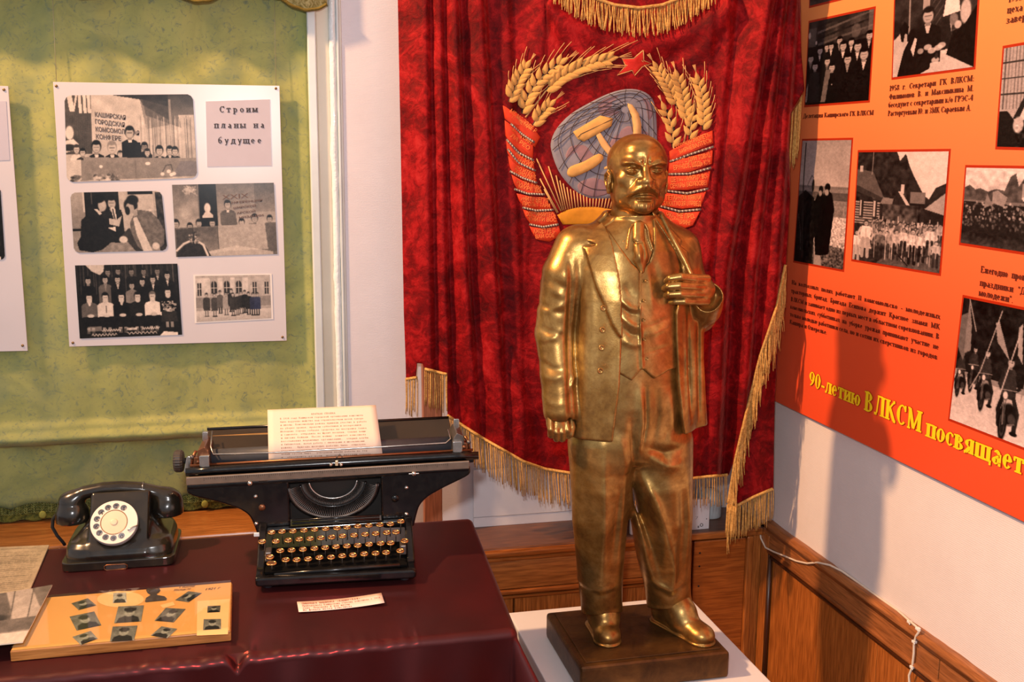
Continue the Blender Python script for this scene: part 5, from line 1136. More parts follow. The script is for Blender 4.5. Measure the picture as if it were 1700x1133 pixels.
def fold(v, pts, w, amp, d=-.085, ymax=.03, px=True, ends=True):
    """soft ridge (amp > 0) or hollow (amp < 0) along a line drawn on the front of the figure"""
    p = np.array([(S(x, y, d)[0], S(x, y, d)[2]) for x, y in pts] if px else pts, float); D = np.r_[0, np.cumsum(np.hypot(*np.diff(p, axis=0).T))]
    lo = (p[:, 0].min()-3*w, v.ax[1][0], p[:, 1].min()-3*w); hi = (p[:, 0].max()+3*w, ymax, p[:, 1].max()+3*w); sl = v.sl(lo, hi); x, y, z = v.xyz(sl); X, Z = x[:, :, 0], z[0, :, :]
    best = np.full(np.broadcast(X, Z).shape, 1e9); tt = np.zeros_like(best)
    for i in range(len(p)-1):
        a, b = p[i], p[i+1]; e0, e1 = b-a; L = e0*e0+e1*e1; t_ = np.clip(((X-a[0])*e0+(Z-a[1])*e1)/L, 0, 1); q = np.hypot(X-a[0]-e0*t_, Z-a[1]-e1*t_)
        m = q < best; best = np.where(m, q, best); tt = np.where(m, (D[i]+t_*math.sqrt(L))/D[-1], tt)
    g = np.exp(-(best/w)**2)*(np.sin(PI*np.clip(tt, 0.02, .98))**.6 if ends else 1)
    fy = np.clip((ymax-y)/.03, 0, 1); v.d[sl] -= (amp*g[:, None, :]*fy).astype(np.float32)
def hfold(v, pts, w, amp, mir=True, ends=True, e=.6):
    """soft ridge or hollow drawn on the face in head coordinates (x, z)"""
    for sg in ((-1, 1) if mir else (1,)):
        p = np.array([(sg*a, b) for a, b in pts], float); D = np.r_[0, np.cumsum(np.hypot(*np.diff(p, axis=0).T))]
        sl = v.sl((HC[0]-.09, -.14, HC[2]+p[:, 1].min()-3*w), (HC[0]+.09, HC[1]+.01, HC[2]+p[:, 1].max()+3*w)); x, y, z = v.xyz(sl); c_, s_ = math.cos(HA), math.sin(HA)
        X = (x-HC[0])*c_+(y-HC[1])*s_+0*z; Yl = -(x-HC[0])*s_+(y-HC[1])*c_; Z = z-HC[2]+0*X
        best = np.full(X.shape, 1e9); tt = np.zeros_like(best)
        for i in range(len(p)-1):
            a, b = p[i], p[i+1]; e0, e1 = b-a; L = e0*e0+e1*e1; t_ = np.clip(((X-a[0])*e0+(Z-a[1])*e1)/L, 0, 1); q = np.hypot(X-a[0]-e0*t_, Z-a[1]-e1*t_)
            m = q < best; best = np.where(m, q, best); tt = np.where(m, (D[i]+t_*math.sqrt(L))/D[-1], tt)
        g = np.exp(-(best/w)**2)*(np.sin(PI*np.clip(tt, 0.03, .97))**e if ends else 1)*np.clip((.0-Yl)/.02, 0, 1)
        v.d[sl] -= (amp*g).astype(np.float32)
def rng(a, b, h): return np.arange(a, b+h, h)

SO = np.array([.82, 2.17, .50])
def S(x, y, d=0.0): return aty(x, y, SO[1]+d)-SO
def S2(pts, d=-.095): return [(S(x, y, d)[0], S(x, y, d)[2]) for x, y in pts]
t = NT('brushed_bronze'); n1 = t.noise(9, 6, .65, .8); n2 = t.noise(70, 5, .65); n3 = t.noise(320, 2)
c = t.ramp(n1, [(.28, srgb(104, 72, 38)), (.48, srgb(164, 124, 66)), (.72, srgb(206, 170, 104))]); c = t.mix(t.math('MULTIPLY', t.ramp(n2, [(.42, (0, 0, 0, 1)), (.66, (1, 1, 1, 1))]), .35), c, srgb(92, 64, 38))
t.set(color=c, metal=.82, rough=t.math('ADD', t.math('MULTIPLY', n2, .22), .22)); t.bump(t.math('ADD', n2, t.math('MULTIPLY', n3, .5)), .16, .0016); M_bronze = t.m
t = NT('dark_bronze'); n1 = t.noise(12, 6, .65, .6); n2 = t.noise(90, 5, .65)
t.set(color=t.ramp(n1, [(.3, srgb(58, 38, 22)), (.55, srgb(96, 66, 34)), (.75, srgb(126, 92, 48))]), metal=.6, rough=.42); t.bump(n2, .25, .002); M_dkbronze = t.m

stat = thing('bronze_statue', 'gilded bronze statue of a bald man in a three-piece suit gripping his lapel', 'statue', tuple(SO))
def SR(x, y, d): return tuple(S(x, y, d))
# ---------------- body: one continuous figure, dressed by the pieces below
HC = np.array((-.027, .0, 1.065)); HA = math.radians(-7.0)
def H(x, y, z):
    c_, s_ = math.cos(HA), math.sin(HA); return (HC[0]+c_*x-s_*y*-1*-1, HC[1]+s_*x+c_*y, HC[2]+z)
HR = [[math.cos(HA), -math.sin(HA), 0], [math.sin(HA), math.cos(HA), 0], [0, 0, 1]]
def rot_y(a): c_, s_ = math.cos(a), math.sin(a); return np.array([[c_, 0, s_], [0, 1, 0], [-s_, 0, c_]])
def rot_x(a): c_, s_ = math.cos(a), math.sin(a); return np.array([[1, 0, 0], [0, c_, -s_], [0, s_, c_]])
def rot_z(a): c_, s_ = math.cos(a), math.sin(a); return np.array([[c_, -s_, 0], [s_, c_, 0], [0, 0, 1]])
xs = np.r_[rng(-.262, -.112, .0026), rng(-.11, .058, .00145), rng(.0595, .19, .002)]
ys = np.r_[rng(-.150, .02, .0015), rng(.0225, .11, .0028)]
zs = np.r_[rng(.0, .455, .006), rng(.46, .77, .0026), rng(.772, .86, .002), rng(.8625, .955, .003), rng(.957, 1.156, .00145)]
B = Vol(xs, ys, zs)
# torso, legs and arms (mostly under the clothes)
B.loft([(.42, -.025, 0, .09, .06), (.55, -.028, 0, .10, .07), (.70, -.03, 0, .10, .072), (.86, -.03, 0, .11, .066), (.92, -.03, .004, .085, .055), (.955, -.028, .01, .05, .05)])
for a in (((-.085, .01, .45), (-.095, .0, .29), (-.080, .03, .06)), ((.035, .0, .45), (.053, -.01, .29), (.09, .02, .06))): B.chain(a, [.055, .042, .03], .01)
B.chain([(-.15, .01, .90), (-.195, .005, .72), (-.195, -.015, .555)], [.036, .030, .021], .01)
B.chain([(.09, .01, .89), (.13, -.005, .745), (.107, -.078, .800)], [.036, .028, .020], .01)
B.cone(H(0, .014, -.045), (-.028, .016, .93), .050, .052, .012)
he = lambda c, r, k=.008, m='u', R=None: B.ell(H(*c), r, k, m, np.array(HR) if R is None else np.array(HR) @ R)
he((0, .010, .022), (.0645, .077, .0605)); he((0, -.020, -.016), (.0535, .052, .064), .012); he((0, -.026, -.052), (.044, .040, .032), .012); he((0, -.050, -.064), (.026, .022, .019), .014)
he((0, .030, -.030), (.056, .05, .046), .014)
he((0, -.036, .040), (.046, .040, .034), .012)           # forehead
for s in (-1, 1):
    he((s*.035, -.042, -.014), (.019, .015, .015), .012); he((s*.037, -.018, -.048), (.018, .030, .026), .012)
    he((s*.024, -.060, .0215), (.024, .0165, .0085), .012)              # brow bone
    he((s*.0280, -.0855, .0085), (.0175, .0165, .0070), .006, 's')         # eye socket
    he((s*.0140, -.0830, .0050), (.0050, .0080, .0080), .006, 's')
    he((s*.0275, -.0580, .0075), (.0135, .0125, .0105), .003)          # eyeball
    he((s*.0130, -.0785, -.0185), (.0090, .0100, .0076), .005)             # nostril wing
    EZ = -.012
    he((s*.0600, .008, -.010+EZ), (.0062, .0150, .0240), .005, 'u', rot_z(s*.35) @ rot_x(-.12))     # ear
    B.chain([H(s*.0600, -.006, -.010+EZ), H(s*.0625, -.006, .006+EZ), H(s*.0650, .003, .0125+EZ), H(s*.0685, .015, .006+EZ), H(s*.0680, .018, -.008+EZ), H(s*.0640, .008, -.026+EZ)], [.0022, .0024, .0027, .0028, .0026, .0022], .002)
    he((s*.0680, .004, -.006+EZ), (.0036, .0060, .0085), .003, 's'); he((s*.0625, .002, -.029+EZ), (.0040, .0050, .0055), .004)
    B.chain([H(s*.058, -.010, .030), H(s*.062, .004, .012), H(s*.0605, .012, -.02)], [.003, .003, .003], .006)       # cropped temple hair
B.chain([H(0, -.0700, .0165), H(0, -.0790, .001), H(0, -.0900, -.0135)], [.0078, .0086, .0102], .006)       # nose
he((0, -.0920, -.0165), (.0115, .0095, .0086), .004); he((0, -.064, -.036), (.031, .019, .020), .010)
for s in (-1, 1): he((s*.0075, -.0880, -.0250), (.0042, .0050, .0030), .002, 's')
he((0, -.0640, -.070), (.024, .015, .016), .008)        # beard
# brows, lids, moustache, mouth: ridges and hollows that follow the face
hfold(B, [(.0040, .0145), (.0150, .0165), (.0285, .0215), (.0420, .0210), (.0500, .0160)], .0036, .0042)
hfold(B, [(.0050, .0200), (.0160, .0225), (.0300, .0280)], .0040, -.0012)
hfold(B, [(.0045, .0140), (.0052, .0320)], .0022, -.0024); hfold(B, [(.0085, .0200), (.0100, .0300)], .0050, .0024); hfold(B, [(0, .016), (0, .040)], .0055, .0018, False)
hfold(B, [(.0150, .0085), (.0220, .0118), (.0310, .0120), (.0420, .0075)], .0020, .0040); hfold(B, [(.0150, .0050), (.0230, .0018), (.0320, .0022), (.0420, .0060)], .0018, .0034)
hfold(B, [(.0170, .0070), (.0270, .0072), (.0380, .0066)], .0021, -.0022); hfold(B, [(.0262, .0090), (.0262, .0050)], .0024, .0020); hfold(B, [(.0160, -.0020), (.0250, -.0065), (.0370, -.0045)], .0028, -.0020); hfold(B, [(.0185, .0005), (.0270, -.0020), (.0380, .0005)], .0030, .0016)
hfold(B, [(.0190, -.0120), (.0265, -.0230), (.0320, -.0360), (.0340, -.0460)], .0050, -.0022); hfold(B, [(.0270, -.0160), (.0340, -.0280), (.0370, -.0420)], .0070, .0020)
hfold(B, [(.0000, -.0305), (.0090, -.0305), (.0190, -.0350), (.0270, -.0400), (.0335, -.0470)], .0060, .0072, True, True, .35)
for q in range(5): hfold(B, [(.0030+.0055*q, -.0270-.0010*q*q*.5), (.0060+.0064*q, -.0390-.0010*q*q*.6)], .0012, -.0012)
hfold(B, [(0, -.025), (0, -.037)], .0022, -.0022, False)
hfold(B, [(.0000, -.0425), (.0120, -.0430), (.0240, -.0475)], .0032, -.0052, True, True, .3); hfold(B, [(-.0175, -.0500), (0, -.0500), (.0175, -.0500)], .0030, .0036, False)
hfold(B, [(-.016, -.0570), (0, -.0565), (.016, -.0570)], .0036, -.0036, False); hfold(B, [(.0240, -.0480), (.0270, -.0600), (.0230, -.0720)], .0045, -.0020)
for q in range(4): hfold(B, [(.002+.0055*q, -.0610), (.0015+.0050*q, -.0800)], .0014, -.0012)
hfold(B, [(.0080, .0480), (.0250, .0500), (.0400, .0450)], .0040, -.0008); hfold(B, [(.0400, .0300), (.0460, .0500), (.0380, .0640)], .010, -.0015)
# ---- right hand hanging, loosely closed
GX, GZ = .0, .009
B.ell((-.207+GX, -.024, .530+GZ), (.025, .021, .036), .008); B.ell((-.205+GX, -.032, .512+GZ), (.0265, .018, .019), .006)
for i, (fx, fz, L) in enumerate(((-.2265, .509, .9), (-.2135, .502, 1.0), (-.2005, .501, 1.0), (-.1885, .505, .88))):
    B.chain([(fx*.92-.0165+GX, -.037, fz+.022+GZ), (fx+GX, -.0470, fz-.002+GZ), (fx+.003+GX, -.0420, fz-.019*L+GZ), (fx+.006+GX, -.022, fz-.025*L+GZ), (fx+.008+GX, -.011, fz-.012*L+GZ)], [.0078, .0076, .0070, .0064, .0056], .0018)
B.chain([(-.186+GX, -.018, .545+GZ), (-.1765+GX, -.032, .528+GZ), (-.1755+GX, -.043, .508+GZ), (-.1800+GX, -.047, .492+GZ)], [.0092, .0086, .0078, .0064], .003)
# ---- left hand gripping the lapel
B.ell(S(1167, 482, -.094), (.024, .019, .033), .008, 'u', rot_z(.55)); B.cone((.107, -.072, .800), S(1170, 482, -.088), .020, .023, .008)
FING = [((1152, 462, -.118), (1130, 460, -.124), (1113, 462.5, -.117), (1107, 467, -.100)), ((1152, 475.5, -.121), (1128, 474.5, -.128), (1110, 476, -.120), (1103, 479, -.102)), ((1152, 488.5, -.119), (1129, 488, -.125), (1112, 489, -.117), (1106, 491, -.100)), ((1152, 501, -.113), (1136, 500.5, -.119), (1122, 501, -.111), (1114, 502, -.098))]
for i, f in enumerate(FING):
    B.chain([tuple(S(1174, f[0][1]+.5, -.101))]+[tuple(S(*q)) for q in f], [.0084, .0088, .0086, .0082, .0070] if i < 3 else [.0080, .0080, .0076, .0070, .0060], .0014)
B.chain([(.092, -.084, .826), (.074, -.092, .842), (.056, -.092, .846), (.042, -.090, .838)], [.0085, .0080, .0072, .006], .003)
body = B.mesh('body', M_bronze, stat)

# ---------------- trousers
xs = rng(-.18, .165, .0027); ys = rng(-.115, .11, .0027); zs = rng(.035, .70, .0030)
T = Vol(xs, ys, zs)
T.loft([(.40, -.022, .004, .118, .078), (.47, -.026, .002, .123, .084), (.56, -.028, 0, .122, .088), (.66, -.030, 0, .118, .088)], n=2.4, z0=.425, z1=.68, ez=.03)
LL = [(-.088, .006, .46), (-.094, -.004, .37), (-.096, -.004, .29), (-.088, .010, .17), (-.078, .024, .075), (-.076, .022, .050)]
RL = [(.038, -.004, .46), (.045, -.014, .37), (.054, -.014, .29), (.070, .004, .17), (.087, .020, .075), (.090, .014, .045)]
T.chain(LL, [.080, .071, .0640, .0545, .0485, .049], .024); T.chain(RL, [.080, .072, .0660, .0575, .0530, .054], .010)
# folds: pressed crease, drag lines from the crotch, breaks over the shoes
for pts, w_, am in (([(1000, 742), (1003, 850), (1004, 930), (1008, 985)], .010, .0042), ([(975, 760), (978, 850), (984, 960)], .012, -.0030), ([(1030, 800), (1025, 880), (1022, 965)], .010, -.0036), ([(1036, 790), (1034, 860), (1030, 930)], .008, .0025),
    ([(1046, 690), (1050, 745), (1056, 790)], .009, -.0040), ([(1062, 785), (1088, 840), (1108, 900), (1120, 950)], .011, .0068), ([(1057, 795), (1075, 860), (1094, 920), (1108, 975)], .009, -.0060), ([(1055, 812), (1066, 880), (1082, 945), (1098, 988)], .0095, .0060),
    ([(1072, 742), (1100, 750), (1128, 742)], .009, -.0042), ([(1074, 760), (1102, 772), (1132, 768)], .011, .0042), ([(1128, 790), (1134, 880), (1134, 960)], .011, -.0042), ([(1142, 800), (1147, 900), (1146, 960)], .008, .0025), ([(1118, 905), (1124, 960), (1122, 995)], .008, .0045),
    ([(1058, 640), (1061, 700), (1056, 762)], .008, .0034), ([(1067, 640), (1069, 700), (1062, 752)], .0035, -.0022), ([(1085, 640), (1087, 690), (1080, 740)], .009, -.0022), ([(1110, 640), (1114, 700), (1112, 740)], .010, .0022),
    ([(976, 985), (1003, 992), (1032, 984)], .006, .0020), ([(978, 995), (1004, 1003), (1030, 994)], .005, -.0016), ([(1088, 975), (1120, 990), (1146, 972)], .006, .0022), ([(1092, 988), (1122, 1002), (1146, 986)], .005, -.0016), ([(1024, 720), (1034, 760), (1040, 800)], .010, .002)):
    fold(T, pts, w_*1.08, am*1.7, -.07, .06)
T.op(lambda x, y, z: z-(.052-.30*np.clip(y-.01, -.06, .02))+0*x, (-.2, -.12, .0), (.2, .12, .09), .004, 's')
T.mesh('trousers', M_bronze, stat)

# ---------------- shoes
def shoe(heel, mid, toe, w):
    a = np.array(heel); c_ = np.array(toe); d = (c_-a)/np.linalg.norm(c_-a); v = Vol(rng(min(a[0], c_[0])-.05, max(a[0], c_[0])+.05, .0022), rng(c_[1]-.05, a[1]+.05, .0022), rng(-.006, .11, .0020))
    ang = math.atan2(d[0], -d[1])
    v.cone((*heel, .030), (*mid, .034), .032, .031, .01, sc=(.92, 1, 1)); v.cone((*mid, .034), (*toe, .020), .031, .0245, .012, sc=(1.08, 1, .86)); v.ell((*toe, .018), (w, .034, .0215), .012, 'u', rot_z(ang))
    v.cone((*mid, .052), (*heel, .085), .035, .040, .014)
    n_ = np.array((-d[1], d[0])); tb = np.array(toe)-d*.016
    v.chain([(*(tb-n_*.027), .012), (*(tb+d*.003), .0405), (*(tb+n_*.027), .012)], .0013, .003, 's')
    for q in range(3):
        m_ = np.array(mid)+d*(-.004+.008*q); v.chain([(*(m_-n_*.011), .0615-.004*q), (*(m_+n_*.011), .0615-.004*q)], .0022, .002)
    # welt and sole
    v.cone((*heel, .005), (*toe, .005), .033, .0305, .003, sc=(1, 1, .22)); v.ell((*toe, .005), (w+.003, .037, .0062), .002, 'u', rot_z(ang))
    v.op(lambda x, y, z: -z+0*x+0*y, (-1, -1, -.01), (1, 1, .002), 0, 'i'); return v.mesh('shoe', M_bronze, stat)
shoe((-.074, .052), (-.076, .006), (-.0805, -.032), .0295); shoe((.084, .040), (.104, -.022), (.1290, -.078), .0290)

# ---------------- shirt with collar, and necktie
xs = rng(-.13, .07, .0021); ys = rng(-.115, .075, .0021); zs = rng(.82, .992, .0018)
V = Vol(xs, ys, zs)
TORSO = [(.45, -.026, .0, .116, .084), (.55, -.028, -.002, .118, .089), (.63, -.030, -.004, .117, .093), (.72, -.031, -.003, .119, .093), (.80, -.031, 0, .124, .090), (.86, -.031, .002, .130, .085), (.90, -.031, .003, .128, .079), (.935, -.030, .006, .108, .068), (.962, -.029, .010, .066, .060), (.985, -.028, .014, .052, .050)]
V.loft(TORSO, -.003, z0=.83, z1=.972)
V.op(lambda x, y, z: np.maximum(np.abs(np.sqrt(((x+.028)/1.0)**2+((y-.010+(z-.96)*.10)/.98)**2)-.0565)-.0034, np.abs(z-.9615+.16*(y+.05)*(y < .02))-.0145), (-.095, -.06, .93), (.04, .08, 1.0), .002)
CW = [(1041, 413, -.073), (1043, 396, -.065), (1046, 380, -.058), (1051, 372.5, -.053), (1061, 370, -.052), (1071, 372.5, -.053), (1075.5, 381, -.057), (1078, 397, -.064), (1084, 414, -.072)]
V.chain([SR(*q) for q in CW], .0026, .003)
V.ell(SR(1035, 400, -.064), (.0022, .0022, .0022), .001); V.ell(SR(1083, 398, -.062), (.0022, .0022, .0022), .001)
V.mesh('shirt', M_bronze, stat)
N = Vol(rng(-.085, .02, .0017), rng(-.125, -.02, .0017), rng(.83, .975, .0017))
N.chain([SR(1061, 376, -.054), SR(1060.5, 397, -.066)], [.0130, .0125], .003, 'u', (1, .62, 1))
N.chain([SR(1061, 400, -.068), SR(1062, 412, -.074), SR(1063.5, 428, -.080), SR(1066, 450, -.086)], [.0125, .0165, .0185, .006], .004, 'u', (1, .55, 1))
fold(N, [(1056, 400), (1054, 418), (1057, 438)], .0035, -.0026, -.09, .1); fold(N, [(1066, 402), (1070, 418), (1068, 436)], .0035, -.0024, -.09, .1); fold(N, [(1050, 402), (1061, 404), (1072, 402)], .003, -.0024, -.085, .1); fold(N, [(1062, 408), (1062, 424), (1064, 440)], .004, .0016, -.09, .1)
N.mesh('necktie', M_bronze, stat)

# ---------------- waistcoat
xs = rng(-.165, .105, .0022); ys = rng(-.12, .09, .0022); zs = rng(.60, .985, .0022)
W = Vol(xs, ys, zs)
W.loft(TORSO, .0015, z0=.612, z1=.972)
prism(W, S2([(1012, 346), (1024, 385), (1038, 414), (1054, 438), (1068, 452), (1082, 436), (1092, 412), (1097, 380), (1098, 346), (1060, 330)]), -.14, -.02, .003)
prism(W, S2([(1000, 622), (1030, 622), (1049, 633), (1066, 612), (1086, 630), (1112, 616), (1150, 612), (1150, 680), (1000, 680)]), -.14, .12, .003)
W.chain([SR(1064.5, 450, -.092), SR(1063, 500, -.098), SR(1064, 560, -.100), SR(1066, 612, -.098)], [.0022]*4, .004)
W.chain([SR(1060.5, 452, -.092), SR(1059, 500, -.098), SR(1060, 560, -.100), SR(1062, 612, -.098)], [.0012]*4, .004, 's')
for pts, w_, am in (([(1033, 498), (1046, 512), (1062, 514)], .0058, .0048), ([(1033, 510), (1048, 522), (1062, 524)], .0046, -.0040), ([(1033, 526), (1048, 540), (1062, 545)], .0062, .0052), ([(1035, 544), (1048, 556), (1062, 558)], .0050, -.0042), ([(1034, 566), (1050, 573), (1064, 572)], .007, .0040),
    ([(1064, 545), (1085, 540), (1114, 528)], .006, -.0030), ([(1066, 556), (1088, 552), (1118, 540)], .0065, .0036), ([(1066, 590), (1090, 582), (1120, 574)], .006, -.0024), ([(1040, 470), (1050, 490), (1060, 492)], .007, -.0025), ([(1085, 430), (1096, 470), (1102, 510)], .011, -.004), ([(1078, 440), (1082, 480), (1084, 520)], .009, .0022)):
    fold(W, pts, w_, am*.75, -.095, .0)
wc = W.mesh('waistcoat', M_bronze, stat, 2)
def button(px, py, d, r, parent):
    q = S(px, py, d); R = Matrix.Rotation(PI/2, 3, 'X') @ Matrix.Rotation(math.radians(-6), 3, 'Y')
    MB().lathe([(0, -.004), (r, -.004), (r, .0006), (r*.92, .0019), (r*.66, .0019), (r*.5, .0008), (r*.22, .0008), (0, .0014)], 18, tuple(q), R).build('button', M_bronze, parent)
for px, py in ((1073, 467), (1070, 500), (1069, 532), (1070, 564), (1074, 596)): button(px, py, -.0985 if py > 480 else -.096, .0036, wc)

# ---------------- jacket
xs = rng(-.262, .195, .0022); ys = rng(-.128, .10, .0022); zs = rng(.475, 1.0, .0022)
J = Vol(xs, ys, zs)
JP = [(.48, -.028, .002, .156, .104), (.60, -.030, 0, .148, .105), (.70, -.031, 0, .142, .105), (.80, -.031, .002, .144, .103), (.86, -.031, .006, .148, .097), (.895, -.031, .010, .150, .088), (.925, -.030, .010, .132, .077), (.950, -.029, .013, .096, .067), (.972, -.029, .018, .070, .060), (.990, -.028, .018, .060, .056)]
J.loft(JP, 0, n=2.25, z0=.490, z1=.982, ez=.006)
J.ell((-.140, .012, .912), (.050, .050, .040), .02); J.ell((.066, .012, .905), (.050, .050, .040), .02)
# neck opening and front opening
J.op(lambda x, y, z: np.sqrt((x+.028)**2+((y-.012)/.96)**2)-.0585+0*z, (-.09, -.09, .90), (.04, .08, 1.02), .003, 's')
OPEN = [(1018, 345), (1017, 362), (1026, 420), (1032, 480), (1033, 560), (1029, 640), (1019, 738), (1010, 775), (1150, 775), (1136, 700), (1128, 640), (1124, 560), (1124, 520), (1142, 470), (1138, 440), (1120, 405), (1097, 358), (1092, 345)]
prism(J, S2(OPEN, -.098), -.16, .010, .004)
# sleeves
AR = [(-.158, .010, .902), (-.184, .004, .845), (-.2015, .010, .720), (-.197, -.010, .625), (-.1955, -.024, .552)]
SL = [.050, .051, .0465, .0425, .0415]
for i in range(4): J.cone(AR[i], AR[i+1], SL[i], SL[i+1], .010 if i == 0 else .006)
J.op(lambda x, y, z: np.maximum(.538-z+.10*(x+.19), np.maximum(x+.142, -x-.26))*1.0+0*y, (-.26, -.08, .47), (-.145, .04, .538), .002, 's') if False else None
J.ell((-.197, -.028, .526), (.034, .031, .032), .003, 's')
AL = [(.078, .010, .893), (.092, .006, .838), (.120, -.008, .754)]
J.chain(AL, [.046, .0455, .043], .010); J.chain([(.120, -.008, .754), (.118, -.046, .772), (.112, -.078, .796)], [.043, .040, .0365], .008)
J.ell((.103, -.101, .806), (.033, .024, .033), .003, 's', rot_z(.3))
# the side of the jacket pulled open by the hand and hanging below it
J.chain([(.100, -.050, .74), (.106, -.040, .66), (.114, -.034, .58), (.122, -.030, .500)], [.018, .019, .021, .023], .012, 'u', (1, .8, 1))
for x0, x1, x2, w_, am in ((1136, 1140, 1144, .0050, -.0070), (1148, 1153, 1156, .0065, .0050), (1157, 1161, 1163, .0045, -.0050), (1130, 1132, 1136, .005, .0040)): fold(J, [(x0, 520), (x1, 610), (x2, 698)], w_, am, -.058, .0)
J.op(lambda x, y, z: z-(.491+.10*np.clip(x-.02, 0, .12))+0*y, (-.25, -.14, .45), (.2, .12, .53), .003, 's')
# lapels
LAP = [(1016, 350), (1024, 400), (1031, 470), (1032.5, 561), (1026, 556), (1017, 540), (997, 482), (982, 414), (1001, 410), (986, 402), (988, 385), (1000, 362)]
def raised(poly, gr, d=-.1, k=.0025):
    pl = S2(poly, d); p = np.array(pl); jp = np.array(JP)
    def fn(x, y, z):
        q = [np.interp(z, jp[:, 0], jp[:, i]) for i in range(1, 5)]; a, b = q[2]+gr, q[3]+gr; n = 2.25
        r = (np.abs((x-q[0])/a)**n+np.abs((y-q[1])/b)**n)**(1/n); dd = (r-1)*np.minimum(a, b); pd = poly_sd(x[:, :, 0], z[0, :, :], pl)[:, None, :]
        return np.maximum(np.maximum(dd, -dd-.016), np.maximum(pd, y+.02))
    J.op(fn, (p[:, 0].min(), -.13, p[:, 1].min()), (p[:, 0].max(), 0, p[:, 1].max()), k)
raised(LAP, .0095, -.1, .0012)
raised([(1096, 352), (1108, 362), (1128, 384), (1142, 402), (1136, 410), (1150, 420), (1154, 446), (1146, 462), (1136, 432), (1118, 400), (1100, 366)], .0035, -.09)
J.chain([SR(1098, 358, -.056), SR(1119, 400, -.080), SR(1137, 434, -.096), SR(1147, 456, -.104)], [.0050, .0056, .0060, .006], .010)      # rolled edge
# hem edge, seams, folds
fold(J, [(1031, 555), (1027, 640), (1016, 735)], .0040, .0022, -.104, .0)
for pts, w_, am, d0 in (([(964, 420), (967, 520), (961, 620), (957, 722)], .011, -.0042, -.07), ([(983, 440), (984, 540), (978, 640), (972, 725)], .013, .0042, -.09), ([(1004, 590), (1000, 660), (994, 725)], .011, -.0020, -.095), ([(950, 520), (948, 620), (947, 725)], .007, .0030, -.05),
    ([(944, 425), (945, 480), (943, 560), (941, 640), (940, 725)], .0070, -.0080, -.03), ([(949, 655), (955, 640), (962, 627)], .0050, .0040, -.075)): fold(J, pts, w_, am, d0, .02)
for pts, w_, am in (([(898, 505), (918, 516), (938, 520)], .0075, -.0045), ([(896, 522), (918, 514), (940, 500)], .0070, .0040), ([(896, 545), (916, 553), (938, 556)], .0075, -.0045), ([(897, 568), (918, 560), (940, 542)], .0075, .0040), ([(897, 600), (914, 610), (932, 614)], .007, -.0036), ([(898, 625), (916, 626), (936, 618)], .0075, .0032), ([(902, 470), (920, 486), (940, 494)], .008, .0036), ([(905, 455), (922, 470), (938, 478)], .007, -.0030), ([(900, 660), (918, 668), (936, 664)], .008, .0022),
    ([(1165, 470), (1176, 486), (1184, 500)], .006, -.0040), ([(1168, 552), (1180, 540), (1190, 526)], .006, -.0030), ([(1160, 440), (1168, 462), (1174, 474)], .007, .0025)): fold(J, pts, w_, am*.62, -.03, .05)
jk = J.mesh('jacket', M_bronze, stat, 3)
for px, py in ((1001.5, 512), (1000, 548), (998.5, 577.5), (996.5, 616)): button(px, py, -.1065, .0062, jk)

# ---------------- plinth of the statue
pm = bmesh.new(); bmesh.ops.create_cube(pm, size=1)
for v_ in pm.verts: v_.co = Vector((v_.co.x*.352, v_.co.y*.290+.008, v_.co.z*.064-.032))
bmesh.ops.bevel(pm, geom=list(pm.edges), offset=.010, segments=3, affect='EDGES', profile=.6)
me = bpy.data.meshes.new('plinth'); pm.to_mesh(me); pm.free(); po = link('plinth', me, stat, M_dkbronze)
MB().box((0, .008, .0012), (.318, .256, .0030)).build('top_slab', M_dkbronze, po, .0012)

# white pedestal under the statue
PZ0 = .436
a, b, c_ = atz(845, 1018, PZ0), atz(1147, 995, PZ0), atz(1270, 1133, PZ0)
pd = MB().box(((a[0]+b[0])/2, a[1]-.25, PZ0/2-.006), (b[0]-a[0]-.004, .50, PZ0-.012)).build('white_pedestal', plain('white_laminate', srgb(222, 220, 224), .35, 0, .03, 6), None, .004)
tag(pd, 'plain white box pedestal carrying the bronze statue beside the table', 'pedestal')
MB().box(((a[0]+b[0])/2, a[1]-.25, PZ0-.009), (b[0]-a[0]+.002, .504, .017)).build('pedestal_top', bpy.data.materials['white_laminate'], pd, .003)
# ================================================================== table with burgundy satin cloth
TZ = .75; TX1, TY0, TY1, TX0 = .414, 1.745, 2.325, -1.15
tb = thing('exhibition_table', 'wooden table hidden under the burgundy satin cloth', 'table', (-.37, 2.03, 0))
MB().box((0, 0, TZ-.022), (TX1-TX0-.03, TY1-TY0-.03, .035)).build('tabletop', M_wood_x, tb, .003)
for sx in (-.70, .70):
    for sy in (-.23, .23): MB().box((sx, sy, (TZ-.04)/2), (.05, .05, TZ-.04)).build('leg', M_wood_v, tb, .004)
t = NT('burgundy_satin'); wv = t.n('ShaderNodeTexNoise', i_Scale=7.0, i_Detail=3.0); t.l(t.obj(), wv.inputs['Vector'])
t.set(color=t.ramp(wv.outputs['Fac'], [(.35, srgb(40, 5, 8)), (.65, srgb(52, 7, 10))]), rough=.5, spec=.28, sheen=.10, sheen_rough=.3, sheen_tint=(.9, .5, .55, 1))
nb_ = t.bump(t.noise(420, 2), .05, .0008, None); gs = t.n('ShaderNodeBsdfGlossy'); gs.inputs['Color'].default_value = (.85, .035, .03, 1); gs.inputs['Roughness'].default_value = .2; t.l(nb_, gs.inputs['Normal'])
mx = t.n('ShaderNodeMixShader'); mx.inputs[0].default_value = .07; t.l(t.b.outputs[0], mx.inputs[1]); t.l(gs.outputs[0], mx.inputs[2]); t.l(mx.outputs[0], t.t.nodes['Material Output'].inputs[0]); M_satin = t.m
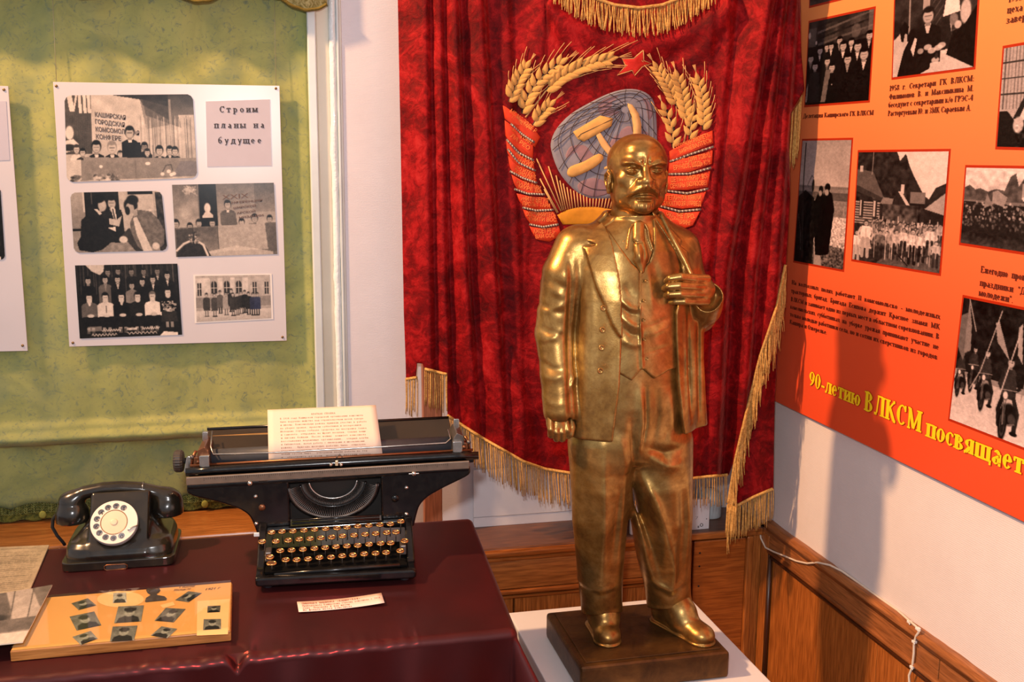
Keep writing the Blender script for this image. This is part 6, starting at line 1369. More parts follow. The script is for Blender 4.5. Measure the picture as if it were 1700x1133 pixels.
def cloth(u, v):
    """flat cloth coordinates -> draped position"""
    du, dv = max(u-TX1, 0), max(TY0-v, 0); db = max(v-TY1, 0)
    x, y = min(u, TX1), min(max(v, TY0), TY1); r = math.hypot(du, max(dv, db)); z = TZ+.001; ox = oy = 0
    if r > 0:
        th = math.atan2(max(dv, db), du); R = .015
        a = min(r/R, PI/2); out = R*math.sin(a); down = R*(1-math.cos(a)); rest = max(0, r-R*PI/2); down += rest
        fl = .02*rest+(.62*rest*math.sin(2*th)**4 if du > 0 and max(dv, db) > 0 else 0)
        fr = .010*min(1, rest/.12)*math.sin(u*27+1.1)+.006*min(1, rest/.1)*math.sin(u*61) if dv > 0 and du == 0 else (.012*min(1, rest/.12)*math.sin(v*24) if du > 0 and dv == 0 else 0)
        out += fl+fr; ox = out*math.cos(th); oy = -out*math.sin(th)*(1 if dv > 0 else -1); z -= down
    # slack on the top: a crease running to the front edge, ripples along it
    if r == 0 or dv > 0:
        k = math.exp(-((u+.052-.08*(y-TY0))/.020)**2)*max(0, 1-(y-TY0)/.20); z += .003*k*(1 if r == 0 else 0)
        e_ = math.exp(-((y-TY0)/.03)**2); z += e_*(.0007*math.sin(u*55)+.0006*math.sin(u*121+1)+.0005*math.sin(u*260)) if u < .25 else e_*.0003*math.sin(u*80)
        z -= .020*math.exp(-((u+.066)/.010)**2)*math.exp(-((y-TY0)/.020)**2); z += .0004*mnoise.noise((u*9, v*9, 0))
        if r == 0: z = max(z, TZ+.0008)
    if db > 0 and u < TX1: z = max(z, TZ-.05)
    ox += .034*min(1, max(0, (u-.16)/.25))*(y-TY0)/(TY1-TY0)
    return (x+ox, y+oy, z)
us = np.r_[np.linspace(TX0, -.25, 70)[:-1], np.linspace(-.25, .25, 190)[:-1], np.linspace(.25, TX1-.004, 40)[:-1], np.linspace(TX1-.004, TX1+.03, 22)[:-1], np.linspace(TX1+.03, TX1+.42, 60)]
vs_ = np.r_[np.linspace(TY1+.05, TY1, 9)[:-1], np.linspace(TY1, TY0+.05, 60)[:-1], np.linspace(TY0+.05, TY0-.03, 44)[:-1], np.linspace(TY0-.03, TY0-.45, 60)]
g = MB().grid([[cloth(u, v) for u in us] for v in vs_]).build('satin_tablecloth', M_satin, None); so = g.modifiers.new('thickness', 'SOLIDIFY'); so.thickness = .0008; so.offset = 0
tag(g, 'burgundy satin tablecloth with bright red folds draped over the table', 'tablecloth')
TZ += .0018

# ================================================================== old black typewriter
TO = np.array([.121, 1.99, TZ]); TR_ = math.radians(-4.19)
tw_u = np.array([math.cos(TR_), math.sin(TR_), 0]); tw_v = np.array([-math.sin(TR_), math.cos(TR_), 0])
def tl(px, py, ly):
    d = ray(px, py); k = ((TO+tw_v*ly-CP) @ tw_v)/(d @ tw_v); P = CP+d*k-TO; return np.array([P @ tw_u, ly, P[2]])
tw = thing('typewriter', 'old black wide-carriage typewriter with brass-rimmed round keys on the burgundy cloth', 'typewriter', tuple(TO), TR_)
t = NT('black_enamel'); n = t.noise(60, 5, .7); t.set(color=t.ramp(n, [(.4, (.003, .003, .004, 1)), (.75, (.010, .009, .008, 1))]), rough=t.math('ADD', t.math('MULTIPLY', n, .18), .10), coat=.2, coat_rough=.08, spec=.35); t.bump(n, .04, .001); M_enam = t.m
M_chrome = plain('worn_chrome', srgb(190, 186, 180), .22, .95, .15, 90); M_steel = plain('grey_steel', srgb(104, 98, 94), .38, .75, .2, 60); M_rubber = plain('platen_rubber', srgb(58, 60, 66), .42, 0, .12, 50); M_copper = plain('brown_copper', srgb(128, 84, 58), .35, .8, .2, 60)
M_brass = plain('brass_key_rim', srgb(214, 158, 96), .28, .9, .12, 60); M_keytop = plain('key_face', srgb(88, 60, 40), .25, 0, .25, 300); M_tray = plain('dark_brown_lacquer', srgb(44, 34, 22), .3, 0, .2, 12)
xz = lambda y0, y1: (lambda u, v, h: (u, h, v))
xzf = lambda u, v, h: (u, h, v)
yzf = lambda u, v, h: (h, u, v)
# base: front lip, side cheeks, floor
def rounded(pts, r=.006, n=4):
    out = []; m = len(pts)
    for i in range(m):
        p, a, b = np.array(pts[i], float), np.array(pts[i-1], float), np.array(pts[(i+1) % m], float); va, vb = a-p, b-p; la, lb = np.hypot(*va), np.hypot(*vb); k = min(r, la*.45, lb*.45); q0, q1 = p+va/la*k, p+vb/lb*k
        for j in range(n+1): s_ = j/n; out.append(tuple((1-s_)**2*q0+2*s_*(1-s_)*p+s_*s_*q1))
    return out
MB().box((0, .172, .020), (.316, .345, .020)).build('base_tray', M_enam, tw, .006, 3)
for sx in (-1, 1):
    MB().prism(rounded([(-.002, .012), (-.002, .030), (.030, .034), (.100, .078), (.132, .098), (.30, .100), (.335, .06), (.335, .012)], .010), yzf, sx*.141, sx*.157).build('side_cheek', M_enam, tw, .003, 2)
    for y in (.025, .315): MB().lathe([(.009, 0), (.011, .004), (.010, .012), (0, .012)], 14, (sx*.135, y, 0)).build('foot', M_rubber, tw)
MB().prism(rounded([(-.157, .012), (.157, .012), (.157, .030), (-.157, .030)], .008), xzf, -.006, .010).build('front_lip', M_enam, tw, .004, 3)
MB().box((0, .075, .034), (.28, .13, .004)).build('key_well', plain('black_well', (.002, .002, .002, 1), .9, spec=.1), tw)
# upper body with outspread arms
LW = [(-.155, .070), (-.094, .070), (-.094, .186), (-.297, .184), (-.299, .166), (-.285, .158), (-.232, .142), (-.195, .127), (-.176, .112), (-.168, .092), (-.162, .072)]
RW = [(.155, .070), (.094, .070), (.094, .194), (.281, .200), (.283, .182), (.270, .174), (.226, .154), (.192, .136), (.174, .118), (.167, .094), (.162, .072)]
MB().prism(rounded(LW, .012), xzf, .130, .175).build('body_wing', M_enam, tw, .004, 2); MB().prism(rounded(RW, .012)[::-1], xzf, .130, .175).build('body_wing', M_enam, tw, .004, 2)
MB().prism([(-.168, .10), (.168, .10), (.168, .185), (-.168, .185)], xzf, .20, .32).build('rear_body', M_enam, tw, .01, 3)
MB().hexa([(-.297, .127, .184), (.281, .127, .200), (.281, .127, .190), (-.297, .127, .174), (-.297, .19, .188), (.281, .19, .204), (.281, .19, .190), (-.297, .19, .174)]).build('top_rail', M_enam, tw, .003, 2)
def screw(px, py, r, mat, ly=.129, name='screw'):
    q = tl(px, py, ly); MB().lathe([(0, -.002), (r, -.001), (r, .0012), (r*.6, .0028), (0, .0034)], 16, tuple(q), Matrix.Rotation(PI/2, 3, 'X')).build(name, mat, tw)
for px, py in ((424.5, 824.5), (425.7, 870), (674.8, 810), (674.8, 854)): screw(px, py, .0042, M_chrome)
screw(435, 843, .0072, M_copper, name='copper_boss'); screw(656, 828, .0080, M_enam, name='round_badge')
q = tl(426, 888, .095); MB().box(tuple(q), (.011, .004, .008)).build('white_tab', plain('white_tab', srgb(214, 220, 224), .3), tw, .001)
# carriage
def slope(x): return .0205*x
def bar(name, x0, x1, y0, y1, z0, z1, mat, bev=.002, seg=2):
    p = [(x0, y0, z0+slope(x0)), (x1, y0, z0+slope(x1)), (x1, y0, z1+slope(x1)), (x0, y0, z1+slope(x0)), (x0, y1, z0+slope(x0)), (x1, y1, z0+slope(x1)), (x1, y1, z1+slope(x1)), (x0, y1, z1+slope(x0))]
    return MB().hexa(p).build(name, mat, tw, bev, seg)
sc = bar('scale_bar', -.297, .279, .122, .128, .1905, .2075, plain('engraved_steel', srgb(128, 112, 98), .4, .55, .15, 40), .0015)
tk = MB()
for i in range(116):
    x = -.262+i*.0043; h = .0065 if i % 10 == 0 else (.005 if i % 5 == 0 else .0035); tk.box((x, .1218, .2050+slope(x)-h/2), (.0006, .0006, h))
tag(tk.build('scale_ticks', M_dark, sc), kind='stuff')
for px, py in ((415, 803), (687, 787)): screw(px, py, .0052, M_chrome, .120, 'margin_stop'); 
q = tl(687, 787, .119); MB().box(tuple(q), (.022, .003, .003)).build('margin_pointer', M_chrome, tw, .001)
for x in (-.155, -.045): bar('slot', x, x+.018, .1262, .128, .1865, .1895, M_dark, 0)
MB().tube([(x, .140-.004*(abs(x) > .29), .2145+slope(x)) for x in np.linspace(-.299, .300, 12)], .0085, 12).build('carriage_front', M_enam, tw)
MB().tube([(x, .150, .2235+slope(x)) for x in (-.292, .29)], .0030, 8).build('copper_edge', M_copper, tw)
bar('carriage_bed', -.295, .292, .145, .26, .196, .212, M_enam, .003)
R90 = Matrix.Rotation(PI/2, 3, 'Y') @ Matrix.Rotation(-.0205, 3, 'X') if False else Matrix.Rotation(PI/2-.0205, 3, 'Y')
MB().lathe([(0, -.258), (.0185, -.258), (.0185, .246), (0, .246)], 32, (0, .187, .2270), R90).build('platen', M_rubber, tw)
bl = MB(); bl.tube([tuple(tl(352, 700+16, .225)), tuple(tl(350, 742, .170)), tuple(tl(354, 755, .160)), tuple(tl(450, 752, .160)), tuple(tl(640, 742, .160)), tuple(tl(740, 736, .160)), tuple(tl(748, 729, .168)), tuple(tl(744, 714, .2))], .0017, 8); bl.build('paper_bail', M_chrome, tw)
# paper table behind the platen
a, b, c_, d_ = tl(345, 713, .262), tl(745, 693.5, .262), tl(752, 735, .212), tl(338, 748, .212)
pt_ = MB(); n0 = np.array((0, .006, .001)); pt_.hexa([a, b, c_, d_, a+n0, b+n0, c_+n0, d_+n0]); pt_.build('paper_table', M_tray, tw, .004, 2)
a, b = tl(352, 728, .248), tl(520, 720, .248); MB().hexa([a+(0, -.003, .006), b+(0, -.003, .006), b+(0, -.003, -.0025), a+(0, -.003, -.0025), a+(0, 0, .006), b+(0, 0, .006), b, a]).build('brass_strip', plain('ochre_strip', srgb(206, 150, 84), .35, .2), tw)
MB().tube([tuple(tl(344, 713, .262)), tuple(tl(545, 703, .262)), tuple(tl(745, 693.5, .262))], .0032, 8).build('paper_table_edge', M_enam, tw)
# end brackets with levers
def bracket(x, mir, parts):
    for nm, pl_, y0, y1, mat in parts: MB().prism(rounded([(x+mir*u, v+slope(x)) for u, v in pl_], .003)[::mir], xzf, y0, y1).build(nm, mat, tw, .0012)
for x, m_ in ((-.268, 1), (.262, -1)):
    bracket(x, m_, [('end_plate', [(-.012, .208), (.018, .208), (.014, .250), (.006, .262), (-.008, .255)], .150, .235, M_copper if m_ > 0 else M_steel), ('chrome_guard', [(-.004, .222), (.016, .222), (.016, .246), (-.004, .246)], .140, .152, M_chrome),
                    ('lever', [(-.018, .214), (-.010, .214), (-.006, .240), (-.016, .240)], .150, .170, M_copper), ('release_tab', [(-.006, .255), (.006, .255), (.006, .276), (-.006, .276)], .215, .222, M_chrome)])
    for k in range(3): MB().lathe([(0, 0), (.0045, 0), (.0045, .003), (.002, .005), (0, .005)], 12, (x+m_*(.002-.010*k), .146-.002*k, .222+.011*k+slope(x)), Matrix.Rotation(PI/2, 3, 'X')).build('gear_screw', (M_dark, M_copper, M_steel)[k], tw)
    MB().tube([(x-m_*.022, .16, .214), (x-m_*.020, .155, .236+slope(x)), (x-m_*.012, .160, .252+slope(x))], .0032, 8).build('side_post', M_copper, tw)
q = tl(297, 766, .185); kn = []
for i in range(5): kn.append((.0225 if i not in (0, 4) else .019, -.0095+.00475*i))
k_ = MB(); n_ = 48; V = []; Fc = []
for r, z in kn:
    for j in range(n_): a = 2*PI*j/n_; rr = r*(1+.045*(j % 2)); V.append((q[0]+z, q[1]+rr*math.cos(a), q[2]+rr*math.sin(a)))
for i in range(4):
    for j in range(n_): Fc.append((i*n_+j, i*n_+(j+1) % n_, (i+1)*n_+(j+1) % n_, (i+1)*n_+j))
Fc += [tuple(range(n_)), tuple(range(4*n_, 5*n_))]; k_.add(V, Fc); k_.build('platen_knob', plain('black_hard_rubber', srgb(52, 46, 42), .45), tw, .001)
MB().tube([(q[0]+.006, q[1], q[2]), (-.25, q[1], q[2]+.002)], .006, 12).build('knob_shaft', M_chrome, tw)
MB().prism(rounded([(q[0]+.012, q[2]-.020), (q[0]+.034, q[2]-.014), (q[0]+.034, q[2]+.012), (q[0]+.020, q[2]+.018)], .006), xzf, .160, .166).build('return_plate', M_chrome, tw, .001)
q = tl(559, 770, .128); gd = MB().box((q[0], q[1], q[2]+.001), (.006, .004, .011)); gd.build('type_guide', plain('pale_brass', srgb(226, 206, 170), .3, .5), tw, .001)
for px in (549.5, 566.5): screw(px, 772, .0036, M_chrome, .128, 'guide_screw')
MB().tube([tuple(tl(556, 763, .140)), tuple(tl(564, 754, .140)), tuple(tl(571, 763, .140))], .0009, 6).build('ribbon_vibrator', M_steel, tw)
# type basket: fanned type bars in a half ring
bk0 = tl(553, 806, .152); bcx, bcz = bk0[0], .172
def fan(r, a, y): return (bcx+r*math.cos(a), y, bcz-r*.80*math.sin(a))
br = MB()
for i in range(62):
    a = math.radians(6+168*i/61); br.tube([fan(.052, a, .158), fan(.066, a, .148)], .00085, 4); br.tube([fan(.068, a, .146), fan(.088, a, .128)], .0010, 4); br.tube([fan(.0885, a, .127), fan(.0905, a, .133)], .0016, 4)
tag(br.build('type_bars', M_steel, tw, fix=False), kind='stuff')
for r, y, rad, nm, mat in ((.0500, .160, .0022, 'segment_ring', M_chrome), (.0675, .1475, .0026, 'segment_ring', M_enam), (.0895, .131, .0032, 'basket_rim', M_steel), (.094, .136, .0030, 'basket_rim', M_enam)):
    MB().tube([fan(r, math.radians(a), y) for a in range(2, 179, 6)], rad, 8).build(nm, mat, tw)
MB().prism([(-.094, .085), (.094, .085), (.094, .19), (-.094, .19)], xzf, .172, .176).build('basket_back', M_dark, tw)
for z in (.092, .099): MB().tube([(-.090, .126, z), (.090, .126, z+.002)], .0028, 8).build('cross_rod', M_enam, tw)
MB().prism(rounded([(-.142, .078), (.142, .084), (.142, .092), (-.142, .086)], .003), xzf, .112, .126).build('key_lever_comb', M_enam, tw, .001)
# keys
KEYS = [(.104, [(270, 183), (362, 175), (458, 172), (556, 165), (650, 157), (747, 150), (848, 145), (937, 138), (1030, 128), (1128, 122), (1225, 115), (1318, 108), (1410, 85)]),
        (.078, [(187, 265), (308, 262), (417, 253), (515, 243), (610, 238), (705, 232), (800, 225), (896, 215), (997, 208), (1095, 200), (1188, 193), (1285, 185), (1367, 180)]),
        (.053, [(347, 345), (447, 340), (547, 333), (648, 325), (743, 318), (838, 310), (935, 303), (1030, 298), (1130, 288), (1232, 280), (1320, 277), (1443, 257)]),
        (.029, [(256, 400), (395, 425), (492, 425), (592, 418), (692, 405), (795, 402), (893, 390), (988, 383), (1087, 373), (1187, 367), (1280, 360), (1405, 345)])]
km = MB().lathe([(0, -.0006), (.0066, -.0006), (.0066, .0004), (.0050, .0009), (0, .0010)], 16).mesh('key'); km.materials.append(M_keytop)
rm = MB().lathe([(.0060, -.0022), (.0078, -.0018), (.0083, -.0002), (.0078, .0012), (.0066, .0014), (.0064, .0004)], 18).mesh('key_rim'); rm.materials.append(M_brass)
sm_ = MB().tube([(0, 0, -.0015), (0, .004, -.020), (0, .016, -.038)], .0011, 5).mesh('key_stem'); sm_.materials.append(M_steel)
gm = MB(); put_text(gm, 'A', (-.0026, -.0026, .0012), (.0026, -.0026, .0012), .0052, up=(0, 1, 0), bold=.01); gm = gm.mesh('key_letter'); gm.materials.append(plain('key_letter_ink', srgb(236, 214, 180), .4))
def letter_mesh(ch):
    m = MB(); put_text(m, ch, (-.0026, -.0026, .0012), (.0026, -.0026, .0012), .0052, up=(0, 1, 0), bold=.01); m = m.mesh('key_letter'); m.materials.append(bpy.data.materials['key_letter_ink']); return m
CH = ['1234567890-=/', 'ЙЦУКЕНГШЩЗХЪЭ', 'ФЫВАПРОЛДЖЭ.', 'ЯЧСМИТЬБЮ,:?']
for ri, (ly, row) in enumerate(KEYS):
    for ki, (cx, cy) in enumerate(row):
        q = tl(400+cx/5.3125, 850+cy/5.3125, ly); k = link('key', km, tw); k.location = q; k.rotation_euler = (.16, 0, 0)
        link('key_rim', rm, k); link('key_stem', sm_, k); link('key_letter', letter_mesh(CH[ri][ki]), k)
q = tl(400+270/5.3125, 850+455/5.3125, .018); k = link('shift_key', km, tw); k.location = q; k.rotation_euler = (.2, 0, 0); k.scale = (1.25, .9, 1); link('key_rim', rm, k); link('key_stem', sm_, k)
a, b = tl(456, 954.5, .012), tl(663, 938.5, .012); MB().tube([tuple(a+(0, .004, -.004)), tuple(a), tuple(b), tuple(b+(0, .004, -.004))], .0046, 10).build('space_bar', M_enam, tw)
for x in (-.134, .134): MB().box((x, .055, .055), (.012, .03, .02)).build('shift_mechanism', M_steel, tw, .002)

# sheet of typed paper in the typewriter
def TW(p): return TO+tw_u*p[0]+tw_v*p[1]+np.array((0, 0, p[2]))
def sheet(u, v, off=0):
    px, py = (444*(1-u)+624*u)*(1-v)+(446*(1-u)+635.5*u)*v, (681*(1-u)+673*u)*(1-v)+(766*(1-u)+758*u)*v
    ly = float(np.interp(v, [0, .62, .74, .86, 1], [.246, .1745, .1672, .1652, .1662]))-.004*math.sin(u*PI)*(1-v)
    return TW(tl(px, py, ly))+np.array((0, -off, off*.5))
PM = MB().grid([[sheet(u, v) for u in np.linspace(0, 1, 18)] for v in np.linspace(0, 1, 18)]).build('typed_sheet', plain('aged_paper', srgb(216, 196, 180), .7, 0, .03, 6), None)
so = PM.modifiers.new('thickness', 'SOLIDIFY'); so.thickness = .0003
tag(PM, 'aged cream sheet of typewritten text held in the typewriter', 'paper')
def text_on(mb, body, u0, u1, v, h, fn, bold=0.0):
    polys, tot = serif_layout([(body, 1)], thick=.13, thin=.09, ser=.07, mono=.72 if bold == 0 else None)
    for k, poly in polys: mb.add([fn(u0+(u1-u0)*a/tot, v-b*h) for a, b in poly], [tuple(range(len(poly)))])
ink = MB(); fnp = lambda u, v: sheet(u, v, .0006)
TXT = ['КРАТКАЯ СПРАВКА', 'В 1938 году Каширской городской организации комсомола', 'было поручено шефство над строительством цехов завода', 'и школы. Комсомольцы района приняли участие в работе', 'на уборке урожая, провели субботники и воскресники.', 'Молодежь города собрала средства на постройку танка', 'и самолета, отправила на фронт посылки, теплые вещи', 'и письма бойцам. После войны  комитет комсомола', 'восстановил первичные организации,  открыл клубы', 'и библиотеки, начал работу с пионерами и школьниками', 'района.  Бригада молодых рабочих была  отмечена', 'красным знаменем.  Делегаты конференции избрали', 'новый состав бюро,  утвердили планы работы на год', 'и  обратились ко всем  молодым  жителям города']
rr = random.Random(3)
for i, tx in enumerate(TXT):
    v = .135+.063*i; text_on(ink, tx, .40 if i == 0 else .11+.004*rr.random(), .62 if i == 0 else .90-.05*rr.random(), v, .030, fnp, .0)
ink.build('typed_text', plain('faded_ribbon_ink', srgb(134, 88, 62), .7, 0, .02), PM)

# paper label in front of the typewriter
la = [atz(493, 1001.5, TZ+.001), atz(633, 989.5, TZ+.001), atz(638.5, 1006, TZ+.001), atz(496, 1018.5, TZ+.001)]
fl_ = bil(la)
def lab(u, v, o=0): return fl_(u, v)+np.array((0, 0, .0008+.003*(u-.35)**2*4+o))
LB = MB().grid([[lab(u, v) for u in np.linspace(0, 1, 16)] for v in np.linspace(0, 1, 4)]).build('paper_label', plain('pinkish_paper', srgb(226, 202, 190), .65, 0, .02, 8), None); so = LB.modifiers.new('thickness', 'SOLIDIFY'); so.thickness = .0003
tag(LB, 'narrow cream paper caption slip lying in front of the typewriter', 'label')
ink = MB()
for tx, u0, u1, v in (('ПИШУЩАЯ МАШИНКА «КАШИРСКАЯ»', .05, .74, .30), ('Принадлежала Каширскому горкому комсомола с 1938', .05, .97, .52), ('года. Передана в дар музею', .05, .60, .74), ('Из фондов музея комсомола', .05, .62, .94)): text_on(ink, tx, u0, u1, v, .15, lambda u, v: lab(u, v, .0007), .0)
ink.build('printed_text', plain('brown_print', srgb(150, 92, 66), .7, 0, .02), LB)
# ================================================================== bakelite dial telephone
PO = np.array([-.312, 2.181, TZ+.0006]); PR = math.radians(-1.3)
ph = thing('telephone', 'black bakelite telephone with white rotary dial on the cloth left of the typewriter', 'telephone', tuple(PO), PR)
p_u = np.array([math.cos(PR), math.sin(PR), 0]); p_v = np.array([-math.sin(PR), math.cos(PR), 0])
def pl_(px, py, ly):
    d = ray(px, py); k = ((PO+p_v*ly-CP) @ p_v)/(d @ p_v); P = CP+d*k-PO; return np.array([P @ p_u, ly, P[2]])
t = NT('dark_bakelite'); n = t.noise(22, 6, .6, .8); t.set(color=t.ramp(n, [(.38, (.010, .008, .006, 1)), (.66, (.026, .020, .011, 1)), (.85, (.045, .030, .015, 1))]), rough=t.math('ADD', t.math('MULTIPLY', t.noise(90, 4), .16), .14), coat=.35, coat_rough=.12); M_bak = t.m
v = Vol(rng(-.122, .122, .0022), rng(-.012, .200, .0022), rng(-.004, .150, .0022))
BP = [(.002, 0, .088, .1090, .0860), (.026, 0, .088, .1085, .0855), (.040, 0, .090, .1060, .0830), (.050, 0, .094, .1010, .0770), (.058, 0, .100, .0900, .0680), (.075, 0, .108, .0720, .0540), (.092, 0, .114, .0600, .0460), (.110, 0, .118, .0560, .0400), (.116, 0, .119, .0550, .0380)]
v.loft(BP, 0, n=5.0, ez=.008)
# central block with the sloping dial face
def blk(x, y, z): 
    a = math.radians(52); Y, Z = y-.076, z-.058; yy = Y*math.sin(a)-Z*math.cos(a); zz = Y*math.cos(a)+Z*math.sin(a)
    q = [np.abs(x+0*y+0*z)-.054, np.abs(yy+0*x)-.036, np.abs(zz+0*x)-.066]; o = np.sqrt(sum(np.maximum(k, 0)**2 for k in q))+np.minimum(np.maximum(np.maximum(q[0], q[1]), q[2]), 0); return o-.006
v.op(blk, (-.065, -.01, -.01), (.065, .2, .13), .005)
v.op(lambda x, y, z: .002-z+0*x+0*y, (-.13, -.02, -.01), (.13, .21, .15), 0, 'i')
for s in (-1, 1):       # cradle horns
    v.cone((s*.052, .104, .104), (s*.056, .104, .124), .011, .009, .006, sc=(1, 1.8, 1)); v.cone((s*.050, .150, .100), (s*.054, .150, .120), .010, .009, .006, sc=(1, 1.4, 1))
v.chain([(-.12, .0015, .0245), (-.056, .0010, .0245), (-.050, .0010, .0195), (.050, .0010, .0195), (.056, .0010, .0265), (.12, .0015, .0265)], .0012, .001, 's')     # joint of the base plate
v.chain([(.113, .0, .0265), (.113, .17, .0265)], .0016, .001, 's'); v.chain([(-.113, .0, .0245), (-.113, .17, .0245)], .0016, .001, 's')
v.mesh('body', M_bak, ph, 3)
MB().prism(rounded([(-.1115, -.002), (.1115, -.002), (.1115, .176), (-.1115, .176)], .022, 6), lambda u, v, h: (u, v, h), .0, .0185).build('base_plate', M_bak, ph, .002, 2)
# handset
hs = Vol(rng(-.150, .145, .0022), rng(.06, .190, .0024), rng(.045, .200, .0022))
HY = .110
def hp(px, py, y=HY): return tuple(pl_(px, py, y))
spine = [hp(112, 831), hp(140, 818), hp(170, 811.5), hp(200, 809.5), hp(232, 811), hp(262, 818), hp(288, 828)]
hs.chain(spine, [.0165, .0155, .0150, .0150, .0150, .0155, .0165], .008, 'u', (1, 1.15, .92))
for (tx, ty), (bx, by), rt, rb in (((120, 836), (121, 868), .0245, .0350), ((279, 828), (277, 855), .0245, .0345)):
    a, b = np.array(hp(tx, ty)), np.array(hp(bx, by)); m_ = a*.45+b*.55
    hs.chain([tuple(a), tuple(m_), tuple(b)], [rt, (rt+rb)/2*1.16, rb], .012); n_ = (b-a)/np.linalg.norm(b-a); hs.op(lambda x, y, z, b=b, n_=n_: -((x-b[0])*n_[0]+(y-b[1])*n_[1]+(z-b[2])*n_[2])+0.0-.006, tuple(b-.045), tuple(b+.045), .004, 's')
    c_ = b-n_*.0045; hs.chain([(c_[0]+.0325*math.cos(k*PI/6), c_[1]+.0325*math.sin(k*PI/6), c_[2]) for k in range(13)], .0022, .002)
hso = hs.mesh('handset', M_bak, ph, 4)
q = spine[4]; MB().tube([(q[0]+.008, HY+.0182*math.cos(k*PI/8), q[2]-.001+.0150*math.sin(k*PI/8)) for k in range(16)], .0008, 5, closed=True).build('seam', M_chrome, hso)
# dial
DA = math.radians(52); Rd = Matrix.Rotation(PI/2-(PI/2-DA), 3, 'X')
dc = pl_(190, 869, .030); nrm = np.array((0, -math.sin(DA), math.cos(DA))); up = np.array((0, math.cos(DA), math.sin(DA)))
Rd = Matrix(((1, 0, 0), (0, up[1], nrm[1]), (0, up[2], nrm[2]))) @ Matrix.Diagonal((.9, .9, 1))
M_dial = plain('ivory_dial', srgb(234, 222, 206), .3, 0, .04, 20); M_num = plain('grey_number_plate', srgb(150, 144, 142), .4, 0, .1, 60); M_cream = plain('cream_disc', srgb(226, 204, 172), .35, 0, .04, 20)
def dp(r, a, h=0): r *= .9; return tuple(np.array(dc)+np.array((r*math.cos(a), 0, 0))+up*r*math.sin(a)+nrm*h)
dl = MB().lathe([(0, -.016), (.047, -.016), (.052, -.008), (.0525, .000), (.0500, .0025), (0, .0025)], 64, tuple(dc), Rd).build('number_plate', M_num, ph)
ST, EN = 59, 298; hol = [math.radians(ST+(EN-ST)*i/9) for i in range(10)]; HR_ = .0385; hr = .0072
# finger wheel: ring with ten round holes
bm = bmesh.new(); n_r = 0
outer = [(.0515*math.cos(2*PI*k/96), .0515*math.sin(2*PI*k/96)) for k in range(96)]; inner = [(.0285*math.cos(2*PI*k/64), .0285*math.sin(2*PI*k/64)) for k in range(64)]
loops_ = [outer, inner]+[[(HR_*math.cos(a)+hr*math.cos(2*PI*k/18), HR_*math.sin(a)+hr*math.sin(2*PI*k/18)) for k in range(18)] for a in hol]
eds = []
for lp_ in loops_:
    vv = [bm.verts.new((x, y, 0)) for x, y in lp_]; eds += [bm.edges.new((vv[i], vv[(i+1) % len(vv)])) for i in range(len(vv))]
bmesh.ops.triangle_fill(bm, use_beauty=True, use_dissolve=False, edges=eds)
ex = bmesh.ops.extrude_face_region(bm, geom=list(bm.faces)); bmesh.ops.translate(bm, vec=(0, 0, .0026), verts=[q for q in ex['geom'] if isinstance(q, bmesh.types.BMVert)])
bmesh.ops.recalc_face_normals(bm, faces=bm.faces)
for q in bm.verts: q.co = Vector(dc)+Rd @ Vector((q.co.x, q.co.y, q.co.z+.0042))
me = bpy.data.meshes.new('finger_wheel'); bm.to_mesh(me); bm.free(); fw = link('finger_wheel', me, ph, M_dial)
nm = MB()
for i, a in enumerate(hol): put_text(nm, '1234567890'[i], dp(HR_, a, .0029)-np.array((.0012 if i == 0 else .003, 0, 0))-up*.004, dp(HR_, a, .0029)+np.array((.0012 if i == 0 else .003, 0, 0))-up*.004, .0085, up=tuple(up), bold=.01)
nm.build('numerals', plain('black_numerals', srgb(60, 56, 60), .5), dl)
MB().lathe([(.0, .0030), (.0290, .0030), (.0290, .0052), (.0278, .0066), (0, .0074)], 48, tuple(dc), Rd, False).build('centre_disc', M_cream, ph)
MB().tube([dp(.0292, 2*PI*k/48, .0068) for k in range(48)], .0009, 6, closed=True).build('disc_ring', plain('brown_ring', srgb(168, 130, 96), .3, .3), ph)
MB().lathe([(.0, .0066), (.0085, .0066), (.0080, .0085), (.0055, .0090), (0, .0088)], 24, tuple(dc), Rd).build('hub_screw', M_cream, ph)
fs = MB().tube([dp(.054, math.radians(-8), .002), dp(.052, math.radians(-14), .0085), dp(.045, math.radians(-20), .0092), dp(.040, math.radians(-30), .0092), dp(.039, math.radians(-36), .009)], .0019, 8, flat=.7); fs.build('finger_stop', M_chrome, ph)
# maker's plate frame on the front
a, b = pl_(173, 943.5, -.004), pl_(211, 941, -.004); zc = (a[2]+b[2])/2; hw = (b[0]-a[0])/2; cx = (a[0]+b[0])/2
MB().tube([(cx+sx*hw, -.0035, zc+sz*.0055) for sx, sz in ((-1, -.5), (-.8, -1), (.8, -1), (1, -.5), (1, .5), (.8, 1), (-.8, 1), (-1, .5))], .0013, 6, closed=True).build('plate_frame', M_copper, ph)
MB().box((cx, -.0022, zc), (hw*1.7, .002, .008)).build('name_plate', M_steel, ph)
cz_ = lambda q: (q[0], q[1], max(q[2], .0048))
cd_ = MB().tube([cz_(q) for q in [pl_(97, 850, .125), pl_(88, 862, .135), pl_(87, 876, .14), pl_(95, 890, .14), pl_(104, 900, .145), pl_(108, 912, .15)]], .0036, 8); cd_.build('cord', plain('black_cloth_cord', (.012, .011, .010, 1), .7), ph)

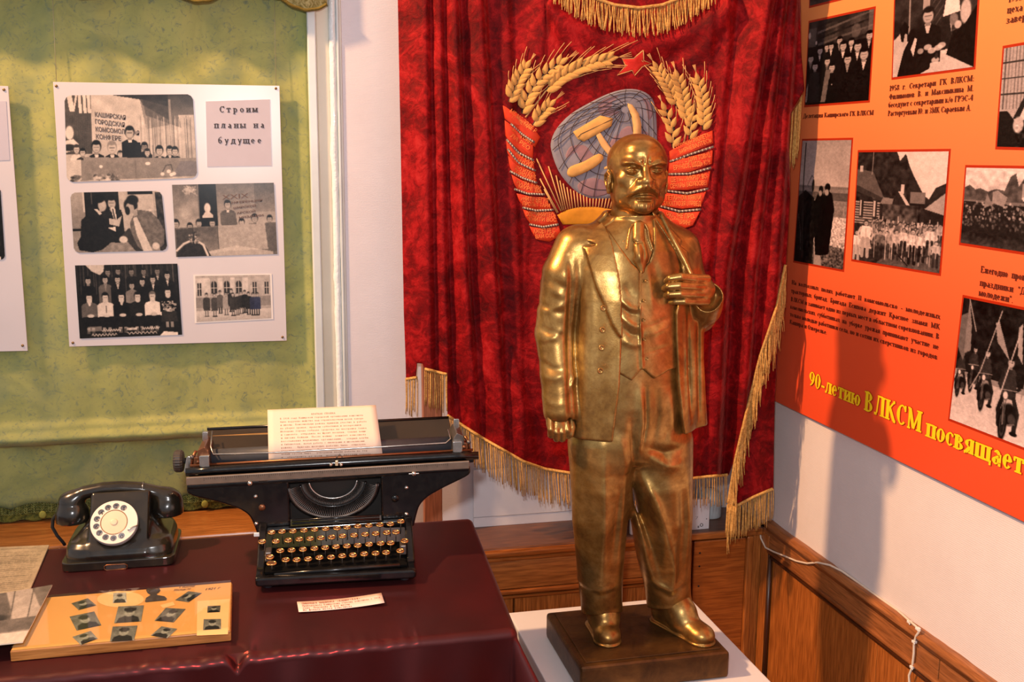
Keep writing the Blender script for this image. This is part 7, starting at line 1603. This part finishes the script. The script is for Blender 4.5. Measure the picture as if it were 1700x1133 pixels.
# ================================================================== glazed wooden case with portraits
CZ_ = TZ+.0235
FLc, FRc, BRc, BLc = np.array((-.436, 1.795, 0)), np.array((-.0768, 1.795, 0)), np.array((-.0795, 2.012, 0)), np.array((-.4388, 2.012, 0))
cs = thing('display_case', 'flat wooden tray of cut-out portraits under glass at the table front', 'display case', (0, 0, 0))
M_cw = wood_mat('honey_wood', srgb(176, 112, 52), srgb(206, 144, 78), 'X', .35)
def ring_box(name, q, z0, z1, wd, mat, par):
    c_ = sum(q)/4; inn = [c_+(p-c_)*np.array((1-2*wd/.36, 1-2*wd/.217, 1)) for p in q]
    for i in range(4):
        j = (i+1) % 4; pts = [q[i], q[j], inn[j], inn[i]]
        MB().hexa([p+np.array((0, 0, z0)) for p in pts]+[p+np.array((0, 0, z1)) for p in pts]).build(name, mat, par, .0015)
ring_box('frame_side', [FLc, FRc, BRc, BLc], TZ+.0002, CZ_-.0045, .011, M_cw, cs)
cen = (FLc+FRc+BRc+BLc)/4; shr = lambda p, k=.988: cen+(p-cen)*k
bq_ = [shr(p) for p in (BLc, BRc, FRc, FLc)]
MB().hexa([p+np.array((0, 0, CZ_-.0030)) for p in bq_]+[p+np.array((0, 0, CZ_-.0045)) for p in bq_]).build('backing_sheet', plain('yellow_card', srgb(208, 154, 82), .6, 0, .05, 7), cs)
PZ_ = CZ_-.0026
def cpt(cx, cy): return atz(cx/4.25, 890+cy/4.25, PZ_)
def portrait(pts, tone, seed, hat=False, oval=False, name='portrait'):
    p = Paint(34, 30, tone); r = np.random.RandomState(seed); p.grain(26, 5, seed=seed); p.grad(0, tone*.9, 100, tone*1.15); p.grain(16, 6, seed=seed+9)
    p.a += 22; p.poly([(6, 100), (14, 72), (36, 60), (64, 60), (86, 72), (94, 100)], tone*.45); p.ell(50, 42, 19, 24, 168); p.ell(50, 24, 21, 14, 50); p.rect(38, 38, 62, 43, 96, .7); p.rect(42, 54, 58, 57, 110, .7)
    if hat: p.rect(26, 14, 74, 26, 44)
    p.grain(10, seed=seed); q = [cpt(*k)+np.array((0, 0, .0003)) for k in pts]
    return print_mesh(name, p, bil(q), M_print, cs, (.98, 1, .92))
def rectp(x0, y0, x1, y1): return [(x0, y0), (x1, y0), (x1, y1), (x0, y1)]
for i, (pts, tone, hat) in enumerate([([(503, 478), (620, 442), (680, 492), (555, 525)], 84, 0), ([(490, 572), (665, 535), (715, 632), (540, 670)], 96, 0), ([(510, 715), (640, 672), (690, 727), (570, 772)], 120, 0), ([(1235, 455), (1330, 392), (1425, 405), (1330, 470)], 90, 0),
        ([(835, 500), (1015, 492), (995, 605), (805, 618)], 110, 1), ([(795, 642), (970, 635), (945, 740), (775, 748)], 104, 0), ([(1170, 510), (1310, 518), (1225, 612), (1090, 600)], 90, 0), ([(1140, 640), (1250, 658), (1180, 725), (1062, 705)], 112, 0), ]): portrait(pts, tone, i+1, hat)
pale = plain('cream_mount', srgb(226, 184, 124), .6, 0, .03, 9)
ov = MB().add([cpt(850+165*math.cos(k*PI/24), 448+58*math.sin(k*PI/24)) for k in range(48)], [tuple(range(48))]).build('oval_mount', pale, cs)
portrait([(800, 405), (890, 402), (895, 472), (795, 476)], 150, 21)
blk_ = [(1022, 466), (1030, 440), (1062, 420), (1040, 405), (1030, 385), (1042, 372), (1072, 378), (1085, 368), (1100, 376), (1125, 372), (1132, 388), (1120, 402), (1105, 412), (1112, 420), (1160, 428), (1178, 444), (1172, 456), (1030, 470)]
MB().add([cpt(*k)+np.array((0, 0, .0004)) for k in blk_], [tuple(range(len(blk_)))]).build('cut_out_portrait', plain('dark_cut_out', srgb(52, 44, 40), .5), cs)
MB().add([cpt(*k)+np.array((0, 0, .0002)) for k in [(1392, 462), (1622, 446), (1608, 696), (1388, 706)]], [(0, 1, 2, 3)]).build('side_mount', pale, cs)
portrait([(1465, 497), (1557, 493), (1552, 540), (1462, 545)], 70, 31); portrait([(1437, 590), (1560, 588), (1560, 660), (1432, 668)], 104, 32)
MB().add([cpt(*k)+np.array((0, 0, .0002)) for k in [(1130, 490), (1220, 466), (1235, 490), (1150, 512)]], [(0, 1, 2, 3)]).build('paper_scrap', pale, cs)
ink = MB()
for tx, x0, y0, x1, y1 in (('Поле', 1262, 370, 1370, 362), ('Месяцы ло', 1222, 392, 1340, 382), ('1921 г', 1448, 386, 1548, 376)): a, b = cpt(x0, y0)+np.array((0, 0, .0005)), cpt(x1, y1)+np.array((0, 0, .0005)); put_text(ink, tx, a, b, .010, up=(.25, 1, 0), bold=.01)
ink.build('handwriting', plain('pen_ink', srgb(84, 54, 34), .6), cs)
t = NT('case_glass'); tr_ = t.n('ShaderNodeBsdfTransparent'); gl_ = t.n('ShaderNodeBsdfGlossy'); gl_.inputs['Roughness'].default_value = .04; fr_ = t.n('ShaderNodeFresnel'); fr_.inputs[0].default_value = 1.5; mx = t.n('ShaderNodeMixShader')
tr_.inputs[0].default_value = (.97, .98, .97, 1); ge_ = t.n('ShaderNodeNewGeometry'); t.l(t.math('MULTIPLY', fr_.outputs[0], t.math('SUBTRACT', 1.0, ge_.outputs['Backfacing'])), mx.inputs[0]); t.l(tr_.outputs[0], mx.inputs[1]); t.l(gl_.outputs[0], mx.inputs[2]); t.l(mx.outputs[0], t.t.nodes['Material Output'].inputs[0]); M_cglass = t.m
gq = [shr(p, .985) for p in (FLc, FRc, BRc, BLc)]
MB().hexa([p+np.array((0, 0, CZ_-.0008)) for p in gq]+[p+np.array((0, 0, CZ_+.002)) for p in gq]).build('glass_pane', M_cglass, cs)

# papers at the left edge of the table
def paper_stack(name, pts, z0, n, label, cat, pic=None, mat=None, tint=(1, .95, .86)):
    q = [atz(x, y, z0) for x, y in pts]; me_ = MB(); dz = .0012*n
    me_.hexa([p+np.array((0, 0, -dz)) for p in q]+[p for p in q]); o = me_.build(name, mat, None, .0004); tag(o, label, cat)
    if pic: print_mesh('printed_page', pic, bil([p+np.array((0, 0, .0003)) for p in q]), M_print, o, tint)
    return o
def pic_news():
    p = Paint(110, 80, 176); r = np.random.RandomState(8)
    for i in range(46):
        y = 14+i*1.8
        x = 3
        while x < 95: wd = 1+r.rand()*5; p.rect(x, y, min(96, x+wd), y+.8, 110, .55); x += wd+.8
    p.rect(60, 5, 90, 6.5, 110, .7); p.grain(8, 12); return p
def pic_street():
    p = Paint(120, 90, 150); p.grad(0, 150, 40, 120); p.poly([(10, 0), (40, 0), (58, 66), (30, 66)], 190); p.poly([(40, 0), (56, 0), (76, 60), (62, 64)], 110); p.poly([(56, 0), (80, 0), (100, 44), (100, 62), (78, 60)], 176); p.poly([(80, 0), (100, 0), (100, 40)], 120)
    for i in range(5): p.line([(10+i*18, 0), (24+i*17, 60)], 1, 96)
    p.ell(50, 54, 22, 9, 70); p.rect(0, 58, 100, 80, 118); p.rect(0, 82, 100, 100, 206); p.grain(12, 14, 0, 82); p.grain(7, 0, 0, 82); return p
paper_stack('newspaper', [(-118, 914), (81.5, 905.5), (49, 981), (-150, 1000)], TZ+.004, 3, 'yellowed printed sheets lying on the cloth at the far left behind the case', 'paper', pic_news(), plain('yellowed_paper', srgb(226, 204, 166), .7, 0, .03), (1, .90, .74))
paper_stack('picture_page', [(-90, 1002), (87, 971.5), (38, 1066), (-140, 1085)], CZ_+.006, 2, 'page with a grey street photograph lying across the corner of the glazed case', 'picture', pic_street(), plain('page_paper', srgb(232, 214, 186), .6, 0, .03), (1, .93, .86))

# ================================================================== cable on the right wall
cb = MB(); CXx = XR-.0225
pts = [(1259, 866, 0), (1262, 878, 0), (1263, 894, 0), (1271, 910, 0), (1285, 917, 0), (1302, 923.5, 0), (1322, 932, 0), (1340, 936, 0), (1358, 934.5, 0), (1378, 939, .004), (1398, 949, .014), (1425, 968, .019), (1460, 993, .019), (1490, 1014, .019), (1507, 1029, .012), (1521, 1041, .0), (1527, 1047, -.001), (1521, 1056, -.001), (1517.5, 1068, 0), (1517, 1085, 0), (1514.5, 1108, 0), (1509, 1122, 0), (1510, 1140, 0), (1512, 1170, 0)]
cb.tube([atx(x, y, CXx+d) for x, y, d in pts], .0026, 8); co = cb.build('white_cable', plain('white_cable_sheath', srgb(226, 210, 192), .4, 0, .03), None)
tag(co, 'thin white cable clipped along the oak rail and down the right wainscot', 'cable')
M_clip = plain('white_plastic_clip', srgb(234, 228, 222), .35, 0, .02)
for x, y, d in ((1510, 1033, .010), (1524, 1044.5, 0), (1518, 1066, 0), (1514.5, 1108, 0)):
    c_ = atx(x, y, CXx+d); q = MB().box(tuple(c_), (.009, .010, .0062), .0015); q.lathe([(0, 0), (.0022, 0), (.0022, .0012), (0, .0014)], 8, (c_[0]-.0035, c_[1]-.006, c_[2]-.002), Matrix.Rotation(-PI/2, 3, 'Y')); q.build('cable_clip', M_clip, co)
